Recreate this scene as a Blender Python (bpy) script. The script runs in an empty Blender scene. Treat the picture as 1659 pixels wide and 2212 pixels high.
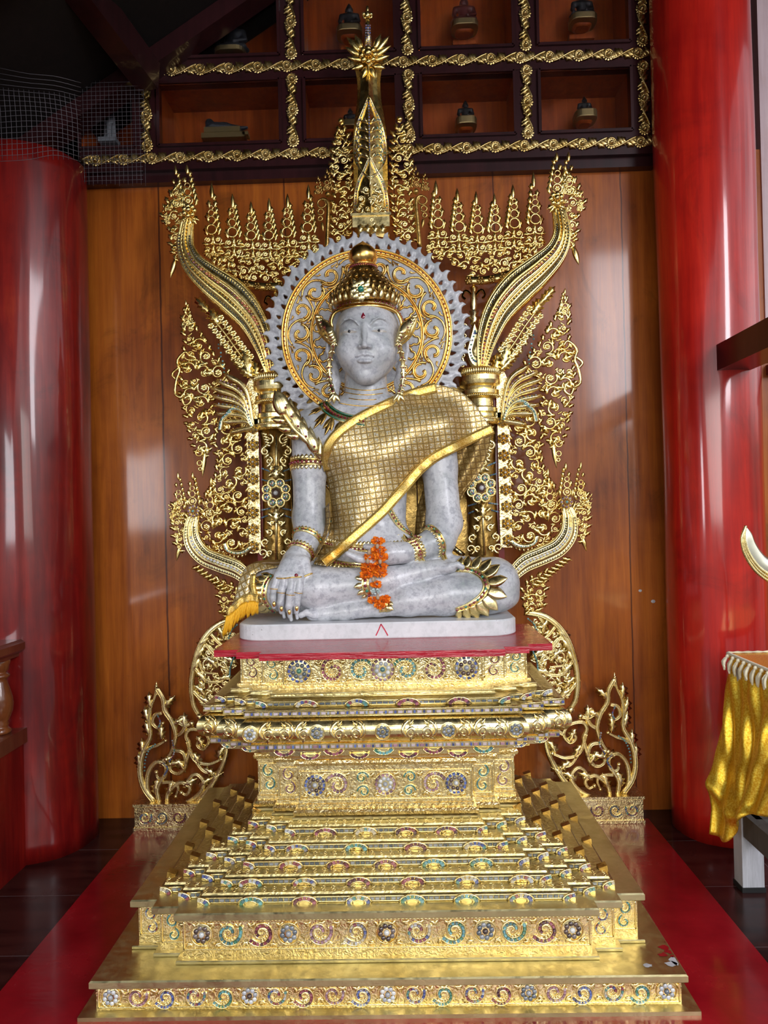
import bpy, math, random
import numpy as np
from mathutils import Matrix, Vector, noise as mnoise

scn = bpy.context.scene
COL = scn.collection
PI = math.pi
# ---------------------------------------------------------------- camera
FPX, PCX, PCY = 1550.0, 829.5, 1106.0
YAW, PITCH, ROLL = 0.0197, 0.0065, -0.024
CAMLOC = Vector((0.0, 0.0, 1.5))
RC = Matrix.Rotation(YAW, 3, 'Z') @ Matrix.Rotation(PI / 2 + PITCH, 3, 'X') @ Matrix.Rotation(ROLL, 3, 'Z')
cam_d = bpy.data.cameras.new('camera')
cam_d.sensor_fit = 'VERTICAL'
cam_d.sensor_height = 36.0
cam_d.lens = 36.0 * FPX / 2212.0
cam_d.clip_start = 0.05
cam = bpy.data.objects.new('camera', cam_d)
COL.objects.link(cam)
cam.matrix_world = Matrix.Translation(CAMLOC) @ RC.to_4x4()
scn.camera = cam
scn.view_settings.view_transform = 'Standard'
scn.view_settings.look = 'None'
scn.view_settings.gamma = 1.0
scn.view_settings.use_curve_mapping = False
scn.view_settings.exposure = 0.1
RCn = np.array(RC)


def at(px, py, Y):
    """world point on the plane y=Y seen at a photograph pixel (used to read measurements off the photo)"""
    d = RCn @ np.array([(px - PCX) / FPX, -(py - PCY) / FPX, -1.0])
    t = (Y - CAMLOC.y) / d[1]
    return np.array([d[0] * t, Y, CAMLOC.z + d[2] * t])


def atz(px, py, z):
    d = RCn @ np.array([(px - PCX) / FPX, -(py - PCY) / FPX, -1.0])
    t = (z - CAMLOC.z) / d[2]
    return np.array([d[0] * t, d[1] * t, z])


# ---------------------------------------------------------------- world: open daylight with clouds, trees and ground
W = bpy.data.worlds.new('world')
scn.world = W
W.use_nodes = True
nt = W.node_tree
nt.nodes.clear()
wo = nt.nodes.new('ShaderNodeOutputWorld')
bg = nt.nodes.new('ShaderNodeBackground')
tc = nt.nodes.new('ShaderNodeTexCoord')
sep = nt.nodes.new('ShaderNodeSeparateXYZ')
nt.links.new(tc.outputs['Generated'], sep.inputs[0])
rampz = nt.nodes.new('ShaderNodeValToRGB')
mr = nt.nodes.new('ShaderNodeMapRange')
mr.inputs['From Min'].default_value = -0.35
mr.inputs['From Max'].default_value = 0.9
nt.links.new(sep.outputs['Z'], mr.inputs['Value'])
nt.links.new(mr.outputs[0], rampz.inputs[0])
e = rampz.color_ramp.elements
e[0].position = 0.0; e[0].color = (0.16, 0.15, 0.14, 1)
e[1].position = 1.0; e[1].color = (0.62, 0.75, 1.0, 1)
for p, c in ((0.25, (0.22, 0.21, 0.19, 1)), (0.285, (0.10, 0.12, 0.08, 1)), (0.34, (0.14, 0.17, 0.12, 1)),
             (0.40, (0.95, 0.97, 1.0, 1)), (0.65, (0.9, 0.95, 1.05, 1))):
    k = e.new(p); k.color = c
wn = nt.nodes.new('ShaderNodeTexNoise')
wn.inputs['Scale'].default_value = 3.2
wn.inputs['Detail'].default_value = 5
nt.links.new(tc.outputs['Generated'], wn.inputs['Vector'])
wr = nt.nodes.new('ShaderNodeMapRange')
wr.inputs['From Min'].default_value = 0.38
wr.inputs['From Max'].default_value = 0.62
wr.inputs['To Min'].default_value = 0.45
wr.inputs['To Max'].default_value = 1.9
nt.links.new(wn.outputs['Fac'], wr.inputs['Value'])
mulw = nt.nodes.new('ShaderNodeVectorMath'); mulw.operation = 'SCALE'
nt.links.new(rampz.outputs[0], mulw.inputs[0])
nt.links.new(wr.outputs[0], mulw.inputs['Scale'])
nt.links.new(mulw.outputs[0], bg.inputs['Color'])
bg.inputs['Strength'].default_value = 1.0
nt.links.new(bg.outputs[0], wo.inputs[0])


def area(name, loc, target, sx, sy, power, col=(1, 1, 1)):
    l = bpy.data.lights.new(name, 'AREA')
    l.shape = 'RECTANGLE'; l.size = sx; l.size_y = sy; l.energy = power; l.color = col
    o = bpy.data.objects.new(name, l)
    COL.objects.link(o)
    o.location = loc
    o.rotation_euler = (Vector(target) - Vector(loc)).to_track_quat('-Z', 'Y').to_euler()
    return o


# daylight through the doorways and the open front of the hall
area('daylight_front_left', (-3.55, -2.2, 2.6), (-1.2, 3.6, 1.9), 0.9, 2.4, 110, (0.93, 0.95, 1.0))
area('daylight_front_right', (3.1, -2.0, 4.3), (1.2, 3.6, 2.4), 1.1, 3.4, 230, (0.95, 0.94, 1.0))
lf_ = area('daylight_front', (0.3, -1.9, 2.1), (0.0, 3.0, .7), 2.6, 1.3, 24, (1.0, 0.98, 0.94))
lf_.data.spread = math.radians(95)


# ---------------------------------------------------------------- materials
MAT = {}


class NB:
    def __init__(s, name):
        s.m = bpy.data.materials.new(name)
        s.m.use_nodes = True
        s.t = s.m.node_tree
        s.b = s.t.nodes['Principled BSDF']
        MAT[name] = s.m
        s.tc = s.t.nodes.new('ShaderNodeTexCoord')

    def n(s, kind, **kw):
        x = s.t.nodes.new(kind)
        for k, v in kw.items():
            if k.startswith('i_'):
                x.inputs[k[2:].replace('_', ' ')].default_value = v
            else:
                setattr(x, k, v)
        return x

    def l(s, a, b):
        s.t.links.new(a, b)

    def mapc(s, scale=(1, 1, 1), src='Object', rot=(0, 0, 0)):
        m = s.n('ShaderNodeMapping')
        m.inputs['Scale'].default_value = scale
        m.inputs['Rotation'].default_value = rot
        s.l(s.tc.outputs[src], m.inputs[0])
        return m.outputs[0]

    def noise(s, vec, scale, detail=4, rough=0.55, dist=0.0):
        x = s.n('ShaderNodeTexNoise')
        x.inputs['Scale'].default_value = scale
        x.inputs['Detail'].default_value = detail
        x.inputs['Roughness'].default_value = rough
        x.inputs['Distortion'].default_value = dist
        s.l(vec, x.inputs['Vector'])
        return x.outputs['Fac']

    def ramp(s, fac, stops):
        r = s.n('ShaderNodeValToRGB')
        el = r.color_ramp.elements
        el[0].position, el[0].color = stops[0][0], tuple(stops[0][1]) + (1,)
        el[1].position, el[1].color = stops[-1][0], tuple(stops[-1][1]) + (1,)
        for p, c in stops[1:-1]:
            k = el.new(p); k.color = tuple(c) + (1,)
        s.l(fac, r.inputs[0])
        return r.outputs[0]

    def rng(s, fac, a, b, c, d):
        r = s.n('ShaderNodeMapRange')
        for i, v in zip(('From Min', 'From Max', 'To Min', 'To Max'), (a, b, c, d)):
            r.inputs[i].default_value = v
        s.l(fac, r.inputs['Value'])
        return r.outputs[0]

    def mix(s, fac, a, b, mode='MIX'):
        r = s.n('ShaderNodeMix', data_type='RGBA', blend_type=mode)
        for sock, v in ((r.inputs[0], fac), (r.inputs[6], a), (r.inputs[7], b)):
            if hasattr(v, 'node'):
                s.l(v, sock)
            elif isinstance(v, (tuple, list)):
                sock.default_value = tuple(v) + (1,) if len(v) == 3 else v
            else:
                sock.default_value = v
        return r.outputs[2]

    def math(s, op, a, b=0.0):
        r = s.n('ShaderNodeMath', operation=op)
        for sock, v in ((r.inputs[0], a), (r.inputs[1], b)):
            if hasattr(v, 'node'):
                s.l(v, sock)
            else:
                sock.default_value = v
        return r.outputs[0]

    def bump(s, h, strength, dist=0.01, prev=None):
        b = s.n('ShaderNodeBump')
        b.inputs['Strength'].default_value = strength
        b.inputs['Distance'].default_value = dist
        s.l(h, b.inputs['Height'])
        if prev is not None:
            s.l(prev, b.inputs['Normal'])
        return b.outputs[0]

    def set(s, **kw):
        for k, v in kw.items():
            sock = s.b.inputs[k.replace('_', ' ')]
            if hasattr(v, 'node'):
                s.l(v, sock)
            elif isinstance(v, (tuple, list)) and len(v) == 3 and sock.type == 'RGBA':
                sock.default_value = tuple(v) + (1,)
            else:
                sock.default_value = v
        return s


def simple(name, col, rough=0.5, metal=0.0, coat=0.0, **kw):
    n = NB(name)
    n.set(Base_Color=col, Roughness=rough, Metallic=metal, Coat_Weight=coat, **kw)
    return n


# --- golds
def gold(name, c1, c2, rough, bumps, sc=60):
    n = NB(name)
    v = n.mapc()
    a = n.noise(v, 9, 4)
    n.set(Base_Color=n.mix(n.rng(a, .35, .65, 0, 1), c1, c2), Metallic=1.0,
          Roughness=n.rng(n.noise(v, 35, 3), .3, .7, rough * .75, rough * 1.35))
    p = None
    for s_, st, d in bumps:
        p = n.bump(n.noise(v, s_, 3), st, d, p)
    n.set(Normal=p)
    return n


gold('gold_carved', (1.0, .80, .33), (.95, .66, .20), .25, ((70, .10, .006),))
gold('gold_leaf', (.98, .85, .46), (.94, .73, .31), .26, ((30, .12, .008), (150, .08, .003)))
gold('gold_frame', (.66, .50, .22), (.48, .33, .11), .34, ((60, .1, .008),))
gold('gold_old', (.56, .37, .12), (.36, .22, .06), .33, ((60, .2, .008),))
gold('gold_smooth', (.94, .64, .22), (.86, .50, .12), .24, ((30, .06, .008),))
gold('gold_paint', (.60, .53, .29), (.49, .42, .21), .40, ((14, .10, .02), (120, .08, .004)))


# embossed gold sheet: worm-like swirls pressed in the metal
def embossed(name, c1, c2, rough, s1, strength, dark=(.20, .12, .03)):
    n = NB(name)
    v = n.mapc()
    nz = n.n('ShaderNodeTexNoise'); nz.inputs['Scale'].default_value = s1 * .35; nz.inputs['Detail'].default_value = 2
    n.l(v, nz.inputs['Vector'])
    mx = n.n('ShaderNodeVectorMath', operation='SCALE'); mx.inputs['Scale'].default_value = .09
    n.l(nz.outputs['Color'], mx.inputs[0])
    ad = n.n('ShaderNodeVectorMath', operation='ADD'); n.l(v, ad.inputs[0]); n.l(mx.outputs[0], ad.inputs[1])
    vo = n.n('ShaderNodeTexVoronoi', feature='SMOOTH_F1'); vo.inputs['Scale'].default_value = s1
    n.l(ad.outputs[0], vo.inputs['Vector'])
    w = n.math('SINE', n.math('MULTIPLY', vo.outputs['Distance'], 21.0))
    nb = n.noise(v, 70, 3)
    cc = n.mix(n.rng(w, -.9, .1, .55, 0), n.mix(n.rng(n.noise(v, 8, 3), .35, .65, 0, 1), c1, c2), dark)
    n.set(Base_Color=cc, Metallic=1.0, Roughness=n.rng(nb, .3, .7, rough * .8, rough * 1.3))
    p = n.bump(w, strength, .006)
    n.set(Normal=n.bump(nb, .25, .006, p))
    return n


embossed('gold_embossed', (.95, .81, .47), (.88, .69, .32), .28, 55, .16, (.62, .44, .17))
embossed('gold_tread', (.52, .44, .22), (.42, .35, .16), .36, 34, .12, (.4, .31, .12))


# --- gems (colour per gem in the point attribute)
n = NB('gem_tiles')
at_ = n.n('ShaderNodeAttribute', attribute_name='col')
n.set(Base_Color=at_.outputs['Color'], Roughness=.12, Coat_Weight=.6, Coat_Roughness=.05, Specular_IOR_Level=.7)
simple('ruby', (.18, .004, .018), .1, 0, 1.0)
simple('turquoise', (.02, .20, .14), .15, 0, 1.0)

# --- marble
n = NB('marble')
v = n.mapc()
m1 = n.noise(v, 5, 6, .62, .6)
m2 = n.noise(v, 42, 5, .7)
m3 = n.noise(v, 16, 4, .6)
c = n.ramp(m1, ((.30, (.33, .36, .37)), (.5, (.52, .53, .56)), (.72, (.66, .66, .70))))
c = n.mix(n.rng(m2, .48, .62, 0, .55), c, (.24, .24, .29))
c = n.mix(n.rng(m3, .60, .74, 0, .4), c, (.20, .25, .24))
c = n.mix(n.rng(n.noise(v, 90, 4, .7), .55, .68, 0, .4), c, (.20, .20, .25))
n.set(Base_Color=c, Roughness=.30, Coat_Weight=.0, Subsurface_Weight=.12, Subsurface_Radius=(.02, .02, .025), Subsurface_Scale=.5,
      Normal=n.bump(m2, .08, .004))
# the slab: the same marble, chipped and pinkish towards a corner
n = NB('marble_slab')
v = n.mapc()
m1 = n.noise(v, 5, 6, .62, .6)
m2 = n.noise(v, 42, 5, .7)
c = n.ramp(m1, ((.30, (.52, .55, .56)), (.5, (.66, .67, .70)), (.72, (.76, .76, .79))))
c = n.mix(n.rng(m2, .48, .64, 0, .35), c, (.45, .46, .48))
c = n.mix(n.rng(n.noise(v, 70, 4, .75), .66, .70, 0, .8), c, (.12, .09, .07))
c = n.mix(n.rng(n.noise(v, 3.1, 2), .60, .70, 0, .35), c, (.62, .50, .30))
n.set(Base_Color=c, Roughness=.3, Normal=n.bump(m2, .15, .004))


# --- woods
def wood(name, stops, scale=(1, 1, 1), rough=.25, coat=.5, streak=(9, 9, .5), blot=.5, blotc=(.06, .02, .004), bumpd=.03, cr=.08, jx=None):
    n = NB(name)
    v = n.mapc(scale)
    vs = n.mapc(streak)
    a = n.noise(vs, 3, 6, .65, .4)
    b = n.noise(v, 1.7, 4, .6, .5)
    c = n.ramp(n.math('ADD', n.math('MULTIPLY', a, .55), n.math('MULTIPLY', b, .45)), stops)
    f = n.noise(n.mapc((streak[0] * 6, streak[1] * 6, streak[2] * 2)), 4, 4, .7)
    c = n.mix(n.rng(f, .35, .7, 0, .45), c, n.mix(.5, c, blotc))
    c = n.mix(n.rng(n.noise(n.mapc((1.3, 1.3, .8)), 2.6, 6, .7, .8), .55, .78, 0, blot), c, blotc)
    h = n.math('ADD', n.math('MULTIPLY', n.noise(n.mapc((2.2, 2.2, .35)), 1.6, 3), 1.0), n.math('MULTIPLY', f, .02))
    if jx:
        sx = n.n('ShaderNodeSeparateXYZ'); n.l(n.tc.outputs['Object'], sx.inputs[0])
        for x0, wd in jx:
            wob = n.math('MULTIPLY', n.math('SUBTRACT', n.noise(n.mapc((1, 1, 2.2)), 2.5, 4), .5), .012)
            d = n.math('ABSOLUTE', n.math('ADD', n.math('SUBTRACT', sx.outputs['X'], x0), wob))
            c = n.mix(n.rng(d, wd * .6, wd * 1.6, .85, 0), c, (.035, .006, .003))
    p = n.bump(h, bumpd * 10, .02)
    n.set(Base_Color=c, Roughness=rough, Coat_Weight=coat, Coat_Roughness=cr, Normal=p, Specular_IOR_Level=.28)
    return n


wood('wood_panel', ((.25, (.11, .022, .004)), (.42, (.27, .062, .008)), (.58, (.42, .112, .012)), (.8, (.56, .18, .020))),
     rough=.36, coat=.34, blot=.85, cr=.09, bumpd=.05, jx=((-1.185, .004), (-0.54, .003), (.02, .002), (.52, .003), (1.16, .003)))
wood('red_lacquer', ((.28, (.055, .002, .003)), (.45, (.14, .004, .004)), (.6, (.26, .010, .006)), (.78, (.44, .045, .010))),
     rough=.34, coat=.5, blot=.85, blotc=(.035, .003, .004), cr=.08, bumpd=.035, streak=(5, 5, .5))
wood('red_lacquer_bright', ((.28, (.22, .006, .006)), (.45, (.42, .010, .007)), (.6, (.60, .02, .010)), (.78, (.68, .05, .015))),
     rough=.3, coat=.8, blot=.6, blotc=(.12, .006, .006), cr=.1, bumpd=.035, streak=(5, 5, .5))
wood('niche_wood', ((.3, (.13, .022, .006)), (.5, (.26, .045, .008)), (.7, (.38, .085, .012))), rough=.35, coat=.4, blot=.6, bumpd=.02)
wood('dark_frame', ((.3, (.016, .005, .006)), (.7, (.045, .010, .012))), rough=.3, coat=.5, blot=.3, blotc=(.01, .004, .004), bumpd=.01)
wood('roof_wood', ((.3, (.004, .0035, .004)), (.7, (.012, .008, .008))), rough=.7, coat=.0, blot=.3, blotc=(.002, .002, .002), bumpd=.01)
wood('rail_wood', ((.3, (.09, .018, .010)), (.7, (.17, .045, .022))), rough=.3, coat=.7, blot=.4, blotc=(.04, .01, .006), bumpd=.02)
wood('baluster_wood', ((.3, (.12, .030, .010)), (.7, (.28, .085, .022))), rough=.28, coat=.7, blot=.5, blotc=(.05, .015, .006), bumpd=.02)
wood('sky_reflect_panel', ((.3, (.42, .30, .32)), (.5, (.60, .48, .52)), (.7, (.72, .60, .62))), rough=.3, coat=.6, blot=.4, blotc=(.45, .25, .18), bumpd=.02)  # wood lightened in its base colour to imitate the sky reflecting off it
wood('grey_wood', ((.3, (.05, .045, .04)), (.7, (.13, .12, .11))), rough=.6, coat=.0, blot=.3, blotc=(.02, .02, .02), bumpd=.02)
wood('white_paint', ((.3, (.35, .35, .37)), (.7, (.62, .62, .66))), rough=.55, coat=.0, blot=.6, blotc=(.10, .09, .08), bumpd=.02, streak=(20, 20, 2))

n = NB('floor_tile')
v = n.mapc()
c = n.mix(n.rng(n.noise(n.mapc((1, 6, 1)), 3, 5), .4, .6, 0, 1), (.020, .006, .006), (.045, .013, .011))
sx = n.n('ShaderNodeSeparateXYZ'); n.l(n.tc.outputs['Object'], sx.inputs[0])
fr1 = n.math('ABSOLUTE', n.math('SUBTRACT', n.math('FRACT', n.math('ADD', n.math('MULTIPLY', sx.outputs['X'], 2.5), .23)), .5))
fr2 = n.math('ABSOLUTE', n.math('SUBTRACT', n.math('FRACT', n.math('ADD', n.math('MULTIPLY', sx.outputs['Y'], 2.5), .79)), .5))
g = n.rng(n.math('MAXIMUM', fr1, fr2), .494, .497, 0, .6)
n.set(Base_Color=n.mix(g, c, (.16, .13, .14)), Roughness=n.rng(n.noise(v, 5, 5), .3, .7, .12, .3), Coat_Weight=.0, Specular_IOR_Level=.35,
      Normal=n.bump(n.noise(v, 3, 2), .03, .02))

n = NB('red_paint')
v = n.mapc()
c = n.mix(n.rng(n.noise(v, 3, 5, .6), .35, .65, 0, 1), (.20, .003, .008), (.34, .006, .014))
c = n.mix(n.rng(n.noise(v, 14, 6, .75), .66, .72, 0, .5), c, (.09, .004, .008))
n.set(Base_Color=c, Roughness=n.rng(n.noise(v, 6, 4), .3, .7, .14, .3), Coat_Weight=.4, Coat_Roughness=.1,
      Normal=n.bump(n.noise(n.mapc((2, 9, 2)), 3, 3), .12, .01))
n = NB('red_board_paint')
v = n.mapc((2, 18, 18))
c = n.mix(n.rng(n.noise(v, 6, 5, .6), .35, .65, 0, 1), (.30, .003, .014), (.46, .008, .026))
n.set(Base_Color=c, Roughness=.25, Coat_Weight=.2, Coat_Roughness=.08, Normal=n.bump(n.noise(v, 8, 3), .35, .01))

n = NB('glass_pane')
n.set(Base_Color=(1, 1, 1), Roughness=.0, Transmission_Weight=1.0, IOR=1.18, Specular_IOR_Level=.9)
simple('bronze_dark', (.018, .017, .02), .42, .3)
simple('stone_black', (.012, .014, .022), .55)
simple('wood_carving_red', (.075, .014, .012), .35, 0, .4)
simple('grey_stone', (.14, .15, .17), .6)
simple('brass_base', (.30, .22, .10), .38, .85)
simple('wire', (.16, .15, .17), .5, .6)
simple('eye_white', (.42, .38, .34), .35)
simple('eye_black', (.008, .008, .012), .15)
simple('orange_petal', (.95, .27, .008), .75)
simple('orange_dark', (.85, .17, .004), .8)
simple('bead_beige', (.42, .30, .20), .7)
simple('white_petal', (.62, .74, .74), .7)
simple('black_rubber', (.01, .01, .01), .6)
simple('red_chalk', (.55, .02, .06), .7)
simple('cream_tassel', (.85, .78, .56), .55, 0, 0, Sheen_Weight=.4)
simple('silver_gold', (.80, .76, .62), .25, 1.0)


def fabric(name, c_a, c_b, line, sheer=False, sc=40.0):
    """gold brocade: square grid lines and a sparkling sequin in each square, in UV space (metres)"""
    n = NB(name)
    sx = n.n('ShaderNodeSeparateXYZ'); n.l(n.tc.outputs['UV'], sx.inputs[0])
    fx = n.math('ABSOLUTE', n.math('SUBTRACT', n.math('FRACT', n.math('MULTIPLY', sx.outputs['X'], sc)), .5))
    fy = n.math('ABSOLUTE', n.math('SUBTRACT', n.math('FRACT', n.math('MULTIPLY', sx.outputs['Y'], sc)), .5))
    ln = n.rng(n.math('MAXIMUM', fx, fy), .425, .46, 0, 1)
    inner = n.rng(n.math('MAXIMUM', fx, fy), .30, .36, 1, 0)
    v = n.n('ShaderNodeTexVoronoi'); v.inputs['Scale'].default_value = sc * 7.0
    n.l(n.tc.outputs['UV'], v.inputs['Vector'])
    sc_ = n.n('ShaderNodeSeparateColor'); n.l(v.outputs['Color'], sc_.inputs[0])
    spark = n.rng(sc_.outputs[0], .45, .7, 0, 1)
    base = n.mix(n.math('MULTIPLY', inner, spark), c_a, c_b)
    base = n.mix(n.math('MULTIPLY', n.rng(sc_.outputs[1], .75, .8, 0, .8), inner), base, (.35, .20, .05))
    base = n.mix(n.math('MULTIPLY', ln, .85), base, line)
    n.set(Base_Color=base, Metallic=n.rng(ln, 0, 1, .65, .1), Roughness=n.rng(spark, 0, 1, .5, .3),
          Normal=n.bump(n.math('ADD', n.math('MULTIPLY', n.math('MULTIPLY', sc_.outputs[2], inner), .5), n.math('MULTIPLY', ln, -.5)), .5, .003))
    return n


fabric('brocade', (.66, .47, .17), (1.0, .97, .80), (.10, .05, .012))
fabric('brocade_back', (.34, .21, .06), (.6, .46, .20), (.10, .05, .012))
n = NB('satin_band')
v = n.mapc((1, 1, 1), 'UV')
w = n.n('ShaderNodeTexVoronoi', feature='DISTANCE_TO_EDGE'); w.inputs['Scale'].default_value = 110
n.l(v, w.inputs['Vector'])
f = n.rng(w.outputs['Distance'], 0, .12, 1, 0)
su = n.n('ShaderNodeSeparateXYZ'); n.l(v, su.inputs[0])
ed_ = n.rng(n.math('ABSOLUTE', n.math('SUBTRACT', n.math('ABSOLUTE', n.math('SUBTRACT', su.outputs['Y'], .015)), .0105)), .0006, .0012, .8, 0)
n.set(Base_Color=n.mix(ed_, n.mix(f, (.74, .48, .10), (.95, .74, .28)), (.25, .13, .03)), Metallic=.8, Roughness=.42,
      Normal=n.bump(w.outputs['Distance'], .3, .003))
simple('yellow_fringe', (.80, .42, .015), .5, .35)
n = NB('gold_lame')
v = n.mapc()
n.set(Base_Color=n.mix(n.rng(n.noise(v, 160, 3), .4, .6, 0, 1), (.84, .46, .02), (1.0, .72, .09)), Metallic=.8,
      Roughness=.36, Normal=n.bump(n.noise(v, 420, 2), .22, .003))


# ---------------------------------------------------------------- mesh builder
def nrm(a):
    a = np.asarray(a, float)
    return a / (np.linalg.norm(a) + 1e-12)


class MB:
    def __init__(s):
        s.v = []; s.f = {}; s.n = 0; s.c = []; s.hasc = False; s.uv = None

    def add(s, V, faces, smooth=True, mat=0, col=None):
        V = np.asarray(V, float)
        s.v.append(V)
        cc = np.ones((len(V), 4)) * .8
        if col is not None:
            cc[:, :3] = col; cc[:, 3] = 1; s.hasc = True
        s.c.append(cc)
        groups = {}
        if isinstance(faces, np.ndarray):
            groups[faces.shape[1]] = faces
        else:
            for q in faces:
                groups.setdefault(len(q), []).append(q)
        for k, q in groups.items():
            s.f.setdefault((k, smooth, mat), []).append(np.asarray(q, dtype=np.int64) + s.n)
        s.n += len(V)
        return s

    def merge(s, o):
        for V, c in zip(o.v, o.c):
            s.v.append(V); s.c.append(c)
        for k, L in o.f.items():
            for q in L:
                s.f.setdefault(k, []).append(q + s.n)
        s.n += o.n
        s.hasc = s.hasc or o.hasc
        return s

    def xform(s, M):
        M = np.array(M)
        s.v = [v @ M[:3, :3].T + M[:3, 3] for v in s.v]
        return s

    def mesh(s, name, mats):
        me = bpy.data.meshes.new(name)
        V = np.concatenate(s.v)
        me.vertices.add(len(V))
        me.vertices.foreach_set('co', V.ravel())
        li, ls, lt, sm, mi = [], [], [], [], []
        off = 0
        for (k, smooth, mat), L in s.f.items():
            if not L: continue
            q = np.concatenate(L)
            li.append(q.ravel())
            ls.append(off + np.arange(len(q)) * k)
            lt.append(np.full(len(q), k))
            sm.append(np.full(len(q), smooth)); mi.append(np.full(len(q), mat))
            off += q.size
        li = np.concatenate(li); ls = np.concatenate(ls); lt = np.concatenate(lt)
        me.loops.add(len(li)); me.loops.foreach_set('vertex_index', li.astype(np.int32))
        me.polygons.add(len(ls))
        me.polygons.foreach_set('loop_start', ls.astype(np.int32))
        me.polygons.foreach_set('loop_total', lt.astype(np.int32))
        me.update(calc_edges=True)
        me.polygons.foreach_set('use_smooth', np.concatenate(sm).astype(bool))
        me.polygons.foreach_set('material_index', np.concatenate(mi).astype(np.int32))
        if s.hasc:
            ca = me.color_attributes.new('col', 'FLOAT_COLOR', 'POINT')
            ca.data.foreach_set('color', np.concatenate(s.c).ravel())
        for m in (mats if isinstance(mats, (list, tuple)) else [mats]):
            me.materials.append(MAT[m])
        me.validate()
        return me

    def build(s, name, mats, parent=None, loc=None):
        me = s.mesh(name, mats)
        o = bpy.data.objects.new(name, me)
        COL.objects.link(o)
        if parent is not None:
            o.parent = parent
            w = parent_world(parent)
            o.location = Vector((loc if loc is not None else (0, 0, 0))) - w
            if loc is None:
                me.transform(Matrix.Identity(4))
        elif loc is not None:
            o.location = loc
        return o


def parent_world(o):
    w = Vector((0, 0, 0))
    while o is not None:
        w += o.location
        o = o.parent
    return w


def thing(name, label, cat, loc=(0, 0, 0), group=None, kind=None):
    o = bpy.data.objects.new(name, None)
    o.empty_display_size = .05
    COL.objects.link(o)
    o.location = loc
    return tag(o, label, cat, group, kind)


def tag(o, label=None, cat=None, group=None, kind=None):
    if label: o['label'] = label
    if cat: o['category'] = cat
    if group: o['group'] = group
    if kind: o['kind'] = kind
    return o


def struct(o):
    o['kind'] = 'structure'
    return o


# ---------------------------------------------------------------- shapes
def tube(m, path, r, N=(0, -1, 0), sides=6, flat=1.0, closed=False, smooth=True, mat=0, col=None, caps=True):
    P = np.asarray(path, float)
    n = len(P)
    r = np.broadcast_to(np.asarray(r, float), (n,))
    if closed:
        T = np.roll(P, -1, 0) - np.roll(P, 1, 0)
    else:
        T = np.gradient(P, axis=0)
    T /= (np.linalg.norm(T, axis=1, keepdims=True) + 1e-12)
    N = np.asarray(N, float)
    N = np.broadcast_to(N, (n, 3)) if N.ndim == 1 else N
    B = np.cross(T, N)
    bl = np.linalg.norm(B, axis=1, keepdims=True)
    alt = np.cross(T, np.array([.31, .2, .93]))
    B = np.where(bl > .15, B, alt)
    B /= np.linalg.norm(B, axis=1, keepdims=True)
    N2 = np.cross(B, T)
    a = np.arange(sides) * 2 * PI / sides
    V = P[:, None] + r[:, None, None] * (np.cos(a)[None, :, None] * B[:, None] + flat * np.sin(a)[None, :, None] * N2[:, None])
    V = V.reshape(-1, 3)
    i = np.arange(n if closed else n - 1)[:, None] * sides
    j = np.arange(sides)[None]
    j2 = (j + 1) % sides
    i2 = (i + sides) % (n * sides)
    q = np.stack([i + j, i + j2, i2 + j2, i2 + j], -1).reshape(-1, 4)
    faces = {4: q}
    m.add(V, q, smooth, mat, col)
    if not closed and caps:
        base = m.n - len(V)
        c0 = np.arange(sides)[::-1] + base
        c1 = np.arange(sides) + base + (n - 1) * sides
        m.f.setdefault((sides, False, mat), []).append(np.stack([c0, c1]))
    return m


def ribbon_xsec(m, path, xs, N=(0, -1, 0), smooth=False, mat=0, col=None, closed=False):
    """sweep: xs is (n,k,2) of (side, up) offsets per path point, the k points forming a closed ring"""
    P = np.asarray(path, float); n = len(P)
    if closed:
        T = np.roll(P, -1, 0) - np.roll(P, 1, 0)
    else:
        T = np.gradient(P, axis=0)
    T /= (np.linalg.norm(T, axis=1, keepdims=True) + 1e-12)
    N = np.broadcast_to(np.asarray(N, float), (n, 3))
    B = np.cross(T, N); B /= (np.linalg.norm(B, axis=1, keepdims=True) + 1e-12)
    xs = np.asarray(xs, float)
    if xs.ndim == 2: xs = np.broadcast_to(xs, (n,) + xs.shape)
    k = xs.shape[1]
    V = (P[:, None] + xs[..., 0:1] * B[:, None] + xs[..., 1:2] * N[:, None]).reshape(-1, 3)
    i = np.arange(n if closed else n - 1)[:, None] * k
    j = np.arange(k)[None]; j2 = (j + 1) % k; i2 = (i + k) % (n * k)
    q = np.stack([i + j, i + j2, i2 + j2, i2 + j], -1).reshape(-1, 4)
    m.add(V, q, smooth, mat, col)
    if not closed:
        base = m.n - len(V)
        m.f.setdefault((k, False, mat), []).append(np.stack([np.arange(k)[::-1] + base, np.arange(k) + base + (n - 1) * k]))
    return m


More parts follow.
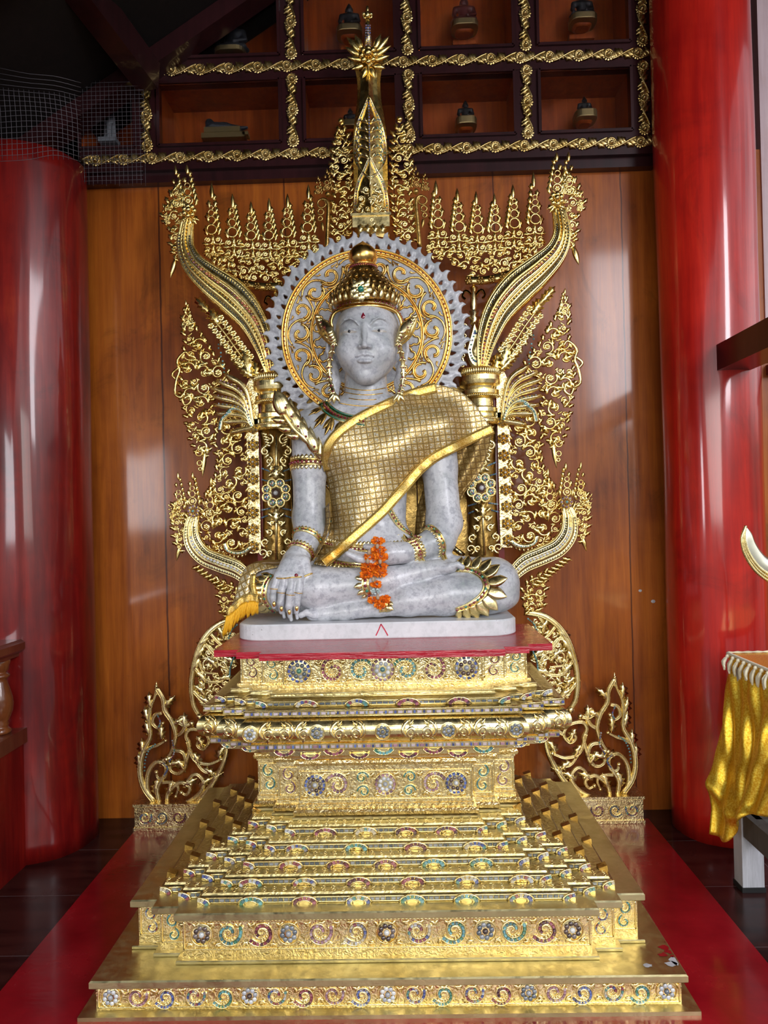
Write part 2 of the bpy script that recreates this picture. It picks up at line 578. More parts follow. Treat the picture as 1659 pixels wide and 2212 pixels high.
def leaf(m, p, d, L, Wd, N=(0, -1, 0), lobes=3, bend=0.0, h=None, mat=0, col=None):
    """a carved acanthus leaf: forward-pointing lobes, raised midrib"""
    p = np.asarray(p, float); N = nrm(N); d = nrm(d); S = np.cross(d, N)
    lobes = max(2, lobes); k = 2 * lobes + 2
    t = np.linspace(0, 1, k)
    env = np.sin(PI * np.clip(t * .80 + .14, 0, 1)) ** .8
    odd = np.arange(k) % 2 == 1
    w = Wd * .60 * env * np.where(odd, 1.0, .60); w[-1] = Wd * .01; w[0] = Wd * .10
    fw = np.where(odd, .05, -.02) * L; fw[0] = 0; fw[-1] = 0
    h = min(h or Wd * .2, Wd * .24)
    up = h * (.35 + .65 * np.sin(PI * np.clip(t * .9 + .05, 0, 1)))
    spine = p + (t * L)[:, None] * d + (bend * L * t * t)[:, None] * S
    sp = spine + up[:, None] * N
    lift = (np.where(odd, .10, -.10) * h)[:, None] * N
    le = spine - w[:, None] * S + fw[:, None] * d + lift
    ri = spine + w[:, None] * S + fw[:, None] * d + lift
    bk = spine - (h * .45) * N
    V = np.concatenate([le, sp, ri, bk])
    i = np.arange(k - 1)
    F = np.concatenate([np.stack([a * k + i, b * k + i, b * k + i + 1, a * k + i + 1], 1) for a, b in ((0, 1), (1, 2), (2, 3), (3, 0))])
    m.add(V, F, True, mat, col)


def petal_leaf(m, p, d, L, Wd, N=(0, -1, 0), h=None, mat=0):
    """smooth pointed leaf with a raised rib (kranok style)"""
    p = np.asarray(p, float); N = nrm(N); d = nrm(d)
    k = 9
    t = np.linspace(0, 1, k)
    w = Wd * .5 * np.clip(np.sin(PI * (t * .86 + .14)) ** .9, .03, 1) * (1 - .15 * t)
    w[-1] = 1e-4
    h = h or Wd * .3
    up = h * np.sin(PI * (t * .8 + .15))
    path = p + (t * L)[:, None] * d
    xs = np.stack([np.stack([-w, t * 0], -1), np.stack([-w * .55, up * .55], -1), np.stack([w * 0, up], -1),
                   np.stack([w * .55, up * .55], -1), np.stack([w, t * 0], -1), np.stack([w * 0, t * 0 - h * .3], -1)], 1)
    ribbon_xsec(m, path, xs, N, True, mat)


def frame_of(N):
    N = nrm(N)
    a = np.array([0, 0, 1.0]) if abs(N[2]) < .9 else np.array([1.0, 0, 0])
    U = nrm(np.cross(a, N)); V = np.cross(N, U)
    return U, V, N


def dome(m, c, r, N=(0, -1, 0), h=None, seg=8, rings=2, mat=0, col=None, smooth=True, ex=1.0):
    U, V, N = frame_of(N)
    h = r * .6 if h is None else h
    pts = []; F = []
    a = np.arange(seg) * 2 * PI / seg
    for k in range(rings):
        ph = k / rings * PI / 2
        rr = r * math.cos(ph); hh = h * math.sin(ph)
        pts.append(c + rr * (np.cos(a)[:, None] * U * ex + np.sin(a)[:, None] * V) + hh * N)
    pts = np.concatenate(pts + [np.array([c + h * N])])
    for k in range(rings - 1):
        for j in range(seg):
            F.append((k * seg + j, k * seg + (j + 1) % seg, (k + 1) * seg + (j + 1) % seg, (k + 1) * seg + j))
    top = rings * seg
    for j in range(seg):
        F.append(((rings - 1) * seg + j, (rings - 1) * seg + (j + 1) % seg, top))
    m.add(pts, F, smooth, mat, col)


def sphere(m, c, r, seg=10, rings=6, mat=0, col=None, sc=(1, 1, 1), R=None):
    a = np.arange(seg) * 2 * PI / seg
    pts = [np.array([[0, 0, -1.0]])]
    for k in range(1, rings):
        ph = -PI / 2 + PI * k / rings
        pts.append(np.stack([np.cos(a) * math.cos(ph), np.sin(a) * math.cos(ph), np.full(seg, math.sin(ph))], -1))
    pts.append(np.array([[0, 0, 1.0]]))
    P = np.concatenate(pts) * r * np.array(sc)
    if R is not None: P = P @ np.array(R).T
    F = [(0, 1 + (j + 1) % seg, 1 + j) for j in range(seg)]
    for k in range(rings - 2):
        b = 1 + k * seg
        F += [(b + j, b + (j + 1) % seg, b + seg + (j + 1) % seg, b + seg + j) for j in range(seg)]
    b = 1 + (rings - 2) * seg
    F += [(b + j, b + (j + 1) % seg, len(P) - 1) for j in range(seg)]
    m.add(P + np.asarray(c), F, True, mat, col)


def flower(m, c, R, N=(0, -1, 0), petals=6, h=None, mat=0, cmat=None, ccol=None, rot=0.0, layers=1):
    U, V, N = frame_of(N); c = np.asarray(c, float)
    h = h or R * .35
    for ly in range(layers):
        s = 1 - .42 * ly
        for k in range(petals):
            a = rot + 2 * PI * (k + .5 * ly) / petals
            d = math.cos(a) * U + math.sin(a) * V
            S = -math.sin(a) * U + math.cos(a) * V
            r = R * s
            wdt = r * math.sin(PI / petals) * 1.0
            o = c + N * h * .35 * ly
            pts = np.array([o + d * r * .15, o + d * r * .62 + S * wdt, o + d * r * .98 + S * wdt * .45, o + d * r, o + d * r * .98 - S * wdt * .45,
                            o + d * r * .62 - S * wdt, o + d * r * .62 + N * h * .8])
            F = [(0, 1, 6), (1, 2, 6), (2, 3, 6), (3, 4, 6), (4, 5, 6), (5, 0, 6)]
            m.add(pts, F, True, mat)
    dome(m, c + N * h * (.35 * layers - .1), R * .3, N, h * .7, 8, 2, mat if cmat is None else cmat, ccol)


def box(m, c, s, R=None, mat=0, smooth=False, col=None):
    c = np.asarray(c, float); s = np.asarray(s, float) / 2
    P = np.array([[-1, -1, -1], [1, -1, -1], [1, 1, -1], [-1, 1, -1], [-1, -1, 1], [1, -1, 1], [1, 1, 1], [-1, 1, 1]], float) * s
    if R is not None: P = P @ np.array(R).T
    m.add(P + c, [(0, 3, 2, 1), (4, 5, 6, 7), (0, 1, 5, 4), (1, 2, 6, 5), (2, 3, 7, 6), (3, 0, 4, 7)], smooth, mat, col)


def beam(m, a, b, w, h, up=(0, 0, 1), mat=0):
    a = np.asarray(a, float); b = np.asarray(b, float)
    T = nrm(b - a); S = nrm(np.cross(T, up)); U = np.cross(S, T)
    P = []
    for p in (a, b):
        for x, y in ((-1, -1), (1, -1), (1, 1), (-1, 1)):
            P.append(p + S * x * w / 2 + U * y * h / 2)
    m.add(P, [(0, 3, 2, 1), (4, 5, 6, 7), (0, 1, 5, 4), (1, 2, 6, 5), (2, 3, 7, 6), (3, 0, 4, 7)], False, mat)


def lathe(m, c, prof, seg=24, mat=0, smooth=True, ax=(1, 1), col=None):
    prof = np.asarray(prof, float); n = len(prof)
    a = np.arange(seg) * 2 * PI / seg
    V = np.stack([prof[:, 0:1] * np.cos(a) * ax[0], prof[:, 0:1] * np.sin(a) * ax[1], np.broadcast_to(prof[:, 1:2], (n, seg))], -1).reshape(-1, 3) + np.asarray(c)
    i = np.arange(n - 1)[:, None] * seg; j = np.arange(seg)[None]; j2 = (j + 1) % seg
    q = np.stack([i + j, i + j2, i + seg + j2, i + seg + j], -1).reshape(-1, 4)
    m.add(V, q, smooth, mat, col)
    base = m.n - len(V)
    m.f.setdefault((seg, False, mat), []).append(np.stack([np.arange(seg)[::-1] + base, np.arange(seg) + base + (n - 1) * seg]))


def loft(m, rings, mat=0, smooth=False, cap=True):
    """rings: list of (k,3) closed loops of equal length"""
    k = len(rings[0]); V = np.concatenate(rings)
    F = []
    n = len(rings)
    i = np.arange(n - 1)[:, None] * k; j = np.arange(k)[None]; j2 = (j + 1) % k
    q = np.stack([i + j, i + j2, i + k + j2, i + k + j], -1).reshape(-1, 4)
    m.add(V, q, smooth, mat)
    if cap:
        base = m.n - len(V)
        m.f.setdefault((k, False, mat), []).append(np.stack([np.arange(k)[::-1] + base, np.arange(k) + base + (n - 1) * k]))


def spiral2d(c, R, a0, turns, hand=1, r_end=.22, n=22, p=1.0):
    t = np.linspace(0, 1, n)
    r = R * (1 - (1 - r_end) * t ** p)
    a = a0 + hand * t * turns * 2 * PI
    return np.stack([c[0] + r * np.cos(a), c[1] + r * np.sin(a)], -1)


def smooth_path(pts, n=24):
    """Catmull-Rom through the points"""
    P = np.asarray(pts, float)
    P = np.concatenate([2 * P[:1] - P[1:2], P, 2 * P[-1:] - P[-2:-1]])
    m = len(P) - 3
    out = []
    for u in np.linspace(0, m - 1e-9, n):
        i = int(u); t = u - i
        p0, p1, p2, p3 = P[i:i + 4]
        out.append(.5 * ((2 * p1) + (-p0 + p2) * t + (2 * p0 - 5 * p1 + 4 * p2 - p3) * t * t + (-p0 + 3 * p1 - 3 * p2 + p3) * t ** 3))
    return np.array(out)


def to3(p2, Y, h=0.0):
    """(x,z) outline points to 3D on the vertical plane y=Y, raised h towards the viewer"""
    p2 = np.asarray(p2, float)
    return np.stack([p2[..., 0], np.full(p2.shape[:-1], Y - h), p2[..., 1]], -1)
# ================================================================ the hall
WALLY = 3.63
NB_ = (0, -1, 0)
XC = -0.07

# floor
m = MB(); box(m, (0, -2.0, -.05), (12, 12, .1))
struct(m.build('floor', 'floor_tile'))

# back wall (panelled boards) with the niche openings left free above the lower beam
ZB = at(830, 350, WALLY)[2]      # underside of the niche case
m = MB()
box(m, (0.0, WALLY + .05, ZB / 2), (6.4, .1, ZB))
struct(m.build('wall_back', 'wood_panel'))
# panel right of the red column, reflected sky painted in as pale pink
m = MB()
xr = 1.96
box(m, (xr + .6, WALLY + .03, 3.35), (1.4, .08, 2.25))
struct(m.build('wall_right', 'sky_reflect_panel'))
m = MB()
box(m, (xr + .6, WALLY - .03, at(1650, 800, WALLY)[2]), (1.4, .1, .05))
struct(m.build('trim_1', 'red_lacquer'))

# niche case: openings given in photo pixels
NY = 3.55        # face of the case
vx = [316, 631.5, 883, 1138.5, 1391]           # centre lines of the uprights (at y~230)
def colx(px, py): return px + (py - 230) * .024
beam_u = lambda px: 152 - (px - 365) * .0332   # centre y of the upper beam
beam_l = lambda px: 346 - (px - 180) * .0305
def P3(px, py, Y=NY): return at(px, py, Y)
# dark carcass
zl = P3(800, beam_l(800))[2]; zu = P3(800, beam_u(800))[2]
xs = [P3(colx(v, 230), 230)[0] for v in vx]
ztop = 4.55
FW = .112   # width of dark frame members
case = MB()
def hbar(z, x0, x1, w=FW, dy=0.0, dep=.07): box(case, ((x0 + x1) / 2, NY + dep / 2 + dy, z), (x1 - x0, dep, w))
xl, xrr = P3(172, 350)[0], P3(1418, 300)[0]
hbar(zl, xl, xrr); hbar(zu, P3(335, 150)[0], xrr); hbar(zl - .08, xl, xrr, .05, .03)
zt2 = zu + .62
hbar(zt2, P3(335, 150)[0], xrr)
for i, x in enumerate(xs):
    z0 = zl; z1 = zt2 if i else zu
    box(case, (x, NY + .035 + .002, (z0 + z1) / 2), (FW, .066, z1 - z0))
# thin inner beads round the openings
def bead(x0, x1, z0, z1):
    for q in ((x0, z0, x1, z0), (x0, z1, x1, z1), (x0, z0, x0, z1), (x1, z0, x1, z1)):
        beam(case, (q[0], NY - .006, q[1]), (q[2], NY - .006, q[3]), .014, .014, (0, 1, 0))
cells = []
for i in range(4):
    x0, x1 = xs[i] + FW / 2, xs[i + 1] - FW / 2
    cells.append((i, 0, x0, x1, zl + FW / 2, zu - FW / 2))
    cells.append((i, 1, x0, x1, zu + FW / 2, zt2 - FW / 2))
cells.append((-1, 0, xl, xs[0] - FW / 2, zl + FW / 2, zu - FW / 2))
for c_ in cells:
    bead(c_[2] + .005, c_[3] - .005, c_[4] + .005, c_[5] - .005)
o_case = struct(case.build('trim_2', 'dark_frame'))
# niche backs and sides, recessed
DEP = .20
nb = MB()
ymid = NY + .07 + DEP
box(nb, ((xl + xrr) / 2, ymid + .01, (zl + zt2) / 2 + .02), (xrr - xl, .02, zt2 - zl + .1))
for c_ in cells:
    for x in (c_[2] - .01, c_[3] + .01):
        box(nb, (x, NY + .07 + DEP / 2, (c_[4] + c_[5]) / 2), (.02, DEP, c_[5] - c_[4] + .04))
    for z in (c_[4] - .01, c_[5] + .01):
        box(nb, ((c_[2] + c_[3]) / 2, NY + .07 + DEP / 2, z), (c_[3] - c_[2] + .04, DEP, .02))
struct(nb.build('wall_niches', 'niche_wood'))
m = MB(); box(m, (0, 3.95, 4.1), (7, .06, 3.0)); struct(m.build('wall_behind_niches', 'roof_wood'))
# panes of glass
for k, c_ in enumerate(cells):
    if c_[0] < 0: continue
    m = MB()
    box(m, ((c_[2] + c_[3]) / 2, NY + .02, (c_[4] + c_[5]) / 2), (c_[3] - c_[2] - .004, .003, c_[5] - c_[4] - .004))
    struct(m.build('window_%d' % (k + 1), 'glass_pane'))

# gilded carved strips on the case
def carved_strip(x0, z0, x1, z1, nfl, phase=.5):
    """flowers joined by S-shaped leaf scrolls, on the plane y=NY"""
    mb = MB()
    a = np.array([x0, z0]); b = np.array([x1, z1]); L = np.linalg.norm(b - a); d = (b - a) / L; s = np.array([-d[1], d[0]])
    step = L / nfl; w = .034
    Y = NY - .002
    for k in range(nfl + 1):
        u = (k - 1 + phase + .0) * step
        if -.3 * step < u < L + .3 * step:
            c = to3(a + d * np.clip(u, .0, L), Y, .004)
            flower(mb, c, w * .92, NB_, 12, .008)
            ring = [c + np.array([math.cos(t) * w * .62, -.006, math.sin(t) * w * .62]) for t in np.linspace(0, 2 * PI, 15)[:-1]]
            tube(mb, ring, .0035, NB_, 5, closed=True)
            dome(mb, c + np.array([0, -.008, 0]), w * .3, NB_, .008, 7, 2)
        # scroll to the next flower
        for sg in (1,):
            t = np.linspace(.12, .88, 14)
            uu = u + t * step
            vv = -np.cos(t * PI) * w * .75
            ok = (uu > -.001) & (uu < L + .001)
            if ok.sum() < 5: continue
            pth = to3(a + d * uu[ok][:, None] + s * vv[ok][:, None], Y, .006)
            tube(mb, pth, .0050, NB_, 5)
            for tt, side, ln in ((.3, 1, .030), (.42, 1, .036), (.55, -1, .034), (.68, -1, .036), (.5, 1, .030), (.8, -1, .028), (.22, 1, .028)):
                u2 = u + tt * step
                if not (0 < u2 < L): continue
                base = a + d * u2 + s * (-math.cos(tt * PI) * w * .55)
                dr = d * (-.75 if side > 0 else .75) * 1.0 + s * side * .8
                dr = dr / np.linalg.norm(dr)
                leaf(mb, to3(base - dr * ln * .35, Y, .002), to3(dr, 0), ln * 1.6, ln * 1.0, NB_, 2, .1 * side, .011)
    return mb
def strip_obj(*a, **k):
    o = carved_strip(*a, **k).build('gilded_carving', 'gold_frame', o_case)
strip_obj(xl + .01, zl, xrr - .01, zl, 20)
strip_obj(P3(335, 150)[0] + .01, zu, xrr - .01, zu, 17)
for i, x in enumerate(xs):
    strip_obj(x, zl + .062, x, zu - .062, 2, phase=.98)
    if i: strip_obj(x, zu + .062, x, zt2 - .05, 3, phase=.92)

# columns
def column(name, px_l, px_r, py, Yc, r, mat, ztop, lab):
    x = at(px_l, py, Yc)[0] * .5 + at(px_r, py, Yc)[0] * .5
    m = MB()
    n = 40
    prof = []
    for k in range(n + 1):
        z = ztop * k / n
        prof.append((r * (1 + .012 * math.sin(z * 2.3) + .006 * math.sin(z * 6.1 + 1)), z))
    lathe(m, (x, Yc, 0), prof, 72)
    V = m.v[0]
    ang = np.arctan2(V[:, 1] - Yc, V[:, 0] - x)
    k = 1 + .012 * np.sin(3 * ang + V[:, 2] * 1.1) + .007 * np.sin(7 * ang + 2 * V[:, 2]) + .004 * np.sin(13 * ang - V[:, 2] * .7)
    V[:, 0] = x + (V[:, 0] - x) * k; V[:, 1] = Yc + (V[:, 1] - Yc) * k
    o = m.build(name, mat, None)
    tag(o, lab, 'column')
    return x
YCL, YCR = 3.40, 3.42
XL = at(205, 1790, YCL)[0] - .262
lc = thing('red_column', 'thick dark red lacquered round column at left beside the balustrade', 'column', (XL, YCL, 0))
def colmesh(x, Yc, r, ztop):
    m = MB(); n = 40
    prof = [(r * (1 + .008 * math.sin(z * 2.3) + .004 * math.sin(z * 6.1 + 1)), z) for z in np.linspace(0, ztop, n + 1)]
    lathe(m, (x, Yc, 0), prof, 72)
    V = m.v[0]; ang = np.arctan2(V[:, 1] - Yc, V[:, 0] - x)
    k = 1 + .012 * np.sin(3 * ang + V[:, 2] * 1.1 + x) + .007 * np.sin(7 * ang + 2 * V[:, 2]) + .004 * np.sin(13 * ang - V[:, 2] * .7)
    V[:, 0] = x + (V[:, 0] - x) * k; V[:, 1] = Yc + (V[:, 1] - Yc) * k
    return m
zcl = at(60, 300, YCL - .25)[2]
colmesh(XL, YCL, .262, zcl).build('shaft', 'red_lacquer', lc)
XR = (at(1415, 300, YCR)[0] + at(1622, 300, YCR)[0]) / 2
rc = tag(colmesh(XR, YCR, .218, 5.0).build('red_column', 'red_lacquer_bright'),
         'bright red lacquered round column at right rising out of the picture', 'column')

# roof: dark slopes with purlin and strut
def slab(pts, th, mat, name):
    m = MB(); P = np.array(pts, float)
    nn = nrm(np.cross(P[1] - P[0], P[2] - P[0]))
    loft(m, [P, P + nn * th]); return m.build(name, mat)
A = at(560, -20, 3.55); B_ = at(60, 325, 3.55)
dx = (A - B_); slope = dx[2] / dx[0]
ridge_x = .6
def zr(x): return A[2] + (x - A[0]) * slope
x0r = -3.4
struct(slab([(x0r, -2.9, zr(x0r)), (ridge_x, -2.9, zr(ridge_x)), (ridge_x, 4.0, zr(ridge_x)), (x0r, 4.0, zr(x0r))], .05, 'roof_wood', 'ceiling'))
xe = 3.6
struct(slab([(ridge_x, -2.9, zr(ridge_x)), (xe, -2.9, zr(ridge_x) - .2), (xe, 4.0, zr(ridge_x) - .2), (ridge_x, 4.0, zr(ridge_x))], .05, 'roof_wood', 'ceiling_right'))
m = MB()
beam(m, (x0r, 3.50, zr(x0r) - .05), (A[0] + .6, 3.50, zr(A[0] + .6) - .05), .12, .08)
struct(m.build('trim_3', 'dark_frame'))
m = MB(); beam(m, at(150, -60, 2.9), at(322, 168, 3.46), .11, .14)
tag(m.build('roof_strut', 'dark_frame'), 'dark wooden roof strut running down to the niche case corner', 'beam')
for k in range(3):
    m = MB(); yy = .9 + k * .85
    beam(m, (x0r, yy, zr(x0r) - .06), (ridge_x, yy, zr(ridge_x) - .06), .07, .09)
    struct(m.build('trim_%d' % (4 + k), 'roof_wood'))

# wire netting in the upper left corner
net = MB()
def zoff(px): return 0
n1 = 15
def wire(pts, r=.0011): tube(net, smooth_path(pts, 12), r, NB_, 3)
for k in range(n1):          # upright wires on the right flat part
    px = 178 + k * 9.4
    wire([at(px, 165 + 2 * k, 3.42), at(px + 2, 280, 3.42), at(px + 5, 396 + (k % 3) * 3, 3.42)])
for k in range(24):
    py = 178 + k * 9.2
    wire([at(172, py + 2, 3.42), at(240, py, 3.42), at(309, py - 2, 3.42)])
for k in range(18):          # sagging part hung over the column head
    py = 165 + k * 10
    wire([at(-10, py - 8 + (k - 6) * 2, 3.02), at(60, py - 6 + max(0, k - 9) * 2, 3.03), at(120, py, 3.06), at(175, py + 14, 3.12)])
for k in range(16):
    px = 2 + k * 11
    wire([at(px - 6, 188 + k, 3.01), at(px, 260, 3.03), at(px + 3, 345, 3.05)])
tag(net.build('wire_netting', 'wire'), 'thin bent wire netting hanging in front of the dark upper left corner', 'netting')
# ================================================================ tiered pedestal
rnd = random.Random(7)
ZP = .012
def ground_x(px, py): return atz(px, py, 0.0)
g1, g2 = ground_x(0, 2152), ground_x(292, 1797)
g3, g4 = ground_x(1659, 2094), ground_x(1400, 1769)
m = MB()
rx0 = (g1[0] + g2[0]) / 2; rx1 = (g3[0] + g4[0]) / 2
box(m, ((rx0 + rx1) / 2, (1.75 + 3.5) / 2, ZP / 2), (rx1 - rx0, 1.75, ZP))
tag(m.build('red_platform', 'red_paint'), 'low red painted floor board under the golden pedestal', 'platform')

def redent(a, b_lat, nstep, yf, setb, yb, d=0.0, xc=XC):
    """stepped-corner outline (n,2): centre face half width a, each of nstep corners goes out b_lat and back setb"""
    q = []
    x, y = a, yf
    q.append((x, y))
    for k in range(nstep):
        y += setb; q.append((x, y))
        x += b_lat; q.append((x, y))
    # going round to the right face: mirror the corner pattern
    yy0 = y
    pts_fr = q[:]
    # side run then back corners mirrored in y about the middle
    ym = (yf + yb) / 2
    back = [(px, 2 * ym - py) for px, py in reversed(pts_fr)]
    right = pts_fr + back
    left = [(-px, py) for px, py in reversed(right)]
    P = np.array(right + left)
    # offset d outwards: move each vertex by sign patterns (axis-aligned polygon)
    n = len(P)
    out = P.copy()
    for i in range(n):
        p0, p1, p2 = P[i - 1], P[i], P[(i + 1) % n]
        for (s, e) in ((p0, p1), (p1, p2)):
            t = e - s
            L = np.linalg.norm(t)
            if L < 1e-9: continue
            nn = np.array([t[1], -t[0]]) / L
            out[i] += nn * d
    out[:, 0] += xc
    return out

def ring(pl, z): return np.concatenate([pl, np.full((len(pl), 1), z)], 1)

ped = thing('tiered_pedestal', 'golden stepped pedestal with mirror mosaic scrolls carrying the red board and marble statue', 'pedestal', (XC, 2.9, ZP))
GEMS = {'red': [(.30, .01, .05), (.16, .01, .04), (.42, .05, .12), (.10, .02, .05)], 'blue': [(.02, .06, .42), (.04, .12, .55), (.02, .04, .22), (.3, .35, .5)],
        'teal': [(.02, .32, .38), (.06, .45, .48), (.03, .20, .22), (.02, .25, .14)], 'white': [(.42, .45, .50), (.55, .58, .60), (.30, .33, .38), (.65, .66, .62)],
        'brown': [(.06, .025, .02), (.11, .05, .03), (.18, .12, .10)], 'mix': [(.30, .02, .06), (.03, .07, .35), (.05, .28, .25), (.45, .46, .5), (.20, .18, .24), (.55, .45, .25)],
        'grey': [(.10, .13, .17), (.16, .19, .22), (.07, .10, .13), (.25, .27, .30)], 'pink': [(.45, .16, .24), (.34, .12, .2), (.5, .3, .36), (.22, .08, .12)]}
def gcol(k):
    c = rnd.choice(GEMS[k]); g_ = sum(c) / 3
    return tuple(.62 * v_ + .38 * g_ for v_ in c)

class Face:
    """a vertical face: origin at its left bottom, U along it, V up, N outwards"""
    def __init__(s, p0, p1, z0, z1):
        s.o = np.array([p0[0], p0[1], z0]); d = np.array([p1[0] - p0[0], p1[1] - p0[1], 0.0])
        s.w = np.linalg.norm(d); s.U = d / s.w; s.V = np.array([0, 0, 1.0]); s.N = np.cross(s.U, s.V); s.h = z1 - z0
    def P(s, u, v, h=0.0):
        u = np.asarray(u, float); v = np.asarray(v, float)
        return s.o + u[..., None] * s.U + v[..., None] * s.V + np.asarray(h)[..., None] * s.N if u.ndim else s.o + u * s.U + v * s.V + h * s.N

def gemtile(m, F_, u, v, du, dv, ang, col, h=.0045):
    ca, sa = math.cos(ang), math.sin(ang)
    pts = []
    for k, (sc_, hh) in enumerate(((1, .0), (.78, h))):
        for a, b in ((-1, -1), (1, -1), (1, 1), (-1, 1)):
            x = a * du / 2 * sc_; y = b * dv / 2 * sc_
            pts.append(F_.P(u + x * ca - y * sa, v + x * sa + y * ca, hh))
    m.add(pts, [(4, 5, 6, 7), (0, 1, 5, 4), (1, 2, 6, 5), (2, 3, 7, 6), (3, 0, 4, 7)], False, 0, col)

def mosaic_scroll(gm, gd, F_, c, R, a0, hand, colk, turns=1.25, tail=True):
    sp = spiral2d(c, R, a0, turns, hand, .2, 40, .85)
    seg = np.linalg.norm(np.diff(sp, axis=0), axis=1); cum = np.concatenate([[0], np.cumsum(seg)])
    L = cum[-1] * .94; st = R * .27; n = max(5, int(L / st))
    for k in range(n):
        s_ = (k + .5) / n * L
        i = min(np.searchsorted(cum, s_) - 1, len(sp) - 2); t = (s_ - cum[i]) / (seg[i] + 1e-9)
        p = sp[i] * (1 - t) + sp[i + 1] * t; d = sp[i + 1] - sp[i]
        gemtile(gm, F_, p[0], p[1], st * .86, R * (.24 - .08 * k / n), math.atan2(d[1], d[0]), gcol(colk))
    for off in (R * .17, -R * .17):
        dd = np.gradient(sp, axis=0); dd /= np.linalg.norm(dd, axis=1, keepdims=True)
        q = sp + np.stack([-dd[:, 1], dd[:, 0]], -1) * off
        tube(gd, F_.P(q[:, 0], q[:, 1], .001), .0030 * min(1, R / .03), F_.N, 5)
    # feathered inside
    for k in range(5, 36, 2):
        p = sp[k]; inn = np.array(c) - p; dd = sp[k + 1] - sp[k - 1]; dd = dd / np.linalg.norm(dd)
        inn = inn / (np.linalg.norm(inn) + 1e-9)
        rr = R * (1 - .8 * (k / 40) ** .85)
        b = p + inn * R * .2; e_ = p + inn * min(rr * .62, R * .42) + dd * R * .12
        mid = (b + e_) / 2 + dd * R * .05
        q = np.array([b, mid, e_])
        tube(gd, F_.P(q[:, 0], q[:, 1], .001), [R * .07, R * .10, R * .04], F_.N, 5)

def medallion(F_, u, v, R, kinds, name='medallion', parent=None):
    g = MB()
    # gold rim, ring of gems, inner gems, centre cabochon ; mat 0 gold, 1 gem
    dome(g, F_.P(u, v, -.001), R * 1.08, F_.N, R * .12, 20, 2, 0)
    t = np.linspace(0, 2 * PI, 25)[:-1]
    tube(g, F_.P(u + R * np.cos(t), v + R * np.sin(t), .003), R * .06, F_.N, 5, closed=True)
    if kinds[0]:
        n = 14
        for k in range(n):
            a = 2 * PI * k / n
            gemtile(g, F_, u + R * .82 * math.cos(a), v + R * .82 * math.sin(a), R * .3, R * .22, a + PI / 2, gcol(kinds[0]), .008)
            q = g.f[(4, False, 0)].pop(); g.f.setdefault((4, False, 1), []).append(q)
        r1 = .50
    else:
        r1 = .60
    nb = 8
    for k in range(nb):
        a = 2 * PI * (k + .3) / nb
        dome(g, F_.P(u + R * r1 * math.cos(a), v + R * r1 * math.sin(a), .004), R * (.19 if kinds[0] else .235), F_.N, R * .12, 8, 2, 1, gcol(kinds[1]))
    dome(g, F_.P(u, v, .004), R * (.22 if kinds[0] else .27), F_.N, R * .2, 10, 3, 1, gcol(kinds[2]))
    return g.build(name, ['gold_leaf', 'gem_tiles'], parent)

def corner_panels(pl, front_only=True):
    """index pairs of outline edges as (p0,p1), facing front"""
    r = []
    n = len(pl)
    for i in range(n):
        a, b = pl[i], pl[(i + 1) % n]
        if abs(a[1] - b[1]) < 1e-6 and b[0] > a[0] and a[1] < 2.99: r.append((a, b))
    r.sort(key=lambda q: q[0][0])
    return r
def side_panels(pl):
    r = []
    n = len(pl)
    for i in range(n):
        a, b = pl[i], pl[(i + 1) % n]
        if abs(a[0] - b[0]) < 1e-6: r.append((a, b))
    return r

def prism(name, pl, prof, mat, parent=ped, smooth=False):
    m = MB()
    # prof: list of (z, outline)
    loft(m, [ring(pl_, z) for z, pl_ in prof])
    return m.build(name, mat, parent)

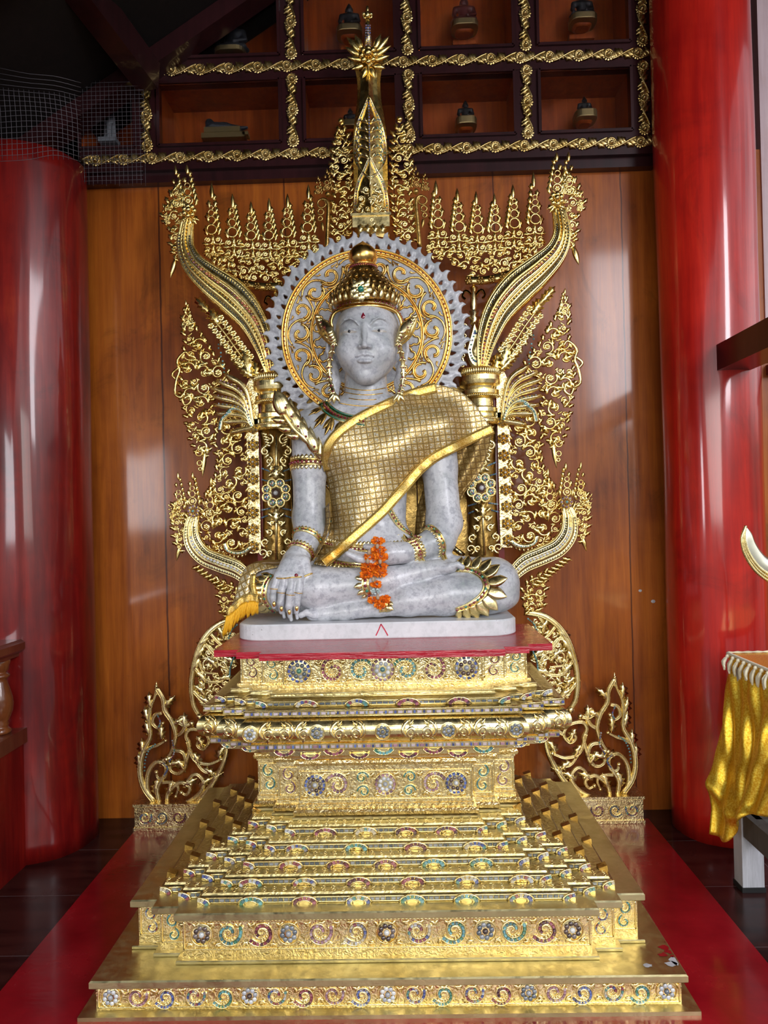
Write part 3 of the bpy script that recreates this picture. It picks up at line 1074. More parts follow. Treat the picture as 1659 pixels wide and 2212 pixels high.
def frieze(pl, z0, z1, parent, med_u, med_kinds, Rm, scrolls, corner_cols, extra_side=True):
    """scrolls: list of (u_rel, v_rel, R, a0, hand, col) on the centre face"""
    gms = []; gd = MB()
    fr = corner_panels(pl)
    H = z1 - z0
    for (a, b) in fr:
        F_ = Face(a, b, z0, z1)
        # rope borders
        for v_, r_ in ((.06 * H, .0035), (.94 * H, .0035)):
            k = int(F_.w / .012)
            uu = np.linspace(.006, F_.w - .006, max(k * 2, 4))
            tube(gd, F_.P(uu, v_ + 0 * uu, .001), np.where(np.arange(len(uu)) % 2 == 0, r_, r_ * .55), F_.N, 5)
        for u_ in (.006, F_.w - .006):
            vv = np.linspace(.05 * H, .95 * H, 12)
            tube(gd, F_.P(u_ + 0 * vv, vv, .001), .003, F_.N, 5)
    mid = max(fr, key=lambda q: q[1][0] - q[0][0])
    F_ = Face(mid[0], mid[1], z0, z1)
    for (u, v, R, a0, hand, ck) in scrolls:
        gm = MB(); gms.append(gm)
        mosaic_scroll(gm, gd, F_, (u * F_.w, v * H), R, a0, hand, ck)
    # small filler leaves
    lf = MB()
    for k in range(int(F_.w / .022)):
        u = (k + .5) * .022
        for v_, sg in ((.13, 1), (.87, -1)):
            a = rnd.uniform(-.5, .5) + (PI / 2 if sg > 0 else -PI / 2) + (.7 if k % 2 else -.7)
            d = F_.U * math.cos(a) + F_.V * math.sin(a)
            leaf(gd, F_.P(u, v_ * H, .0), d, .024, .015, F_.N, 2, .3 * (-1) ** k, .005)
    ci = 0
    for (a, b) in fr:
        if a is mid[0]: continue
        G = Face(a, b, z0, z1)
        ck = corner_cols[ci % len(corner_cols)]; ci += 1
        s = 1 if a[0] < XC else -1
        R = min(G.w * .33, H * .22)
        if G.w > .03:
            gm = MB(); gms.append(gm)
            mosaic_scroll(gm, gd, G, (G.w * .5, H * .72), R, PI / 2 + s * .3, s, ck, 1.05)
            mosaic_scroll(gm, gd, G, (G.w * .5, H * .29), R, PI / 2 - s * .3, -s, ck, 1.05)
    for g_ in gms: g_.build('mosaic_scroll', 'gem_tiles', parent)
    gd.build('gold_relief', 'gold_leaf', parent)
    for u, kd in zip(med_u, med_kinds):
        medallion(F_, u * F_.w, .52 * H, Rm, kd, 'medallion', parent)

def scallop(F_, u, half=0, up=1, R=.038, ck='mix', parent=None, dep=.008):
    """half-round antefix rimmed in gold with gems; half=-1/1 keeps only a corner quarter"""
    g = MB()
    a0, a1 = (0, PI) if half == 0 else ((0, PI / 2) if half > 0 else (PI / 2, PI))
    t = np.linspace(a0, a1, 9)
    hh = .56
    rim = np.stack([u + R * np.cos(t), up * R * hh * np.sin(t)], -1)
    inn = np.stack([u + R * .45 * np.cos(t), up * R * .45 * hh * np.sin(t)], -1)
    # plate
    pts = []
    for q in rim: pts.append(F_.P(q[0], q[1], 0.0))
    pts.append(F_.P(u, 0.0, 0.0))
    n0 = len(pts)
    P0 = np.array(pts); P1 = P0 + F_.N * dep
    if up < 0: P0, P1 = P0[::-1], P1[::-1]
    loft(g, [P0, P1])
    tube(g, F_.P(rim[:, 0], rim[:, 1], dep), .0032, F_.N, 5)
    tube(g, F_.P(inn[:, 0], inn[:, 1], dep), .0026, F_.N, 4)
    n = 7 if half == 0 else 4
    for k in range(n):
        a = a0 + (a1 - a0) * (k + .5) / n
        x = u + R * .74 * math.cos(a); y = up * R * .74 * hh * math.sin(a)
        F2 = Face.__new__(Face); F2.o = F_.o + F_.N * dep; F2.U, F2.V, F2.N, F2.w, F2.h = F_.U, F_.V, F_.N, F_.w, F_.h
        gemtile(g, F2, x, y, R * .26, R * .30, a + PI / 2, gcol(ck), .004)
        q = g.f[(4, False, 0)].pop(); g.f.setdefault((4, False, 1), []).append(q)
    return g.build('antefix', ['gold_leaf', 'gem_tiles'], parent)

def gem_line(gm, F_, v, h=.010, st=.014, ck='grey', off=.001):
    n = max(1, int(F_.w / st))
    for k in range(n):
        gemtile(gm, F_, (k + .5) * F_.w / n, v, F_.w / n * .86, h, 0, gcol(ck), .003)

YB = 3.40
# ---- tier 1: wide plain slab over a mosaic frieze
rect = lambda hw, yf, yb: np.array([(hw, yf), (hw, yb), (-hw, yb), (-hw, yf)]) + np.array([XC, 0])
z = ZP
t1 = MB()
pl = rect(.925, 2.135, YB); loft(t1, [ring(pl, z), ring(pl, z + .012)])
base1 = t1.build('base_plank', 'gold_paint', ped)
pl = rect(.882, 2.172, YB)
b1 = prism('lower_frieze', pl, [(z + .012, pl), (.094, pl)], 'gold_embossed')
plf = pl
zf0, zf1 = z + .014, .093
seq = []
# five medallions, four scroll groups of alternating commas between them
mu = [.025, .265, .502, .742, .975]
for i in range(4):
    u0, u1 = mu[i], mu[i + 1]
    for k in range(4):
        u = u0 + (u1 - u0) * (k + .9) / 4.8
        seq.append((u, .5 + .03 * (-1) ** k, .033, (PI if k % 2 else 0) + .4, 1 if k % 2 else -1, ['pink', 'blue', 'mix', 'teal', 'mix', 'red'][(i * 4 + k) % 6]))
frieze(np.array([(.882 + XC, 2.172), (.882 + XC, 3.4), (-.882 + XC, 3.4), (-.882 + XC, 2.172)]), zf0, zf1, b1, mu,
       [(None, 'white', 'white'), (None, 'white', 'brown'), (None, 'white', 'white'), (None, 'grey', 'white'), (None, 'white', 'grey')], .030, seq, ['mix'])
def slab_paint(name, pl, z0, z1, mat='gold_paint', bev=.004):
    m = MB()
    loft(m, [ring(pl(-bev), z0), ring(pl(0), z0 + bev), ring(pl(0), z1 - bev), ring(pl(-bev), z1)])
    return m.build(name, mat, ped)
slab_paint('lower_slab', lambda d: rect(.8975 + d, 2.155 - d, YB), .093, .118)
# ---- tier 2
A2, L2, S2 = .64, .084, .042
f2 = lambda d: redent(A2, L2, 2, 2.250, S2, YB - .05, d)
slab_paint('middle_base_slab', lambda d: f2(.018 + d), .118, .129, bev=.002)
b2 = prism('middle_frieze', f2(0), [(.129, f2(0)), (.137, f2(0)), (.252, f2(0))], 'gold_embossed')
mu = [.048, .262, .502, .742, .953]
seq = []
for i in range(4):
    u0, u1 = mu[i], mu[i + 1]
    for k in range(2):
        u = u0 + (u1 - u0) * (k + .82) / 2.65
        seq.append((u, .55, .042, (PI if k % 2 else 0) + .5, 1 if k % 2 else -1, ['teal', 'red', 'pink', 'mix', 'mix', 'teal'][(i * 2 + k) % 6]))
frieze(f2(0), .150, .250, b2, mu, [(None, 'brown', 'white'), (None, 'grey', 'white'), (None, 'brown', 'white'), (None, 'grey', 'brown'), (None, 'brown', 'white')], .034, seq, ['mix', 'teal'])
slab_paint('middle_slab', lambda d: f2(.020 + d), .252, .277)

# ---- five shallow steps with mosaic lines and half-round antefixes
n_ant = 0
for i in range(5):
    a_ = .60 - .061 * i; yf = 2.289 + .060 * i; yb_ = YB - .09 - .05 * i
    z0 = .277 + .028 * i
    f_ = lambda d: redent(a_, .072, 2, yf, .036, yb_, d)
    m = MB()
    loft(m, [ring(f_(0), z0 - .001), ring(f_(0), z0 + .017), ring(f_(-.006), z0 + .021), ring(f_(-.010), z0 + .021), ring(f_(-.013), z0 + .027)], cap=True)
    st = m.build('step', 'gold_tread', ped)
    gm = MB(); gr = MB()
    for (a, b) in corner_panels(f_(0)):
        F_ = Face(a, b, z0, z0 + .028)
        gem_line(gm, F_, .010, .008, .017, 'grey')
        for v_ in (.003, .0175):
            uu = np.linspace(0, F_.w, max(3, int(F_.w / .02)))
            tube(gr, F_.P(uu, v_ + 0 * uu, .0), .0028, F_.N, 4)
    for (a, b) in side_panels(f_(0)):
        F_ = Face(a, b, z0, z0 + .028)
        gem_line(gm, F_, .010, .007, .02, 'grey')
    tag(gm.build('mosaic_line', 'gem_tiles', st), kind='stuff')
    gr.build('gold_edge', 'gold_leaf', st)
    # tread ornament : fine raised curls on the front tread
    tr = MB()
    for (a, b) in corner_panels(f_(0)):
        L_ = b[0] - a[0]
        for k in range(int(L_ / .032)):
            x = a[0] + .016 + k * .032
            if x > b[0] - .01: break
            for (yy, hd) in ((a[1] + .026, 1), (a[1] + .044, -1)):
                sp = spiral2d((x, yy), .009, rnd.uniform(0, 6), .9, hd, .3, 7)
                tube(tr, np.concatenate([sp, np.full((7, 1), z0 + .027)], 1), .0018, (0, 0, 1), 4)
    tag(tr.build('tread_curls', 'gold_leaf', st), kind='stuff')
    fr = corner_panels(f_(0))
    for (a, b) in fr:
        F_ = Face(a, b, z0, z0 + .028)
        if F_.w < .2:
            scallop(F_, 0 if (a[0] < XC) else F_.w, 1 if a[0] < XC else -1, 1, .040, 'mix', st); n_ant += 1
        else:
            scallop(F_, 0, 1, 1, .040, 'mix', st); scallop(F_, F_.w, -1, 1, .040, 'mix', st)
            nn = 6 if i < 2 else (5 if i < 3 else 4)
            for k in range(nn):
                u = F_.w * (k + (.55 if i % 2 else 1.0)) / (nn + (.1 if i % 2 else 1.0))
                scallop(F_, u, 0, 1, .042, rnd.choice(['mix', 'red', 'teal', 'mix']), st)
    # plain corner tongues seen along the sides
    sd = MB()
    for sx_ in (-1, 1):
        xs_ = XC + sx_ * (a_ + .144)
        for k in range(4):
            y_ = yf + .13 + k * .20
            q = np.array([(xs_, y_, z0 + .002), (xs_ - sx_ * .034, y_, z0 + .030), (xs_ - sx_ * .004, y_, z0 + .040)])
            loft(sd, [q if sx_ < 0 else q[::-1], (q if sx_ < 0 else q[::-1]) + np.array([0, .03, 0])])
    sd.build('side_antefixes', 'gold_old', st)['kind'] = 'stuff'

# ---- die (waist) with mosaic panel
zb, zt = .4156, .613
A3, L3, S3, Y3 = .315, .082, .045, 2.600
f3 = lambda d, a=A3, l=L3: redent(a, l, 2, Y3, S3, YB - .28, d)
slab_paint('waist_plinth', lambda d: f3(.022 + d), zb, zb + .010, bev=.002)
m = MB()
prof = [(.4256, .006), (.430, .016), (.442, .019), (.450, .012), (.452, .004), (.466, .004), (.468, 0), (.596, 0), (.598, .004), (.604, .004), (.607, .012), (.617, .015), (.626, .010), (.630, 0)]
loft(m, [ring(f3(d), z) for z, d in prof])
die = m.build('waist_block', 'gold_embossed', ped)
seq = [(.225, .5, .045, PI * .9, -1, 'pink'), (.365, .72, .024, 0.0, 1, 'teal'), (.375, .30, .024, PI, -1, 'teal'),
       (.775, .5, .045, PI * .1, 1, 'pink'), (.645, .72, .024, PI, -1, 'teal'), (.635, .30, .024, 0, 1, 'teal')]
frieze(f3(0), .474, .590, die, [.095, .5, .905], [('blue', 'brown', 'white'), ('pink', 'white', 'white'), ('blue', 'brown', 'white')], .040, seq, ['teal', 'pink'])
wv = MB()
F_ = Face((XC - A3, Y3), (XC + A3, Y3), .45, .47)
for v_, amp, r_ in ((.006, .003, .002), (.148, .0, .003),):
    uu = np.linspace(.01, F_.w - .01, 120)
    tube(wv, F_.P(uu, .009 + .004 * np.sin(uu * 2 * PI / .022), .005), .0022, F_.N, 4)
wv.build('wave_moulding', 'gold_leaf', die)

# ---- flaring mouldings, torus
m = MB()
prof = [(.630, .0), (.634, .020), (.646, .022), (.650, .050), (.664, .054), (.668, .085), (.690, .088), (.694, .112), (.704, .114), (.708, .140), (.728, .142), (.734, .130)]
loft(m, [ring(f3(d), z) for z, d in prof])
fl = m.build('flared_mouldings', 'gold_leaf', ped)
gm = MB()
for (a, b) in corner_panels(f3(.142)):
    F_ = Face(a, b, .708, .728)
    n = int(F_.w / .03)
    for k in range(max(n, 2)):
        w_ = F_.w / max(n, 2)
        gemtile(gm, F_, (k + .35) * w_, .010, w_ * .52, .010, 0, gcol('pink') if k % 3 == 1 else (.48, .40, .42), .004)
        gemtile(gm, F_, (k + .85) * w_, .010, w_ * .28, .011, 0, gcol('blue'), .004)
tag(gm.build('mosaic_line', 'gem_tiles', fl), kind='stuff')
for (a, b) in corner_panels(f3(.115)):
    F_ = Face(a, b, .700, .72)
    if F_.w < .2:
        scallop(F_, F_.w * .5, 0, -1, .030, 'mix', fl)
    else:
        for k in range(5):
            scallop(F_, F_.w * (k + .5) / 5, 0, -1, .036, rnd.choice(['red', 'teal']), fl)
            if k < 4:
                F2 = Face(a + np.array([0, .03]), b + np.array([0, .03]), .676, .7)
                scallop(F2, F_.w * (k + 1) / 5, 0, -1, .034, rnd.choice(['red', 'teal']), fl)
m = MB()
prof = [(.733 + .0425 * (1 - math.cos(t)), .128 + .050 * math.sin(t) ** .8) for t in np.linspace(.05, PI - .05, 22)]
loft(m, [ring(f3(d), z) for z, d in prof])
tor = m.build('torus_moulding', 'gold_leaf', ped)
gd = MB()
for (a, b) in corner_panels(f3(.176)):
    F_ = Face(a, b, .735, .816); big = F_.w > .3
    us = np.arange(.04, F_.w - .02, .0605) if big else [F_.w * .5]
    med = [.045, .275, .5, .725, .955]
    for q, u in enumerate(us):
        if big and min(abs(u / F_.w - mm) for mm in med) < .040: continue
        s_ = 1 if q % 2 else -1; v_ = .041
        def cv(P2, hx=0.0):
            P2 = np.asarray(P2); ht = -.030 * (np.abs(P2[..., 1] - .0405) / .04) ** 2.2
            return F_.P(P2[..., 0], P2[..., 1], ht + hx)
        sp = spiral2d((u, v_), .031, PI / 2, 1.2, s_, .22, 20)
        tube(gd, cv(sp), np.linspace(.0080, .0045, 20), F_.N, 6)
        sp = spiral2d((u + .004 * s_, v_ - .004), .019, -PI / 2, 1.0, -s_, .3, 14)
        tube(gd, cv(sp, .002), np.linspace(.0055, .004, 14), F_.N, 6)
        for ang in (.5, 1.6, 2.7, 3.8, 5.0, 6.0):
            dd = F_.U * math.cos(ang) + F_.V * math.sin(ang)
            q0 = np.array([u + .012 * math.cos(ang), v_ + .012 * math.sin(ang)])
            leaf(gd, cv(q0, -.001), dd, .024, .014, F_.N, 2, .5 * s_, .007)
tag(gd.build('scroll_relief', 'gold_leaf', tor), kind='stuff')
F_ = [Face(a, b, .735, .816) for a, b in corner_panels(f3(.178)) if b[0] - a[0] > .3][0]
for u in (.045, .275, .5, .725, .955):
    medallion(F_, u * F_.w, .0405, .026, (None, 'white' if u < .1 else 'grey', 'grey'), 'medallion', tor)
# ---- upper receding mouldings
m = MB()
prof = [(.815, .12), (.822, .148), (.826, .150), (.842, .150), (.846, .135), (.847, .120), (.850, .115), (.866, .115), (.868, .085), (.872, .07), (.884, .068), (.884, .045)]
loft(m, [ring(f3(d, A3 + .01), z) for z, d in prof])
up_ = m.build('upper_mouldings', 'gold_tread', ped)
gm = MB()
for (a, b) in corner_panels(f3(.150, A3 + .01)):
    F_ = Face(a, b, .826, .842); n = max(2, int(F_.w / .032)); w_ = F_.w / n
    for k in range(n):
        gemtile(gm, F_, (k + .35) * w_, .008, w_ * .52, .009, 0, (.55, .47, .52), .004)
        gemtile(gm, F_, (k + .85) * w_, .008, w_ * .26, .010, 0, gcol('blue'), .004)
for (a, b) in corner_panels(f3(.115, A3 + .01)):
    gem_line(gm, Face(a, b, .850, .866), .008, .007, .02, 'grey')
tag(gm.build('mosaic_line', 'gem_tiles', up_), kind='stuff')
ed = MB()
for d_, z_ in ((.150, .824), (.150, .844), (.115, .852), (.115, .866), (.07, .872), (.07, .883)):
    for (a, b) in corner_panels(f3(d_, A3 + .01)):
        tube(ed, [(a[0], a[1], z_), ((a[0] + b[0]) / 2, a[1], z_), (b[0], b[1], z_)], .0032, NB_, 5)
ed.build('gold_edge', 'gold_leaf', up_)
for (a, b) in corner_panels(f3(.115, A3 + .01)):
    F_ = Face(a, b, .850, .87)
    if F_.w < .2: scallop(F_, 0 if a[0] < XC else F_.w, 1 if a[0] < XC else -1, 1, .040, 'mix', up_)
    else:
        scallop(F_, 0, 1, 1, .040, 'mix', up_); scallop(F_, F_.w, -1, 1, .040, 'mix', up_)
        for k in range(4): scallop(F_, F_.w * (k + 1) / 5, 0, 1, .042, rnd.choice(['mix', 'red']), up_)
# ---- upper frieze box
f4 = lambda d: redent(.365, .085, 2, 2.600, .042, YB - .28, d)
m = MB()
loft(m, [ring(f4(d), z) for z, d in ((.882, .012), (.890, .012), (.892, 0), (.998, 0))])
b4 = m.build('upper_frieze', 'gold_embossed', ped)
seq = [(.255, .5, .046, PI * .6, 1, 'red'), (.39, .5, .046, PI * .1, 1, 'teal'), (.615, .5, .046, PI * .9, -1, 'teal'), (.75, .5, .046, PI * .4, -1, 'red')]
frieze(f4(0), .896, .996, b4, [.085, .5, .915], [('blue', 'grey', 'teal'), ('pink', 'white', 'teal'), ('blue', 'brown', 'white')], .044, seq, ['red', 'teal'])

# ---- red board on top
f5 = lambda d: redent(.436, .092, 2, 2.540, .045, YB - .20, d)
m = MB()
loft(m, [ring(f5(0), .9985), ring(f5(0), 1.023)])
tag(m.build('red_board', 'red_board_paint'), 'glossy red painted board with stepped corners on top of the golden pedestal under the statue', 'board')
# ================================================================ signed-distance sculpting
class SDF:
    def __init__(s, lo, hi, h):
        s.lo = np.asarray(lo, float); s.h = h
        s.nn = np.ceil((np.asarray(hi) - s.lo) / h).astype(int) + 1
        s.ax = [s.lo[i] + h * np.arange(s.nn[i]) for i in range(3)]
        s.D = np.full(s.nn, .5, np.float32)

    def _sl(s, lo, hi):
        sl = []
        for i in range(3):
            a = int(max(0, math.floor((lo[i] - s.lo[i]) / s.h))); b = int(min(s.nn[i], math.ceil((hi[i] - s.lo[i]) / s.h) + 1))
            if b <= a: return None
            sl.append(slice(a, b))
        return tuple(sl)

    def _grid(s, sl):
        return [s.ax[i][sl[i]].astype(np.float32).reshape([-1 if j == i else 1 for j in range(3)]) for i in range(3)]

    def _comb(s, sl, d, k, op):
        o = s.D[sl]
        if op == 'sub':
            d = -d
            if k > 0:
                h = np.maximum(k - np.abs(o - d), 0) / k
                s.D[sl] = np.maximum(o, d) + h * h * k * .25
            else: s.D[sl] = np.maximum(o, d)
        else:
            if k > 0:
                h = np.maximum(k - np.abs(o - d), 0) / k
                s.D[sl] = np.minimum(o, d) - h * h * k * .25
            else: s.D[sl] = np.minimum(o, d)

    def cone(s, a, b, ra, rb, k=.02, op='add', flat=None):
        """round cone between a and b; flat=(axis vector, factor) squashes across that axis"""
        a = np.asarray(a, float); b = np.asarray(b, float)
        R = max(ra, rb) + k + 2.5 * s.h
        sl = s._sl(np.minimum(a, b) - R, np.maximum(a, b) + R)
        if sl is None: return s
        X, Y, Z = s._grid(sl)
        ba = b - a; L2 = float(ba @ ba) + 1e-12
        px, py, pz = X - a[0], Y - a[1], Z - a[2]
        t = np.clip((px * ba[0] + py * ba[1] + pz * ba[2]) / L2, 0, 1)
        qx, qy, qz = px - t * ba[0], py - t * ba[1], pz - t * ba[2]
        if flat is not None:
            n, f = nrm(flat[0]), flat[1]
            dn = qx * n[0] + qy * n[1] + qz * n[2]
            g = (1 / f - 1)
            qx = qx + dn * n[0] * g; qy = qy + dn * n[1] * g; qz = qz + dn * n[2] * g
            d = np.sqrt(qx * qx + qy * qy + qz * qz) - (ra + (rb - ra) * t)
            d = d * min(f, 1)
        else:
            d = np.sqrt(qx * qx + qy * qy + qz * qz) - (ra + (rb - ra) * t)
        s._comb(sl, d, k, op)
        return s

    def chain(s, pts, rs, k=.02, op='add', flat=None):
        for i in range(len(pts) - 1):
            s.cone(pts[i], pts[i + 1], rs[i], rs[i + 1], k, op, flat)
        return s

    def ell(s, c, r, k=.02, op='add', R=None):
        c = np.asarray(c, float); r = np.asarray(r, float)
        m = r.max() + k + 2.5 * s.h
        sl = s._sl(c - m, c + m)
        if sl is None: return s
        X, Y, Z = s._grid(sl)
        X, Y, Z = X - c[0], Y - c[1], Z - c[2]
        if R is not None:
            R = np.array(R).T
            X, Y, Z = (R[0, 0] * X + R[0, 1] * Y + R[0, 2] * Z, R[1, 0] * X + R[1, 1] * Y + R[1, 2] * Z, R[2, 0] * X + R[2, 1] * Y + R[2, 2] * Z)
        k0 = np.sqrt((X / r[0]) ** 2 + (Y / r[1]) ** 2 + (Z / r[2]) ** 2)
        k1 = np.sqrt((X / r[0] ** 2) ** 2 + (Y / r[1] ** 2) ** 2 + (Z / r[2] ** 2) ** 2) + 1e-9
        s._comb(sl, k0 * (k0 - 1) / k1, k, op)
        return s

    def halfspace(s, axis, val, sign, k=0.0):
        """remove everything with sign*(x[axis]-val) > 0"""
        g = s._grid((slice(None),) * 3)[axis]
        s.D = np.maximum(s.D, (sign * (g - val)).astype(np.float32))
        return s

    def nets(s):
        D = s.D; ins = D < 0
        nx, ny, nz = D.shape
        cnt = np.zeros((nx - 1, ny - 1, nz - 1), np.uint8)
        for i in (0, 1):
            for j in (0, 1):
                for k in (0, 1):
                    cnt += ins[i:nx - 1 + i, j:ny - 1 + j, k:nz - 1 + k]
        act = (cnt > 0) & (cnt < 8)
        I = np.argwhere(act)
        idx = np.full(act.shape, -1, np.int64)
        idx[tuple(I.T)] = np.arange(len(I))
        acc = np.zeros((len(I), 3)); num = np.zeros(len(I))
        cor = [(i, j, k) for i in (0, 1) for j in (0, 1) for k in (0, 1)]
        val = {c: D[I[:, 0] + c[0], I[:, 1] + c[1], I[:, 2] + c[2]].astype(float) for c in cor}
        for c in cor:
            for a in range(3):
                if c[a]: continue
                c2 = list(c); c2[a] = 1; c2 = tuple(c2)
                v0, v1 = val[c], val[c2]
                x = (v0 < 0) != (v1 < 0)
                t = np.where(x, v0 / np.where(x, v0 - v1, 1), 0)
                p = np.zeros((len(I), 3)) + np.array(c); p[:, a] = t
                acc += p * x[:, None]; num += x
        V = s.lo + s.h * (I + acc / num[:, None])
        Q = []
        for a in range(3):
            b, c = (a + 1) % 3, (a + 2) % 3
            lo_ = [slice(None)] * 3; hi_ = [slice(None)] * 3
            lo_[a] = slice(0, -1); hi_[a] = slice(1, None)
            i0, i1 = ins[tuple(lo_)], ins[tuple(hi_)]
            for flip in (False, True):
                E = np.argwhere((i0 & ~i1) if not flip else (~i0 & i1))
                ok = (E[:, b] > 0) & (E[:, c] > 0) & (E[:, b] < D.shape[b] - 1) & (E[:, c] < D.shape[c] - 1)
                E = E[ok]
                q = []
                for (db, dc) in ((0, 0), (-1, 0), (-1, -1), (0, -1)):
                    e_ = E.copy(); e_[:, b] += db; e_[:, c] += dc
                    q.append(idx[tuple(e_.T)])
                q = np.stack(q, 1)
                if flip: q = q[:, ::-1]
                Q.append(q[:, ::1] if a != 9 else q)
        return V, np.concatenate(Q)

    def sample(s, P):
        """trilinear value at points"""
        g = (np.asarray(P) - s.lo) / s.h
        g = np.clip(g, 0, np.array(s.nn) - 1.001)
        i = g.astype(int); f = g - i
        o = 0
        for a in (0, 1):
            for b in (0, 1):
                for c in (0, 1):
                    w = (f[:, 0] if a else 1 - f[:, 0]) * (f[:, 1] if b else 1 - f[:, 1]) * (f[:, 2] if c else 1 - f[:, 2])
                    o = o + w * s.D[i[:, 0] + a, i[:, 1] + b, i[:, 2] + c]
        return o

    def front(s, x, z, y0, y1, n=90):
        """first surface met going +Y at (x,z); nan if none"""
        x = np.asarray(x, float).ravel(); z = np.asarray(z, float).ravel()
        out = np.full(len(x), np.nan)
        ys = np.linspace(y0, y1, n)
        prev = np.full(len(x), 1.0)
        for k, y in enumerate(ys):
            v = s.sample(np.stack([x, np.full(len(x), y), z], 1))
            hit = (v < 0) & np.isnan(out)
            t = np.where(hit & (k > 0), prev / (prev - v + 1e-9), 1)
            out[hit] = (y - (1 - t) * (ys[1] - ys[0]))[hit]
            prev = v
        return out

    def normal(s, P):
        e = s.h
        P = np.atleast_2d(P)
        g = np.stack([s.sample(P + np.eye(3)[i] * e) - s.sample(P - np.eye(3)[i] * e) for i in range(3)], 1)
        return g / (np.linalg.norm(g, axis=1, keepdims=True) + 1e-9)

    def project(s, P, off=0.0, it=4):
        P = np.array(P, float)
        for _ in range(it):
            P = P - s.normal(P) * (s.sample(P) - off)[:, None]
        return P


# ================================================================ the marble statue
SX = at(790, 1300, 2.95)[0]
statue = thing('marble_buddha_statue', 'large grey-white marble seated statue with gold crown on the red board', 'statue', (SX, 3.05, 1.023))

# --- slab
sl_pts = []
xa, xb = at(517, 1350, 2.9)[0], at(1114, 1340, 2.9)[0]
yf_, yb_ = 2.815, 3.26
m = MB()
cr = .10
ol = []
for cx, cy, a0 in ((xb - cr, yf_ + cr, -PI / 2), (xb - cr, yb_ - cr, 0), (xa + cr, yb_ - cr, PI / 2), (xa + cr, yf_ + cr, PI)):
    for t in np.linspace(0, PI / 2, 9): ol.append((cx + cr * math.cos(a0 + t), cy + cr * math.sin(a0 + t)))
ol = np.array(ol); cen = ol.mean(0)
def sh(d): return cen + (ol - cen) * (1 - d / .5)
loft(m, [ring(sh(.004), 1.0232), ring(sh(0), 1.027), ring(sh(0), 1.080), ring(sh(.006), 1.086)], smooth=False)
slabo = m.build('base_slab', 'marble_slab', statue)
# red chalk mark on the slab
m = MB()
for a, b in (((812, 1373), (823, 1348)), ((823, 1348), (838, 1373))):
    pa, pb = at(*a, 2.8145), at(*b, 2.8145)
    ribbon_xsec(m, [pa, (pa + pb) / 2 + [.001, 0, 0], pb], [(-.0022, 0), (-.0022, .0008), (.0022, .0008), (.0022, 0)], NB_)
m.build('red_chalk_mark', 'red_chalk', slabo)

KP = lambda px, py, Y: at(px, py, Y)
S = 1 / 1550.0
def rp(r, Y): return r * Y / 1550.0
B = SDF((-.80, 2.74, 1.07), (.66, 3.45, 2.06), .0062)
ZS = 1.086
# torso
B.ell(KP(803, 1180, 3.10), (.200, .155, .10), .05)
B.cone(KP(803, 1190, 3.10), KP(800, 1090, 3.11), .150, .135, .05, flat=((0, 1, 0), .85))
B.cone(KP(800, 1090, 3.11), KP(806, 990, 3.10), .138, .165, .06, flat=((0, 1, 0), .80))
B.ell(KP(745, 970, 3.075), (.10, .095, .10), .07)
B.ell(KP(858, 970, 3.075), (.10, .095, .10), .07)
B.cone(KP(700, 918, 3.11), KP(905, 912, 3.11), .082, .082, .06)
B.cone(KP(722, 945, 3.1), KP(890, 940, 3.1), .11, .11, .05)
B.cone(KP(748, 895, 3.12), KP(838, 893, 3.12), .075, .075, .05)
# neck
B.cone(KP(793, 905, 3.135), KP(790, 815, 3.14), .102, .092, .035)
# right arm (viewer's left)
aR = [KP(671, 925, 3.11), KP(668, 1010, 3.10), KP(668, 1120, 3.08), KP(672, 1150, 3.055), KP(648, 1195, 2.975)]
B.chain(aR, [.084, .072, .068, .064, .050], .03)
# left arm (viewer's right)
aL = [KP(945, 925, 3.11), KP(949, 1010, 3.12), KP(960, 1130, 3.09), KP(950, 1165, 3.04), KP(888, 1192, 2.965)]
B.chain(aL, [.088, .074, .074, .064, .045], .03)
# thighs
B.cone(KP(770, 1240, 3.12), KP(590, 1262, 3.00), .100, .083, .03)
B.cone(KP(840, 1235, 3.12), KP(1060, 1258, 3.00), .100, .098, .03)
B.ell(KP(577, 1280, 2.99), (.080, .085, .075), .03)
B.ell(KP(1070, 1262, 2.99), (.100, .105, .108), .03)
B.ell(KP(1060, 1292, 2.98), (.112, .10, .055), .03)
# right shin over the left leg, foot sole up at the right
B.chain([KP(590, 1278, 2.975), KP(690, 1270, 2.935), KP(790, 1262, 2.935), KP(850, 1252, 2.94), KP(905, 1236, 2.95), KP(945, 1228, 2.95)],
        [.082, .088, .066, .055, .042, .036], .02, flat=((0, 0, 1), 1.0))
# left shin beneath, foot to the left
B.chain([KP(1050, 1282, 2.96), KP(960, 1288, 2.93), KP(880, 1298, 2.915), KP(820, 1311, 2.905), KP(745, 1321, 2.90), KP(690, 1327, 2.895)],
        [.085, .078, .062, .038, .034, .028], .016)
B.cone(KP(880, 1290, 2.96), KP(640, 1300, 2.97), .05, .05, .03)
B.halfspace(2, ZS - .006, -1)
bV, bF = B.nets()

# --- feet and hands, finer
def part_sdf(lo, hi, h): return SDF(np.minimum(lo, hi), np.maximum(lo, hi), h)
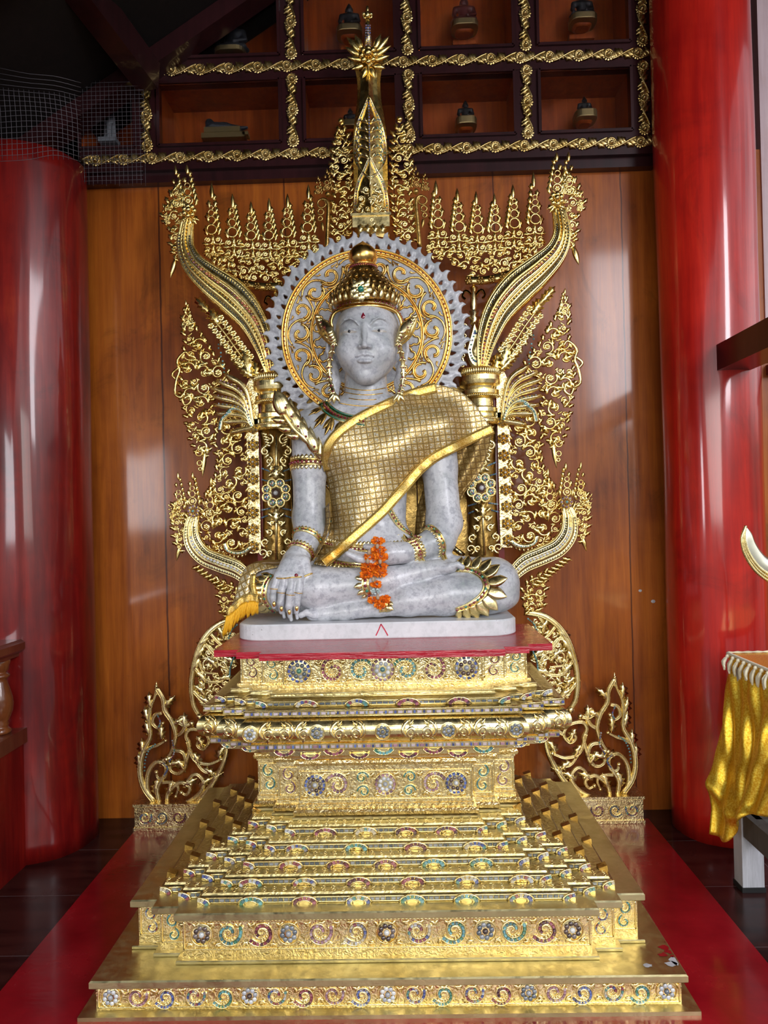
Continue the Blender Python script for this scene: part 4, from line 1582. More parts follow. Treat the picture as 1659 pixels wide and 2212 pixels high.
# viewer-left hand over the knee
HR = part_sdf(KP(560, 1180, 2.78), KP(700, 1350, 3.06), .0030)
HR.chain([KP(650, 1192, 2.975), KP(636, 1212, 2.94), KP(632, 1228, 2.905)], [.049, .046, .044], .02, flat=((0, -1, .5), .85))
HR.chain([KP(622, 1222, 2.905), KP(606, 1243, 2.872)], [.032, .026], .02)
HR.chain([KP(632, 1222, 2.905), KP(628, 1246, 2.868)], [.036, .028], .02)
HR.chain([KP(642, 1222, 2.905), KP(646, 1244, 2.870)], [.034, .026], .02)
fing = [[(601, 1243, 2.868), (592, 1268, 2.852), (590, 1292, 2.852), (592, 1311, 2.86)],
        [(616, 1247, 2.862), (608, 1276, 2.845), (606, 1303, 2.845), (608, 1322, 2.855)],
        [(632, 1248, 2.860), (627, 1280, 2.842), (624, 1310, 2.842), (626, 1331, 2.85)],
        [(648, 1246, 2.864), (645, 1276, 2.848), (641, 1304, 2.848), (640, 1322, 2.855)]]
frad = [(.0165, .0138, .0125, .0095), (.0175, .0150, .0135, .0100), (.0178, .0152, .0138, .0100), (.0175, .0148, .0135, .0100)]
for f, r in zip(fing, frad):
    HR.chain([KP(*q) for q in f], r, .0055)
HR.chain([KP(655, 1215, 2.91), KP(666, 1240, 2.885), KP(664, 1262, 2.872), KP(660, 1279, 2.868)], [.030, .0185, .0165, .011], .008)
# fingertips touching the slab: marble props behind the nails
for q in ((612, 1318, 1331, 2.862), (627, 1326, 1337, 2.855), (640, 1318, 1333, 2.862)):
    HR.cone(KP(q[0], q[1], q[3]), KP(q[0] + 2, q[2] + 2, q[3] - .005), .008, .007, .003)
h1V, h1F = HR.nets()
# viewer-right hand in the lap, palm up
HL = part_sdf(KP(735, 1150, 2.80), KP(920, 1245, 3.06), .0030)
HL.chain([KP(892, 1191, 2.967), KP(868, 1194, 2.945), KP(840, 1196, 2.93)], [.046, .046, .046], .02, flat=((0, 0, 1), .9))
HL.ell(KP(838, 1196, 2.93), (.062, .045, .042), .02)
for dy, dY, ln in ((0, 0.0, 0), (7, -.018, 4), (12, -.032, 10)):
    HL.chain([KP(826, 1195 + dy * .7, 2.915 + dY * .6), KP(800, 1202 + dy * .8, 2.90 + dY), KP(778 - ln * .3, 1200 + dy * .6, 2.89 + dY), KP(757 - ln * .6, 1190 + dy * .5, 2.885 + dY)],
             [.021, .0165, .014, .0105], .006)
HL.chain([KP(838, 1184, 2.93), KP(812, 1184, 2.915), KP(790, 1180, 2.905)], [.028, .0165, .012], .012)
h2V, h2F = HL.nets()
# feet: toes
FT = part_sdf(KP(905, 1200, 2.84), KP(1025, 1262, 3.05), .0034)
FT.chain([KP(905, 1236, 2.95), KP(945, 1227, 2.95)], [.044, .037], .01)
FT.ell(KP(965, 1226, 2.945), (.045, .045, .026), .02)
for k in range(5):
    FT.chain([KP(972, 1224, 2.915 + k * .017), KP(988, 1219, 2.912 + k * .018), KP(998 - k * 2.5, 1225, 2.91 + k * .018)], [.015 if k else .017, .0115, .010 if k else .012], .006)
f1V, f1F = FT.nets()
FL = part_sdf(KP(625, 1295, 2.78), KP(770, 1352, 3.02), .0034)
FL.chain([KP(765, 1319, 2.90), KP(700, 1326, 2.895), KP(675, 1327, 2.895)], [.036, .029, .026], .012)
for k in range(5):
    FL.chain([KP(678, 1328, 2.87 + k * .015), KP(662, 1323, 2.868 + k * .016), KP(650 + k * 2, 1329, 2.866 + k * .016)], [.016, .0125, .0125 if k == 0 else .010], .006)
f2V, f2F = FL.nets()

# --- head
HY = 3.08
HD = SDF(KP(690, 880, 2.88) * [1, 0, 1] + [0, 2.86, 0], KP(895, 600, 3.3) * [1, 0, 1] + [0, 3.32, 0], .0026)
hp = lambda px, py, dy=0.0: at(px, py, 2.965) * [1, 0, 1] + np.array([0, dy, 0])   # dy = world depth
fc = 787.5; hc_ = 791.0
HD.ell(hp(hc_, 708, 3.105), (.140, .160, .165), .03)
HD.ell(hp(hc_, 748, 3.085), (.124, .128, .112), .05)
HD.ell(hp(hc_ - 1, 773, 3.045), (.094, .090, .076), .04)
HD.cone(hp(hc_ - 10, 797, 3.018), hp(hc_ + 9, 797, 3.018), .046, .046, .032)
HD.ell(hp(fc + 1, 812, 2.999), (.032, .030, .024), .035)
for sx_ in (-1, 1):
    exx = fc + sx_ * 32.0; ey = 717.0 if sx_ < 0 else 715.5; o_ = ey - 717.0
    HD.ell(hp(fc + sx_ * 37, 755, 3.004), (.043, .044, .046), .045)
    HD.ell(hp(exx + sx_ * 1, ey - 4, 2.937), (.035, .020, .0140), .022, 'sub')
    HD.ell(hp(exx, ey + .5, 2.988), (.0345, .030, .0155), .008)
    br = [hp(fc + sx_ * a, b + o_, c) for a, b, c in ((13, 704, 2.946), (19, 696, 2.948), (30, 689.5, 2.954), (43, 690.5, 2.967), (54, 699, 2.990))]
    HD.chain(br, [.0015, .0028, .0032, .0028, .0016], .007)
    lid = [hp(exx + sx_ * a, ey + b, c) for a, b, c in ((-18, 2.5, 2.966), (-9, -3.4, 2.957), (1, -5, 2.957), (11, -3.4, 2.966), (18, 0, 2.982))]
    HD.chain(lid, [.0018, .0028, .0032, .0028, .0016], .003)
    lid = [hp(exx + sx_ * a, ey + b, c) for a, b, c in ((-16, 3.2, 2.965), (-6, 5.2, 2.9595), (5, 5.2, 2.961), (15, 2.4, 2.976))]
    HD.chain(lid, [.0014, .0022, .0022, .0014], .003)
    HD.ell(hp(fc + 1 + sx_ * 9.8, 752.5, 2.944), (.0105, .018, .0085), .008)
    HD.ell(hp(fc + 1 + sx_ * 6.5, 758.5, 2.932), (.0045, .010, .0035), .002, 'sub')
# nose
HD.chain([hp(fc, 702, 2.950), hp(fc, 726, 2.938), hp(fc + 1, 748, 2.920)], [.0075, .0080, .0115], .012)
HD.ell(hp(fc + 1, 752.5, 2.920), (.0115, .0150, .0100), .007)
# mouth
HD.ell(hp(fc + 1, 777, 2.990), (.060, .028, .028), .03)
up = [hp(fc + 1 + a, b, c) for a, b, c in ((-24, 772.5, 2.963), (-14, 769.0, 2.952), (-4, 766.5, 2.947), (0, 768.5, 2.948), (4, 766.5, 2.947), (14, 768.5, 2.952), (24, 771.8, 2.963))]
HD.chain(up, [.0030, .0066, .0077, .0070, .0077, .0066, .0030], .0025)
lo_ = [hp(fc + 1 + a, b, c) for a, b, c in ((-20, 777.5, 2.960), (-10, 781.5, 2.950), (0, 782.5, 2.946), (10, 781.5, 2.950), (20, 777, 2.960))]
HD.chain(lo_, [.0038, .0083, .0094, .0083, .0038], .0025)
ml = [hp(fc + 1 + a, b, c) for a, b, c in ((-25, 772.6, 2.960), (-13, 774.8, 2.946), (0, 774.4, 2.939), (13, 774.8, 2.946), (25, 771.8, 2.960))]
HD.chain(ml, [.0018, .0032, .0038, .0032, .0018], .0012, 'sub')
HD.cone(hp(fc - 9, 792, 2.944), hp(fc + 11, 792, 2.944), .006, .006, .012, 'sub')
HD.cone(hp(fc + 1, 760, 2.934), hp(fc + 1, 765, 2.936), .004, .004, .004, 'sub')
# ears with long lobes
for sx_ in (-1, 1):
    e0 = 72
    ear = [hp(hc_ + sx_ * (e0 + 2), 708, 3.10), hp(hc_ + sx_ * (e0 + 10), 722, 3.10), hp(hc_ + sx_ * (e0 + 9), 752, 3.095), hp(hc_ + sx_ * (e0 + 2), 785, 3.09),
           hp(hc_ + sx_ * (e0 - 3), 812, 3.085), hp(hc_ + sx_ * (e0 - 1), 838, 3.08)]
    HD.chain(ear, [.020, .026, .024, .020, .021, .018], .010, flat=((sx_ * .8, .6, 0), .6))
    rim = [hp(hc_ + sx_ * (e0 + 4), 704, 3.078), hp(hc_ + sx_ * (e0 + 17), 712, 3.078), hp(hc_ + sx_ * (e0 + 18), 745, 3.075), hp(hc_ + sx_ * (e0 + 11), 780, 3.07), hp(hc_ + sx_ * (e0 + 6), 835, 3.065)]
    HD.chain(rim, [.007, .008, .008, .007, .007], .005)
    HD.cone(hp(hc_ + sx_ * (e0 + 1), 800, 3.06), hp(hc_ + sx_ * (e0 + 2), 830, 3.055), .005, .006, .004, 'sub')
    HD.ell(hp(hc_ + sx_ * (e0 + 6), 730, 3.062), (.010, .012, .022), .008, 'sub')
HD.cone(KP(790, 818, 3.14), KP(790, 845, 3.14), .092, .094, .012)
hV, hF = HD.nets()
m = MB()
for V, F_ in ((bV, bF), (h1V, h1F), (h2V, h2F), (f1V, f1F), (f2V, f2F), (hV, hF)): m.add(V, F_, True)
body = m.build('body', 'marble', statue)

# eyes: painted whites and dark irises lying between the lids
for sx_ in (-1, 1):
    ew = MB(); ei = MB(); exx = fc + sx_ * 32.0; ey = 717.0 if sx_ < 0 else 715.5
    n = 13
    t = np.linspace(-1, 1, n)
    xs_ = exx + t * 16.0
    upz = ey - .2 - 2.6 * (1 - t ** 2) ** .8 + (1 - sx_ * t) * .6; loz = ey + 1.6 + 1.5 * (1 - t ** 2) + (1 - sx_ * t) * .4
    pts = []
    for row in (0, .5, 1):
        zz = upz * (1 - row) + loz * row
        P = np.array([hp(x, z_, 2.90) for x, z_ in zip(xs_, zz)])
        y = HD.front(P[:, 0], P[:, 2], 2.90, 3.05, 180)
        P[:, 1] = np.where(np.isnan(y), 2.99, y) - .0012
        pts.append(P)
    P = np.concatenate(pts)
    F_ = [(r * n + i, r * n + i + 1, (r + 1) * n + i + 1, (r + 1) * n + i) for r in (0, 1) for i in range(n - 1)]
    ew.add(P, F_, True)
    eo = ew.build('eye', 'eye_white', statue)
    c = hp(exx - 1, ey, 2.9); y = HD.front([c[0]], [c[2]], 2.90, 3.05, 180)[0]
    dome(ei, np.array([c[0], y - .0014, c[2]]), .0052, NB_, .002, 12, 2, ex=1.1)
    ei.build('iris', 'eye_black', eo)
# forehead jewel
m = MB()
c = hp(785, 686, 2.9); y = HD.front([c[0]], [c[2]], 2.88, 3.05, 160)[0]
c[1] = y
pts = [c + np.array([.0095 * math.sin(a) * (1 if math.cos(a) < 0 else (1 - .75 * math.cos(a))), 0, .012 * math.cos(a) + (.006 * max(0, math.cos(a)))]) for a in np.linspace(0, 2 * PI, 15)[:-1]]
m.add(np.array(pts + [c + np.array([0, -.007, -.001])]), [(k, (k + 1) % 14, 14) for k in range(14)], True)
m.build('forehead_jewel', 'ruby', statue)
# ================================================================ statue regalia
def hit(px, py, sdf=None, Y0=2.93, off=0.0, y0=2.78, y1=3.3):
    """point of the statue's surface seen at a photo pixel"""
    s_ = sdf or B
    P = at(px, py, Y0)
    for _ in range(4):
        y = s_.front([P[0]], [P[2]], y0, y1, 120)[0]
        if np.isnan(y): break
        P = at(px, py, y - off)
    return P
def hits(pts, **k): return np.array([hit(a, b, **k) for a, b in pts])
def normals(sdf, P): return sdf.normal(P)

def ringpath(sdf, c, axis, n=32, r0=.01, off=.001, rmax=.14, span=(0, 2 * PI)):
    U_, V_, A_ = frame_of(axis)
    out = []; nor = []
    for t in np.linspace(span[0], span[1], n, endpoint=span[1] - span[0] < 6.2):
        d = math.cos(t) * U_ + math.sin(t) * V_
        rs = np.linspace(r0, rmax, 90)
        v = sdf.sample(np.asarray(c)[None] + rs[:, None] * d)
        k = np.argmax(v > 0) if (v > 0).any() else len(rs) - 1
        out.append(np.asarray(c) + d * (rs[k] + off)); nor.append(d)
    return np.array(out), np.array(nor)

def jewel_ring(name, sdf, c, axis, width, gem='ruby', leaves=(1, -1), n=30, rmax=.14, lw=.016, parent=None, petals_n=22):
    A_ = nrm(axis)
    g = MB(); gm = MB()
    for o in (-width / 2, width / 2):
        P, Nn = ringpath(sdf, np.asarray(c) + A_ * o, axis, n, rmax=rmax)
        tube(g, P, .0034, Nn, 5, closed=True)
    P, Nn = ringpath(sdf, c, axis, n, rmax=rmax, off=.0005)
    xs = [(-width / 2, -.001), (-width / 2, .002), (width / 2, .002), (width / 2, -.001)]
    ribbon_xsec(g, P, np.array(xs), Nn, True, closed=True)
    for lv in leaves:
        P, Nn = ringpath(sdf, np.asarray(c) + A_ * lv * width / 2, axis, petals_n, rmax=rmax)
        for p, q in zip(P, Nn): petal_leaf(g, p, A_ * lv, lw, lw * .95, q, .003)
    ro = g.build(name, 'gold_leaf', parent)
    P, Nn = ringpath(sdf, c, axis, int(n * .8), rmax=rmax)
    for i, (p, q) in enumerate(zip(P, Nn)):
        dome(gm, p + q * .001, width * .27, q, width * .3, 6, 2, 0 if gem == 'ruby' or i % 2 else 1)
    tag(gm.build('gem_row', ['ruby', 'turquoise'], ro), kind='stuff')
    return ro

def band_on(name, P, Nn, width, leaf_side=0, lw=.03, gem='ruby', parent=None, gemr=.28, lh=.6, lstep=.022):
    """jewelled band along surface points with normals; pointed leaves on one side"""
    g = MB(); gm = MB()
    P = np.asarray(P)
    T = np.gradient(P, axis=0); T /= np.linalg.norm(T, axis=1, keepdims=True)
    Bn = np.cross(T, Nn)
    for o in (-width / 2, width / 2): tube(g, P + Bn * o + Nn * .001, .003, Nn, 5)
    ribbon_xsec(g, P, np.array([(-width / 2, -.002), (-width / 2, .0018), (width / 2, .0018), (width / 2, -.002)]), Nn, True)
    L = np.concatenate([[0], np.cumsum(np.linalg.norm(np.diff(P, axis=0), axis=1))])
    k = 0
    for s_ in np.arange(width * .5, L[-1], width * gemr * 3):
        i = int(np.searchsorted(L, s_)) - 1; i = max(0, min(i, len(P) - 2)); t = (s_ - L[i]) / (L[i + 1] - L[i] + 1e-9)
        p = P[i] * (1 - t) + P[i + 1] * t
        dome(gm, p + Nn[i] * .0015, width * gemr, Nn[i], width * .25, 6, 2, 0 if (gem == 'ruby' or k % 3) else 1); k += 1
    if leaf_side:
        for s_ in np.arange(lstep * .4, L[-1], lstep):
            i = int(np.searchsorted(L, s_)) - 1; i = max(0, min(i, len(P) - 2)); t = (s_ - L[i]) / (L[i + 1] - L[i] + 1e-9)
            p = P[i] * (1 - t) + P[i + 1] * t
            u = s_ / L[-1]
            sc_ = (.55 + .45 * math.sin(PI * u))
            petal_leaf(g, p + Bn[i] * leaf_side * width * .4 + Nn[i] * .001, Bn[i] * leaf_side + T[i] * .12, lw * sc_, lw * lh * sc_, Nn[i], .005)
    ro = g.build(name, 'gold_leaf', parent)
    if len(gm.v): tag(gm.build('gem_row', ['ruby', 'turquoise'], ro), kind='stuff')
    return ro

# ---------------- crown
CXp = 788
cz = lambda py: at(CXp, py, float(np.interp(py, (578, 600, 640, 670), (3.05, 3.0, 2.945, 2.935))))[2]
cxw = at(CXp, 640, 3.10)[0]
crown = thing('x', None, None); COL.objects.unlink(crown); bpy.data.objects.remove(crown)
m = MB()
prof = [(.125, cz(640)), (.135, cz(637)), (.138, cz(633)), (.140, cz(628)), (.124, cz(612)), (.100, cz(596)), (.074, cz(584)), (.062, cz(579)), (.060, cz(575)), (.01, cz(574))]
lathe(m, (cxw, 3.10, 0), prof, 40, ax=(1, 1.13))
crown = m.build('crown', 'gold_old', statue)
m = MB()
def cap_r(z):
    zs = [p[1] for p in prof[::-1]]; rs = [p[0] for p in prof[::-1]]
    return float(np.interp(z, [p[1] for p in prof], [p[0] for p in prof]))
rows = [(630, 34, .024), (627, 30, .026), (613, 26, .026), (600, 22, .024), (588, 18, .020)]
for ri, (py, nn_, ln) in enumerate(rows):
    z = cz(py); r = cap_r(z); r2 = cap_r(z + .01)
    for k in range(nn_):
        a = 2 * PI * (k + .5 * (ri % 2)) / nn_
        if math.sin(a) > .55: continue
        p = np.array([cxw + r * math.cos(a), 3.10 + r * 1.13 * math.sin(a), z])
        q = np.array([cxw + r2 * math.cos(a), 3.10 + r2 * 1.13 * math.sin(a), z + .01])
        N_ = nrm([math.cos(a), math.sin(a), .5 if ri else .0])
        d = q - p if ri else np.array([math.cos(a) * .2, math.sin(a) * .2, 1])
        petal_leaf(m, p + N_ * (.003 if ri else .006), d, ln * (1.35 if not ri else 1), ln * .9, N_, .006)
m.build('crown_scales', 'gold_old', crown)
m = MB()
z = cz(641)
for k in range(30):
    a = 2 * PI * k / 30
    if math.sin(a) > .4: continue
    r = .146
    p = np.array([cxw + r * math.cos(a), 3.10 + r * 1.13 * math.sin(a), z - .006])
    N_ = nrm([math.cos(a), math.sin(a), 0])
    petal_leaf(m, p, (N_[0] * .15, N_[1] * .15, 1),   .046 if k % 2 else .036, .026, N_, .008)
m.build('crown_petals', 'gold_leaf', crown)
# bands framing the face
fpx = smooth_path([(717, 744), (714, 714), (716, 690), (725, 674), (748, 663), (788, 658), (828, 662), (854, 673), (865, 690), (868, 714), (865, 744)], 44)
fy_ = []
for x, y in fpx:
    P_ = at(x, y, 3.0); q_ = HD.front([P_[0]], [P_[2]], 2.88, 3.10, 120)[0]
    fy_.append(3.06 if np.isnan(q_) else min(q_, 3.06))
fy_ = np.array(fy_)
for _ in range(6): fy_[1:-1] = (fy_[:-2] + 2 * fy_[1:-1] + fy_[2:]) / 4
fp = np.array([at(x, y, q_ - .004) for (x, y), q_ in zip(fpx, fy_)])
fn = HD.normal(fp)
g = MB()
ribbon_xsec(g, fp, np.array([(-.013, -.004), (-.013, .003), (-.006, .008), (.006, .008), (.013, .003), (.013, -.004)]), fn, True)
g.build('plain_band', 'gold_smooth', crown)
T = np.gradient(fp, axis=0); T /= np.linalg.norm(T, axis=1, keepdims=True)
up_v = np.cross(T, fn)
sg = 1 if up_v[22, 2] > 0 else -1
fp2 = fp + up_v * sg * .021 + fn * .003
g = MB()
for o in (-.008, .008): tube(g, fp2[3:-3] + up_v[3:-3] * o, .0035, fn[3:-3], 5)
ribbon_xsec(g, fp2[3:-3], np.array([(-.008, -.012), (-.008, .002), (.008, .002), (.008, -.012)]), fn[3:-3], True)
g.build('jewelled_band', 'gold_leaf', crown)
g = MB()
for k in range(3, 41): 
    if abs(k - 21) < 3: continue
    dome(g, fp2[k] + fn[k] * .002, .0066, fn[k], .005, 7, 2)
tag(g.build('ruby_row', 'ruby', crown), kind='stuff')
# rosette
rc0 = at(780, 627, 2.912)
g = MB()
flower(g, rc0, .044, nrm((0, -1, -.1)), 8, .014, layers=2)
for k in range(3): petal_leaf(g, rc0 + np.array([(k - 1) * .018, 0, .018]), ((k - 1) * .5, .1, 1), .040, .026, NB_, .008)
rs_ = g.build('rosette', 'gold_leaf', crown)
g = MB(); dome(g, rc0 + np.array([0, -.016, 0]), .0135, NB_, .012, 12, 3)
g.build('green_stone', 'turquoise', rs_)
# bulb
g = MB()
bz = lambda py: at(783, py, 3.07)[2]
bx = at(784, 550, 3.10)[0]
pr = [(.058, bz(578)), (.054, bz(573)), (.046, bz(571)), (.044, bz(569)), (.052, bz(565)), (.060, bz(558)), (.0635, bz(549)), (.060, bz(541)), (.050, bz(533)), (.036, bz(527)), (.018, bz(521)), (.006, bz(517)), (.0005, bz(514.5))]
lathe(g, (bx, 3.10, 0), pr, 32)
bulb = g.build('lotus_bud_finial', 'gold_smooth', crown)
g = MB(); r_ = MB()
for zz in (bz(579), bz(571)): tube(g, [(bx + .059 * math.cos(a), 3.10 + .059 * math.sin(a), zz) for a in np.linspace(0, 2 * PI, 33)[:-1]], .0035, (0, 0, 1), 5, closed=True)
for a in np.linspace(0, 2 * PI, 41)[:-1]: dome(r_, np.array([bx + .058 * math.cos(a), 3.10 + .058 * math.sin(a), bz(575)]), .0048, (math.cos(a), math.sin(a), 0), .005, 6, 2)
g.build('finial_collar', 'gold_smooth', bulb); tag(r_.build('ruby_row', 'ruby', bulb), kind='stuff')

# ---------------- ear ornaments
for sx_ in (-1, 1):
    g = MB()
    ex = lambda d: 791 + sx_ * d
    root = at(ex(69), 742, 2.985)
    for k, (dx_, py, ln, w_) in enumerate(((113, 676, .165, .065), (104, 686, .14, .055), (95, 697, .11, .05), (86, 710, .085, .045))):
        tip = at(ex(dx_), py, 3.03)
        petal_leaf(g, root + np.array([sx_ * .004 * k, -.006 * k, .012 * k]), tip - root, ln, w_, nrm((sx_ * .3, -1, .1)), .012)
    for k in range(7):
        b = root + (at(ex(108), 680, 3.02) - root) * (k + 1) / 8
        petal_leaf(g, b, (sx_ * .9, 0, .55 + .1 * k), .040 - .003 * k, .020, nrm((0, -1, .1)), .006)
        petal_leaf(g, b, (-sx_ * .15, 0, 1), .034 - .003 * k, .018, nrm((0, -1, .1)), .006)
    pth = smooth_path([at(ex(69), 740, 2.985), at(ex(78), 775, 3.02), at(ex(80), 805, 3.03), at(ex(76), 832, 3.02), at(ex(70), 850, 3.0)], 18)
    tube(g, pth, np.linspace(.010, .007, 18), NB_, 6, flat=.5)
    for k in range(0, 17, 2):
        petal_leaf(g, pth[k], (sx_ * .7, 0, -.6), .024, .014, NB_, .005); petal_leaf(g, pth[k], (-sx_ * .6, 0, -.6), .02, .012, NB_, .005)
    for a in (-.7, 0, .7): petal_leaf(g, pth[-1], (a, 0, -1), .045, .022, NB_, .007)
    eo = g.build('ear_ornament', 'gold_leaf', statue)
    r_ = MB()
    for k in range(1, 18, 3): dome(r_, pth[k] + np.array([0, -.006, 0]), .0048, NB_, .004, 6, 2)
    for k in range(4): dome(r_, root + (at(ex(104), 688, 3.0) - root) * (k + 1) / 5 + np.array([0, -.016, 0]), .004, NB_, .004, 6, 2)
    tag(r_.build('ruby_row', 'ruby', eo), kind='stuff')

# ---------------- neck lines, collar
g = MB()
for py, hw in ((836, 48), (846, 50), (857, 52), (870, 60)):
    pp = [(791 + u * hw, py + 7 * (1 - u * u)) for u in np.linspace(-1, 1, 15)]
    P = []
    for q in pp:
        c1 = hit(q[0], q[1], sdf=B, off=.0); c2 = hit(q[0], q[1], sdf=HD, off=.0)
        P.append(c1 if c1[1] < c2[1] and c1[1] > 2.95 else c2)
    P = np.array(P); P = P[np.abs(P[:, 1] - np.median(P[:, 1])) < .09]
    tube(g, P, .0024, NB_, 5)
g.build('neck_lines', 'gold_smooth', statue)
cp = smooth_path([(697, 868), (708, 884), (728, 897), (752, 905), (790, 912)], 22)
CPt = hits(cp, off=.002); CN = normals(B, CPt)
co = band_on('collar', CPt, CN, .044, 0, gem='ruby', parent=statue, gemr=.12)
g = MB(); g2 = MB()
T = np.gradient(CPt, axis=0); T /= np.linalg.norm(T, axis=1, keepdims=True); Bn = np.cross(T, CN)
sg = -1 if Bn[10][2] > 0 else 1
for o in (-.017, .017):
    P = CPt + Bn * o + CN * .004
    tube(g2, P, .0024, CN, 5)
g2.build('green_line', 'turquoise', co)
for i, (px, py, dx_, dy_, ln) in enumerate(((694, 880, -26, 16, .07), (703, 893, -22, 28, .085), (717, 903, -14, 34, .085), (737, 912, -10, 30, .07))):
    b = hit(px, py, off=.004); t_ = hit(px + dx_, py + dy_, off=.006)
    nn_ = B.normal(b[None])[0]
    for s_ in (-.35, 0, .35):
        d = t_ - b; d = d + np.cross(nn_, d) * s_
        petal_leaf(g, b, d, ln * (1 if s_ == 0 else .72), .026, nn_, .006)
g.build('collar_leaves', 'gold_old', co)

# ---------------- arm jewellery (viewer's left arm)
def mid(a, b, t): return np.asarray(a) * (1 - t) + np.asarray(b) * t
ax_ = aR[1] - aR[2]
jewel_ring('armlet', B, KP(667, 1003, 3.10), ax_, .026, 'ruby', (1, -1), 34, .11, .020, statue, 26)
jewel_ring('elbow_bracelet', B, KP(661, 1166, 3.03), aR[3] - aR[4], .016, 'mix', (1,), 30, .11, .012, statue, 26)
jewel_ring('wrist_bracelet', B, KP(650, 1192, 2.978), aR[3] - aR[4], .018, 'ruby', (1,), 28, .09, .014, statue, 20)
jewel_ring('elbow_bracelet', B, KP(936, 1172, 3.025), aL[3] - aL[4], .018, 'mix', (-1,), 30, .11, .014, statue, 26)
jewel_ring('wrist_bracelet', B, KP(893, 1190, 2.973), aL[3] - aL[4], .022, 'ruby', (1, -1), 28, .09, .020, statue, 20)
# shoulder wing ornament
g = MB(); r_ = MB()
YW = 2.985
stem = smooth_path([KP(696, 992, 3.02), KP(676, 968, 3.0), KP(655, 945, YW), KP(632, 922, YW), KP(612, 893, YW), KP(600, 866, YW + .01)], 30)
tube(g, stem, np.linspace(.014, .005, 30), NB_, 8, flat=.6)
spikes = [(690, 962, 40), (672, 940, 42), (655, 918, 44), (641, 897, 48), (628, 878, 44), (640, 950, -34), (622, 935, -34), (610, 916, -30)]
for i, (px, py, ln) in enumerate(spikes):
    b = KP(px, py, YW + .005)
    if ln > 0:
        petal_leaf(g, b + np.array([-.012, 0, -.03]), (-.42, 0, 1), .112, .056, NB_, .014)
        petal_leaf(g, b + np.array([.004, .004, -.045]), (-.1, .1, 1), .085, .038, NB_, .010)
        dome(r_, b + np.array([-.020, -.012, -.006]), .0055, NB_, .005, 7, 2)
    else:
        petal_leaf(g, b + np.array([.012, 0, .01]), (-1, 0, .25), .062, .036, NB_, .010)
        dome(r_, b + np.array([-.006, -.010, .010]), .005, NB_, .005, 7, 2)
petal_leaf(g, KP(612, 896, YW), KP(600, 862, YW) - KP(612, 896, YW), .11, .062, NB_, .014)
wo_ = g.build('shoulder_wing', 'gold_leaf', statue)
tag(r_.build('ruby_row', 'ruby', wo_), kind='stuff')

# ---------------- belt, chest chain
def belt(name, pts, width, lside, lw, gem='ruby', lstep=.016, lh=.85):
    P = hits(smooth_path(pts, 26), off=.003); Nn = normals(B, P)
    return band_on(name, P, Nn, width, lside, lw, gem, statue, lh=lh, lstep=lstep)
belt('belt', [(700, 1172), (745, 1183), (800, 1186), (860, 1182), (905, 1168)], .020, -1, .026)
belt('lower_belt', [(690, 1208), (730, 1216), (770, 1220), (800, 1221)], .018, 1, .024)
belt('chest_chain', [(832, 1075), (843, 1105), (862, 1135), (885, 1153), (908, 1163)], .020, -1, .014, 'mix', .012)

# ---------------- leg bands with leaves
def legband(name, pts, width, side, lw, lstep, **k):
    P = hits(smooth_path(pts, 30), off=.002); Nn = normals(B, P)
    return band_on(name, P, Nn, width, side, lw, 'mix', statue, lstep=lstep, **k)
legband('knee_band', [(588, 1241), (575, 1258), (570, 1280), (574, 1302), (592, 1322)], .020, 1, .062, .026, lh=.75)
legband('knee_band', [(985, 1229), (1018, 1232), (1042, 1246), (1050, 1268), (1038, 1290), (1012, 1308), (985, 1318)], .022, -1, .082, .028, lh=.72)
legband('ankle_band', [(795, 1238), (789, 1255), (790, 1270), (797, 1286)], .026, 1, .036, .022, lh=.8)
legband('ankle_band', [(836, 1294), (828, 1308), (828, 1322)], .028, -1, .034, .020, lh=.8)

# ---------------- rings and gilded nails
for (px, py, Y) in [(592, 1305, 2.852), (608, 1315, 2.846), (625, 1322, 2.842), (641, 1314, 2.848), (661, 1272, 2.862)]:
    g = MB(); sphere(g, KP(px, py, Y - .0095 if px < 660 else Y), .0080, 10, 6, sc=(.9, .5, 1.4)); g.build('gilded_nail', 'gold_smooth', statue)
g = MB()
for f, r in zip(fing, (.0140, .0150, .0152, .0150)):
    a, b = KP(*f[1]), KP(*f[2]); c = a + (b - a) * .15
    P, Nn = ringpath(HR, c, b - a, 14, r0=.004, rmax=.03)
    tube(g, P, .0016, Nn, 4, closed=True)
    a, b = KP(*f[0]), KP(*f[1]); c = a + (b - a) * .12
a, b = KP(655, 1240, 2.885), KP(664, 1262, 2.872)
P, Nn = ringpath(HR, KP(665, 1245, 2.883), b - a, 16, r0=.004, rmax=.035); tube(g, P, .004, Nn, 5, closed=True)
P = hits(smooth_path([(590, 1245), (600, 1249), (616, 1249), (632, 1247), (652, 1246)], 16), sdf=HR, off=.001)
tube(g, P, .003, NB_, 5)
ro = g.build('hand_chain', 'gold_smooth', statue)
g = MB(); c = hit(640, 1243, sdf=HR); dome(g, c, .008, NB_, .006, 10, 3); g.build('ruby_ring_stone', 'ruby', ro)

# ================================================================ halo
HYY = 3.275
hc = at(792, 722, HYY)
pm = HYY / 1550.0
HA = SDF(hc + [-.50, -.035, -.50], hc + [.50, .055, .50], .0042)
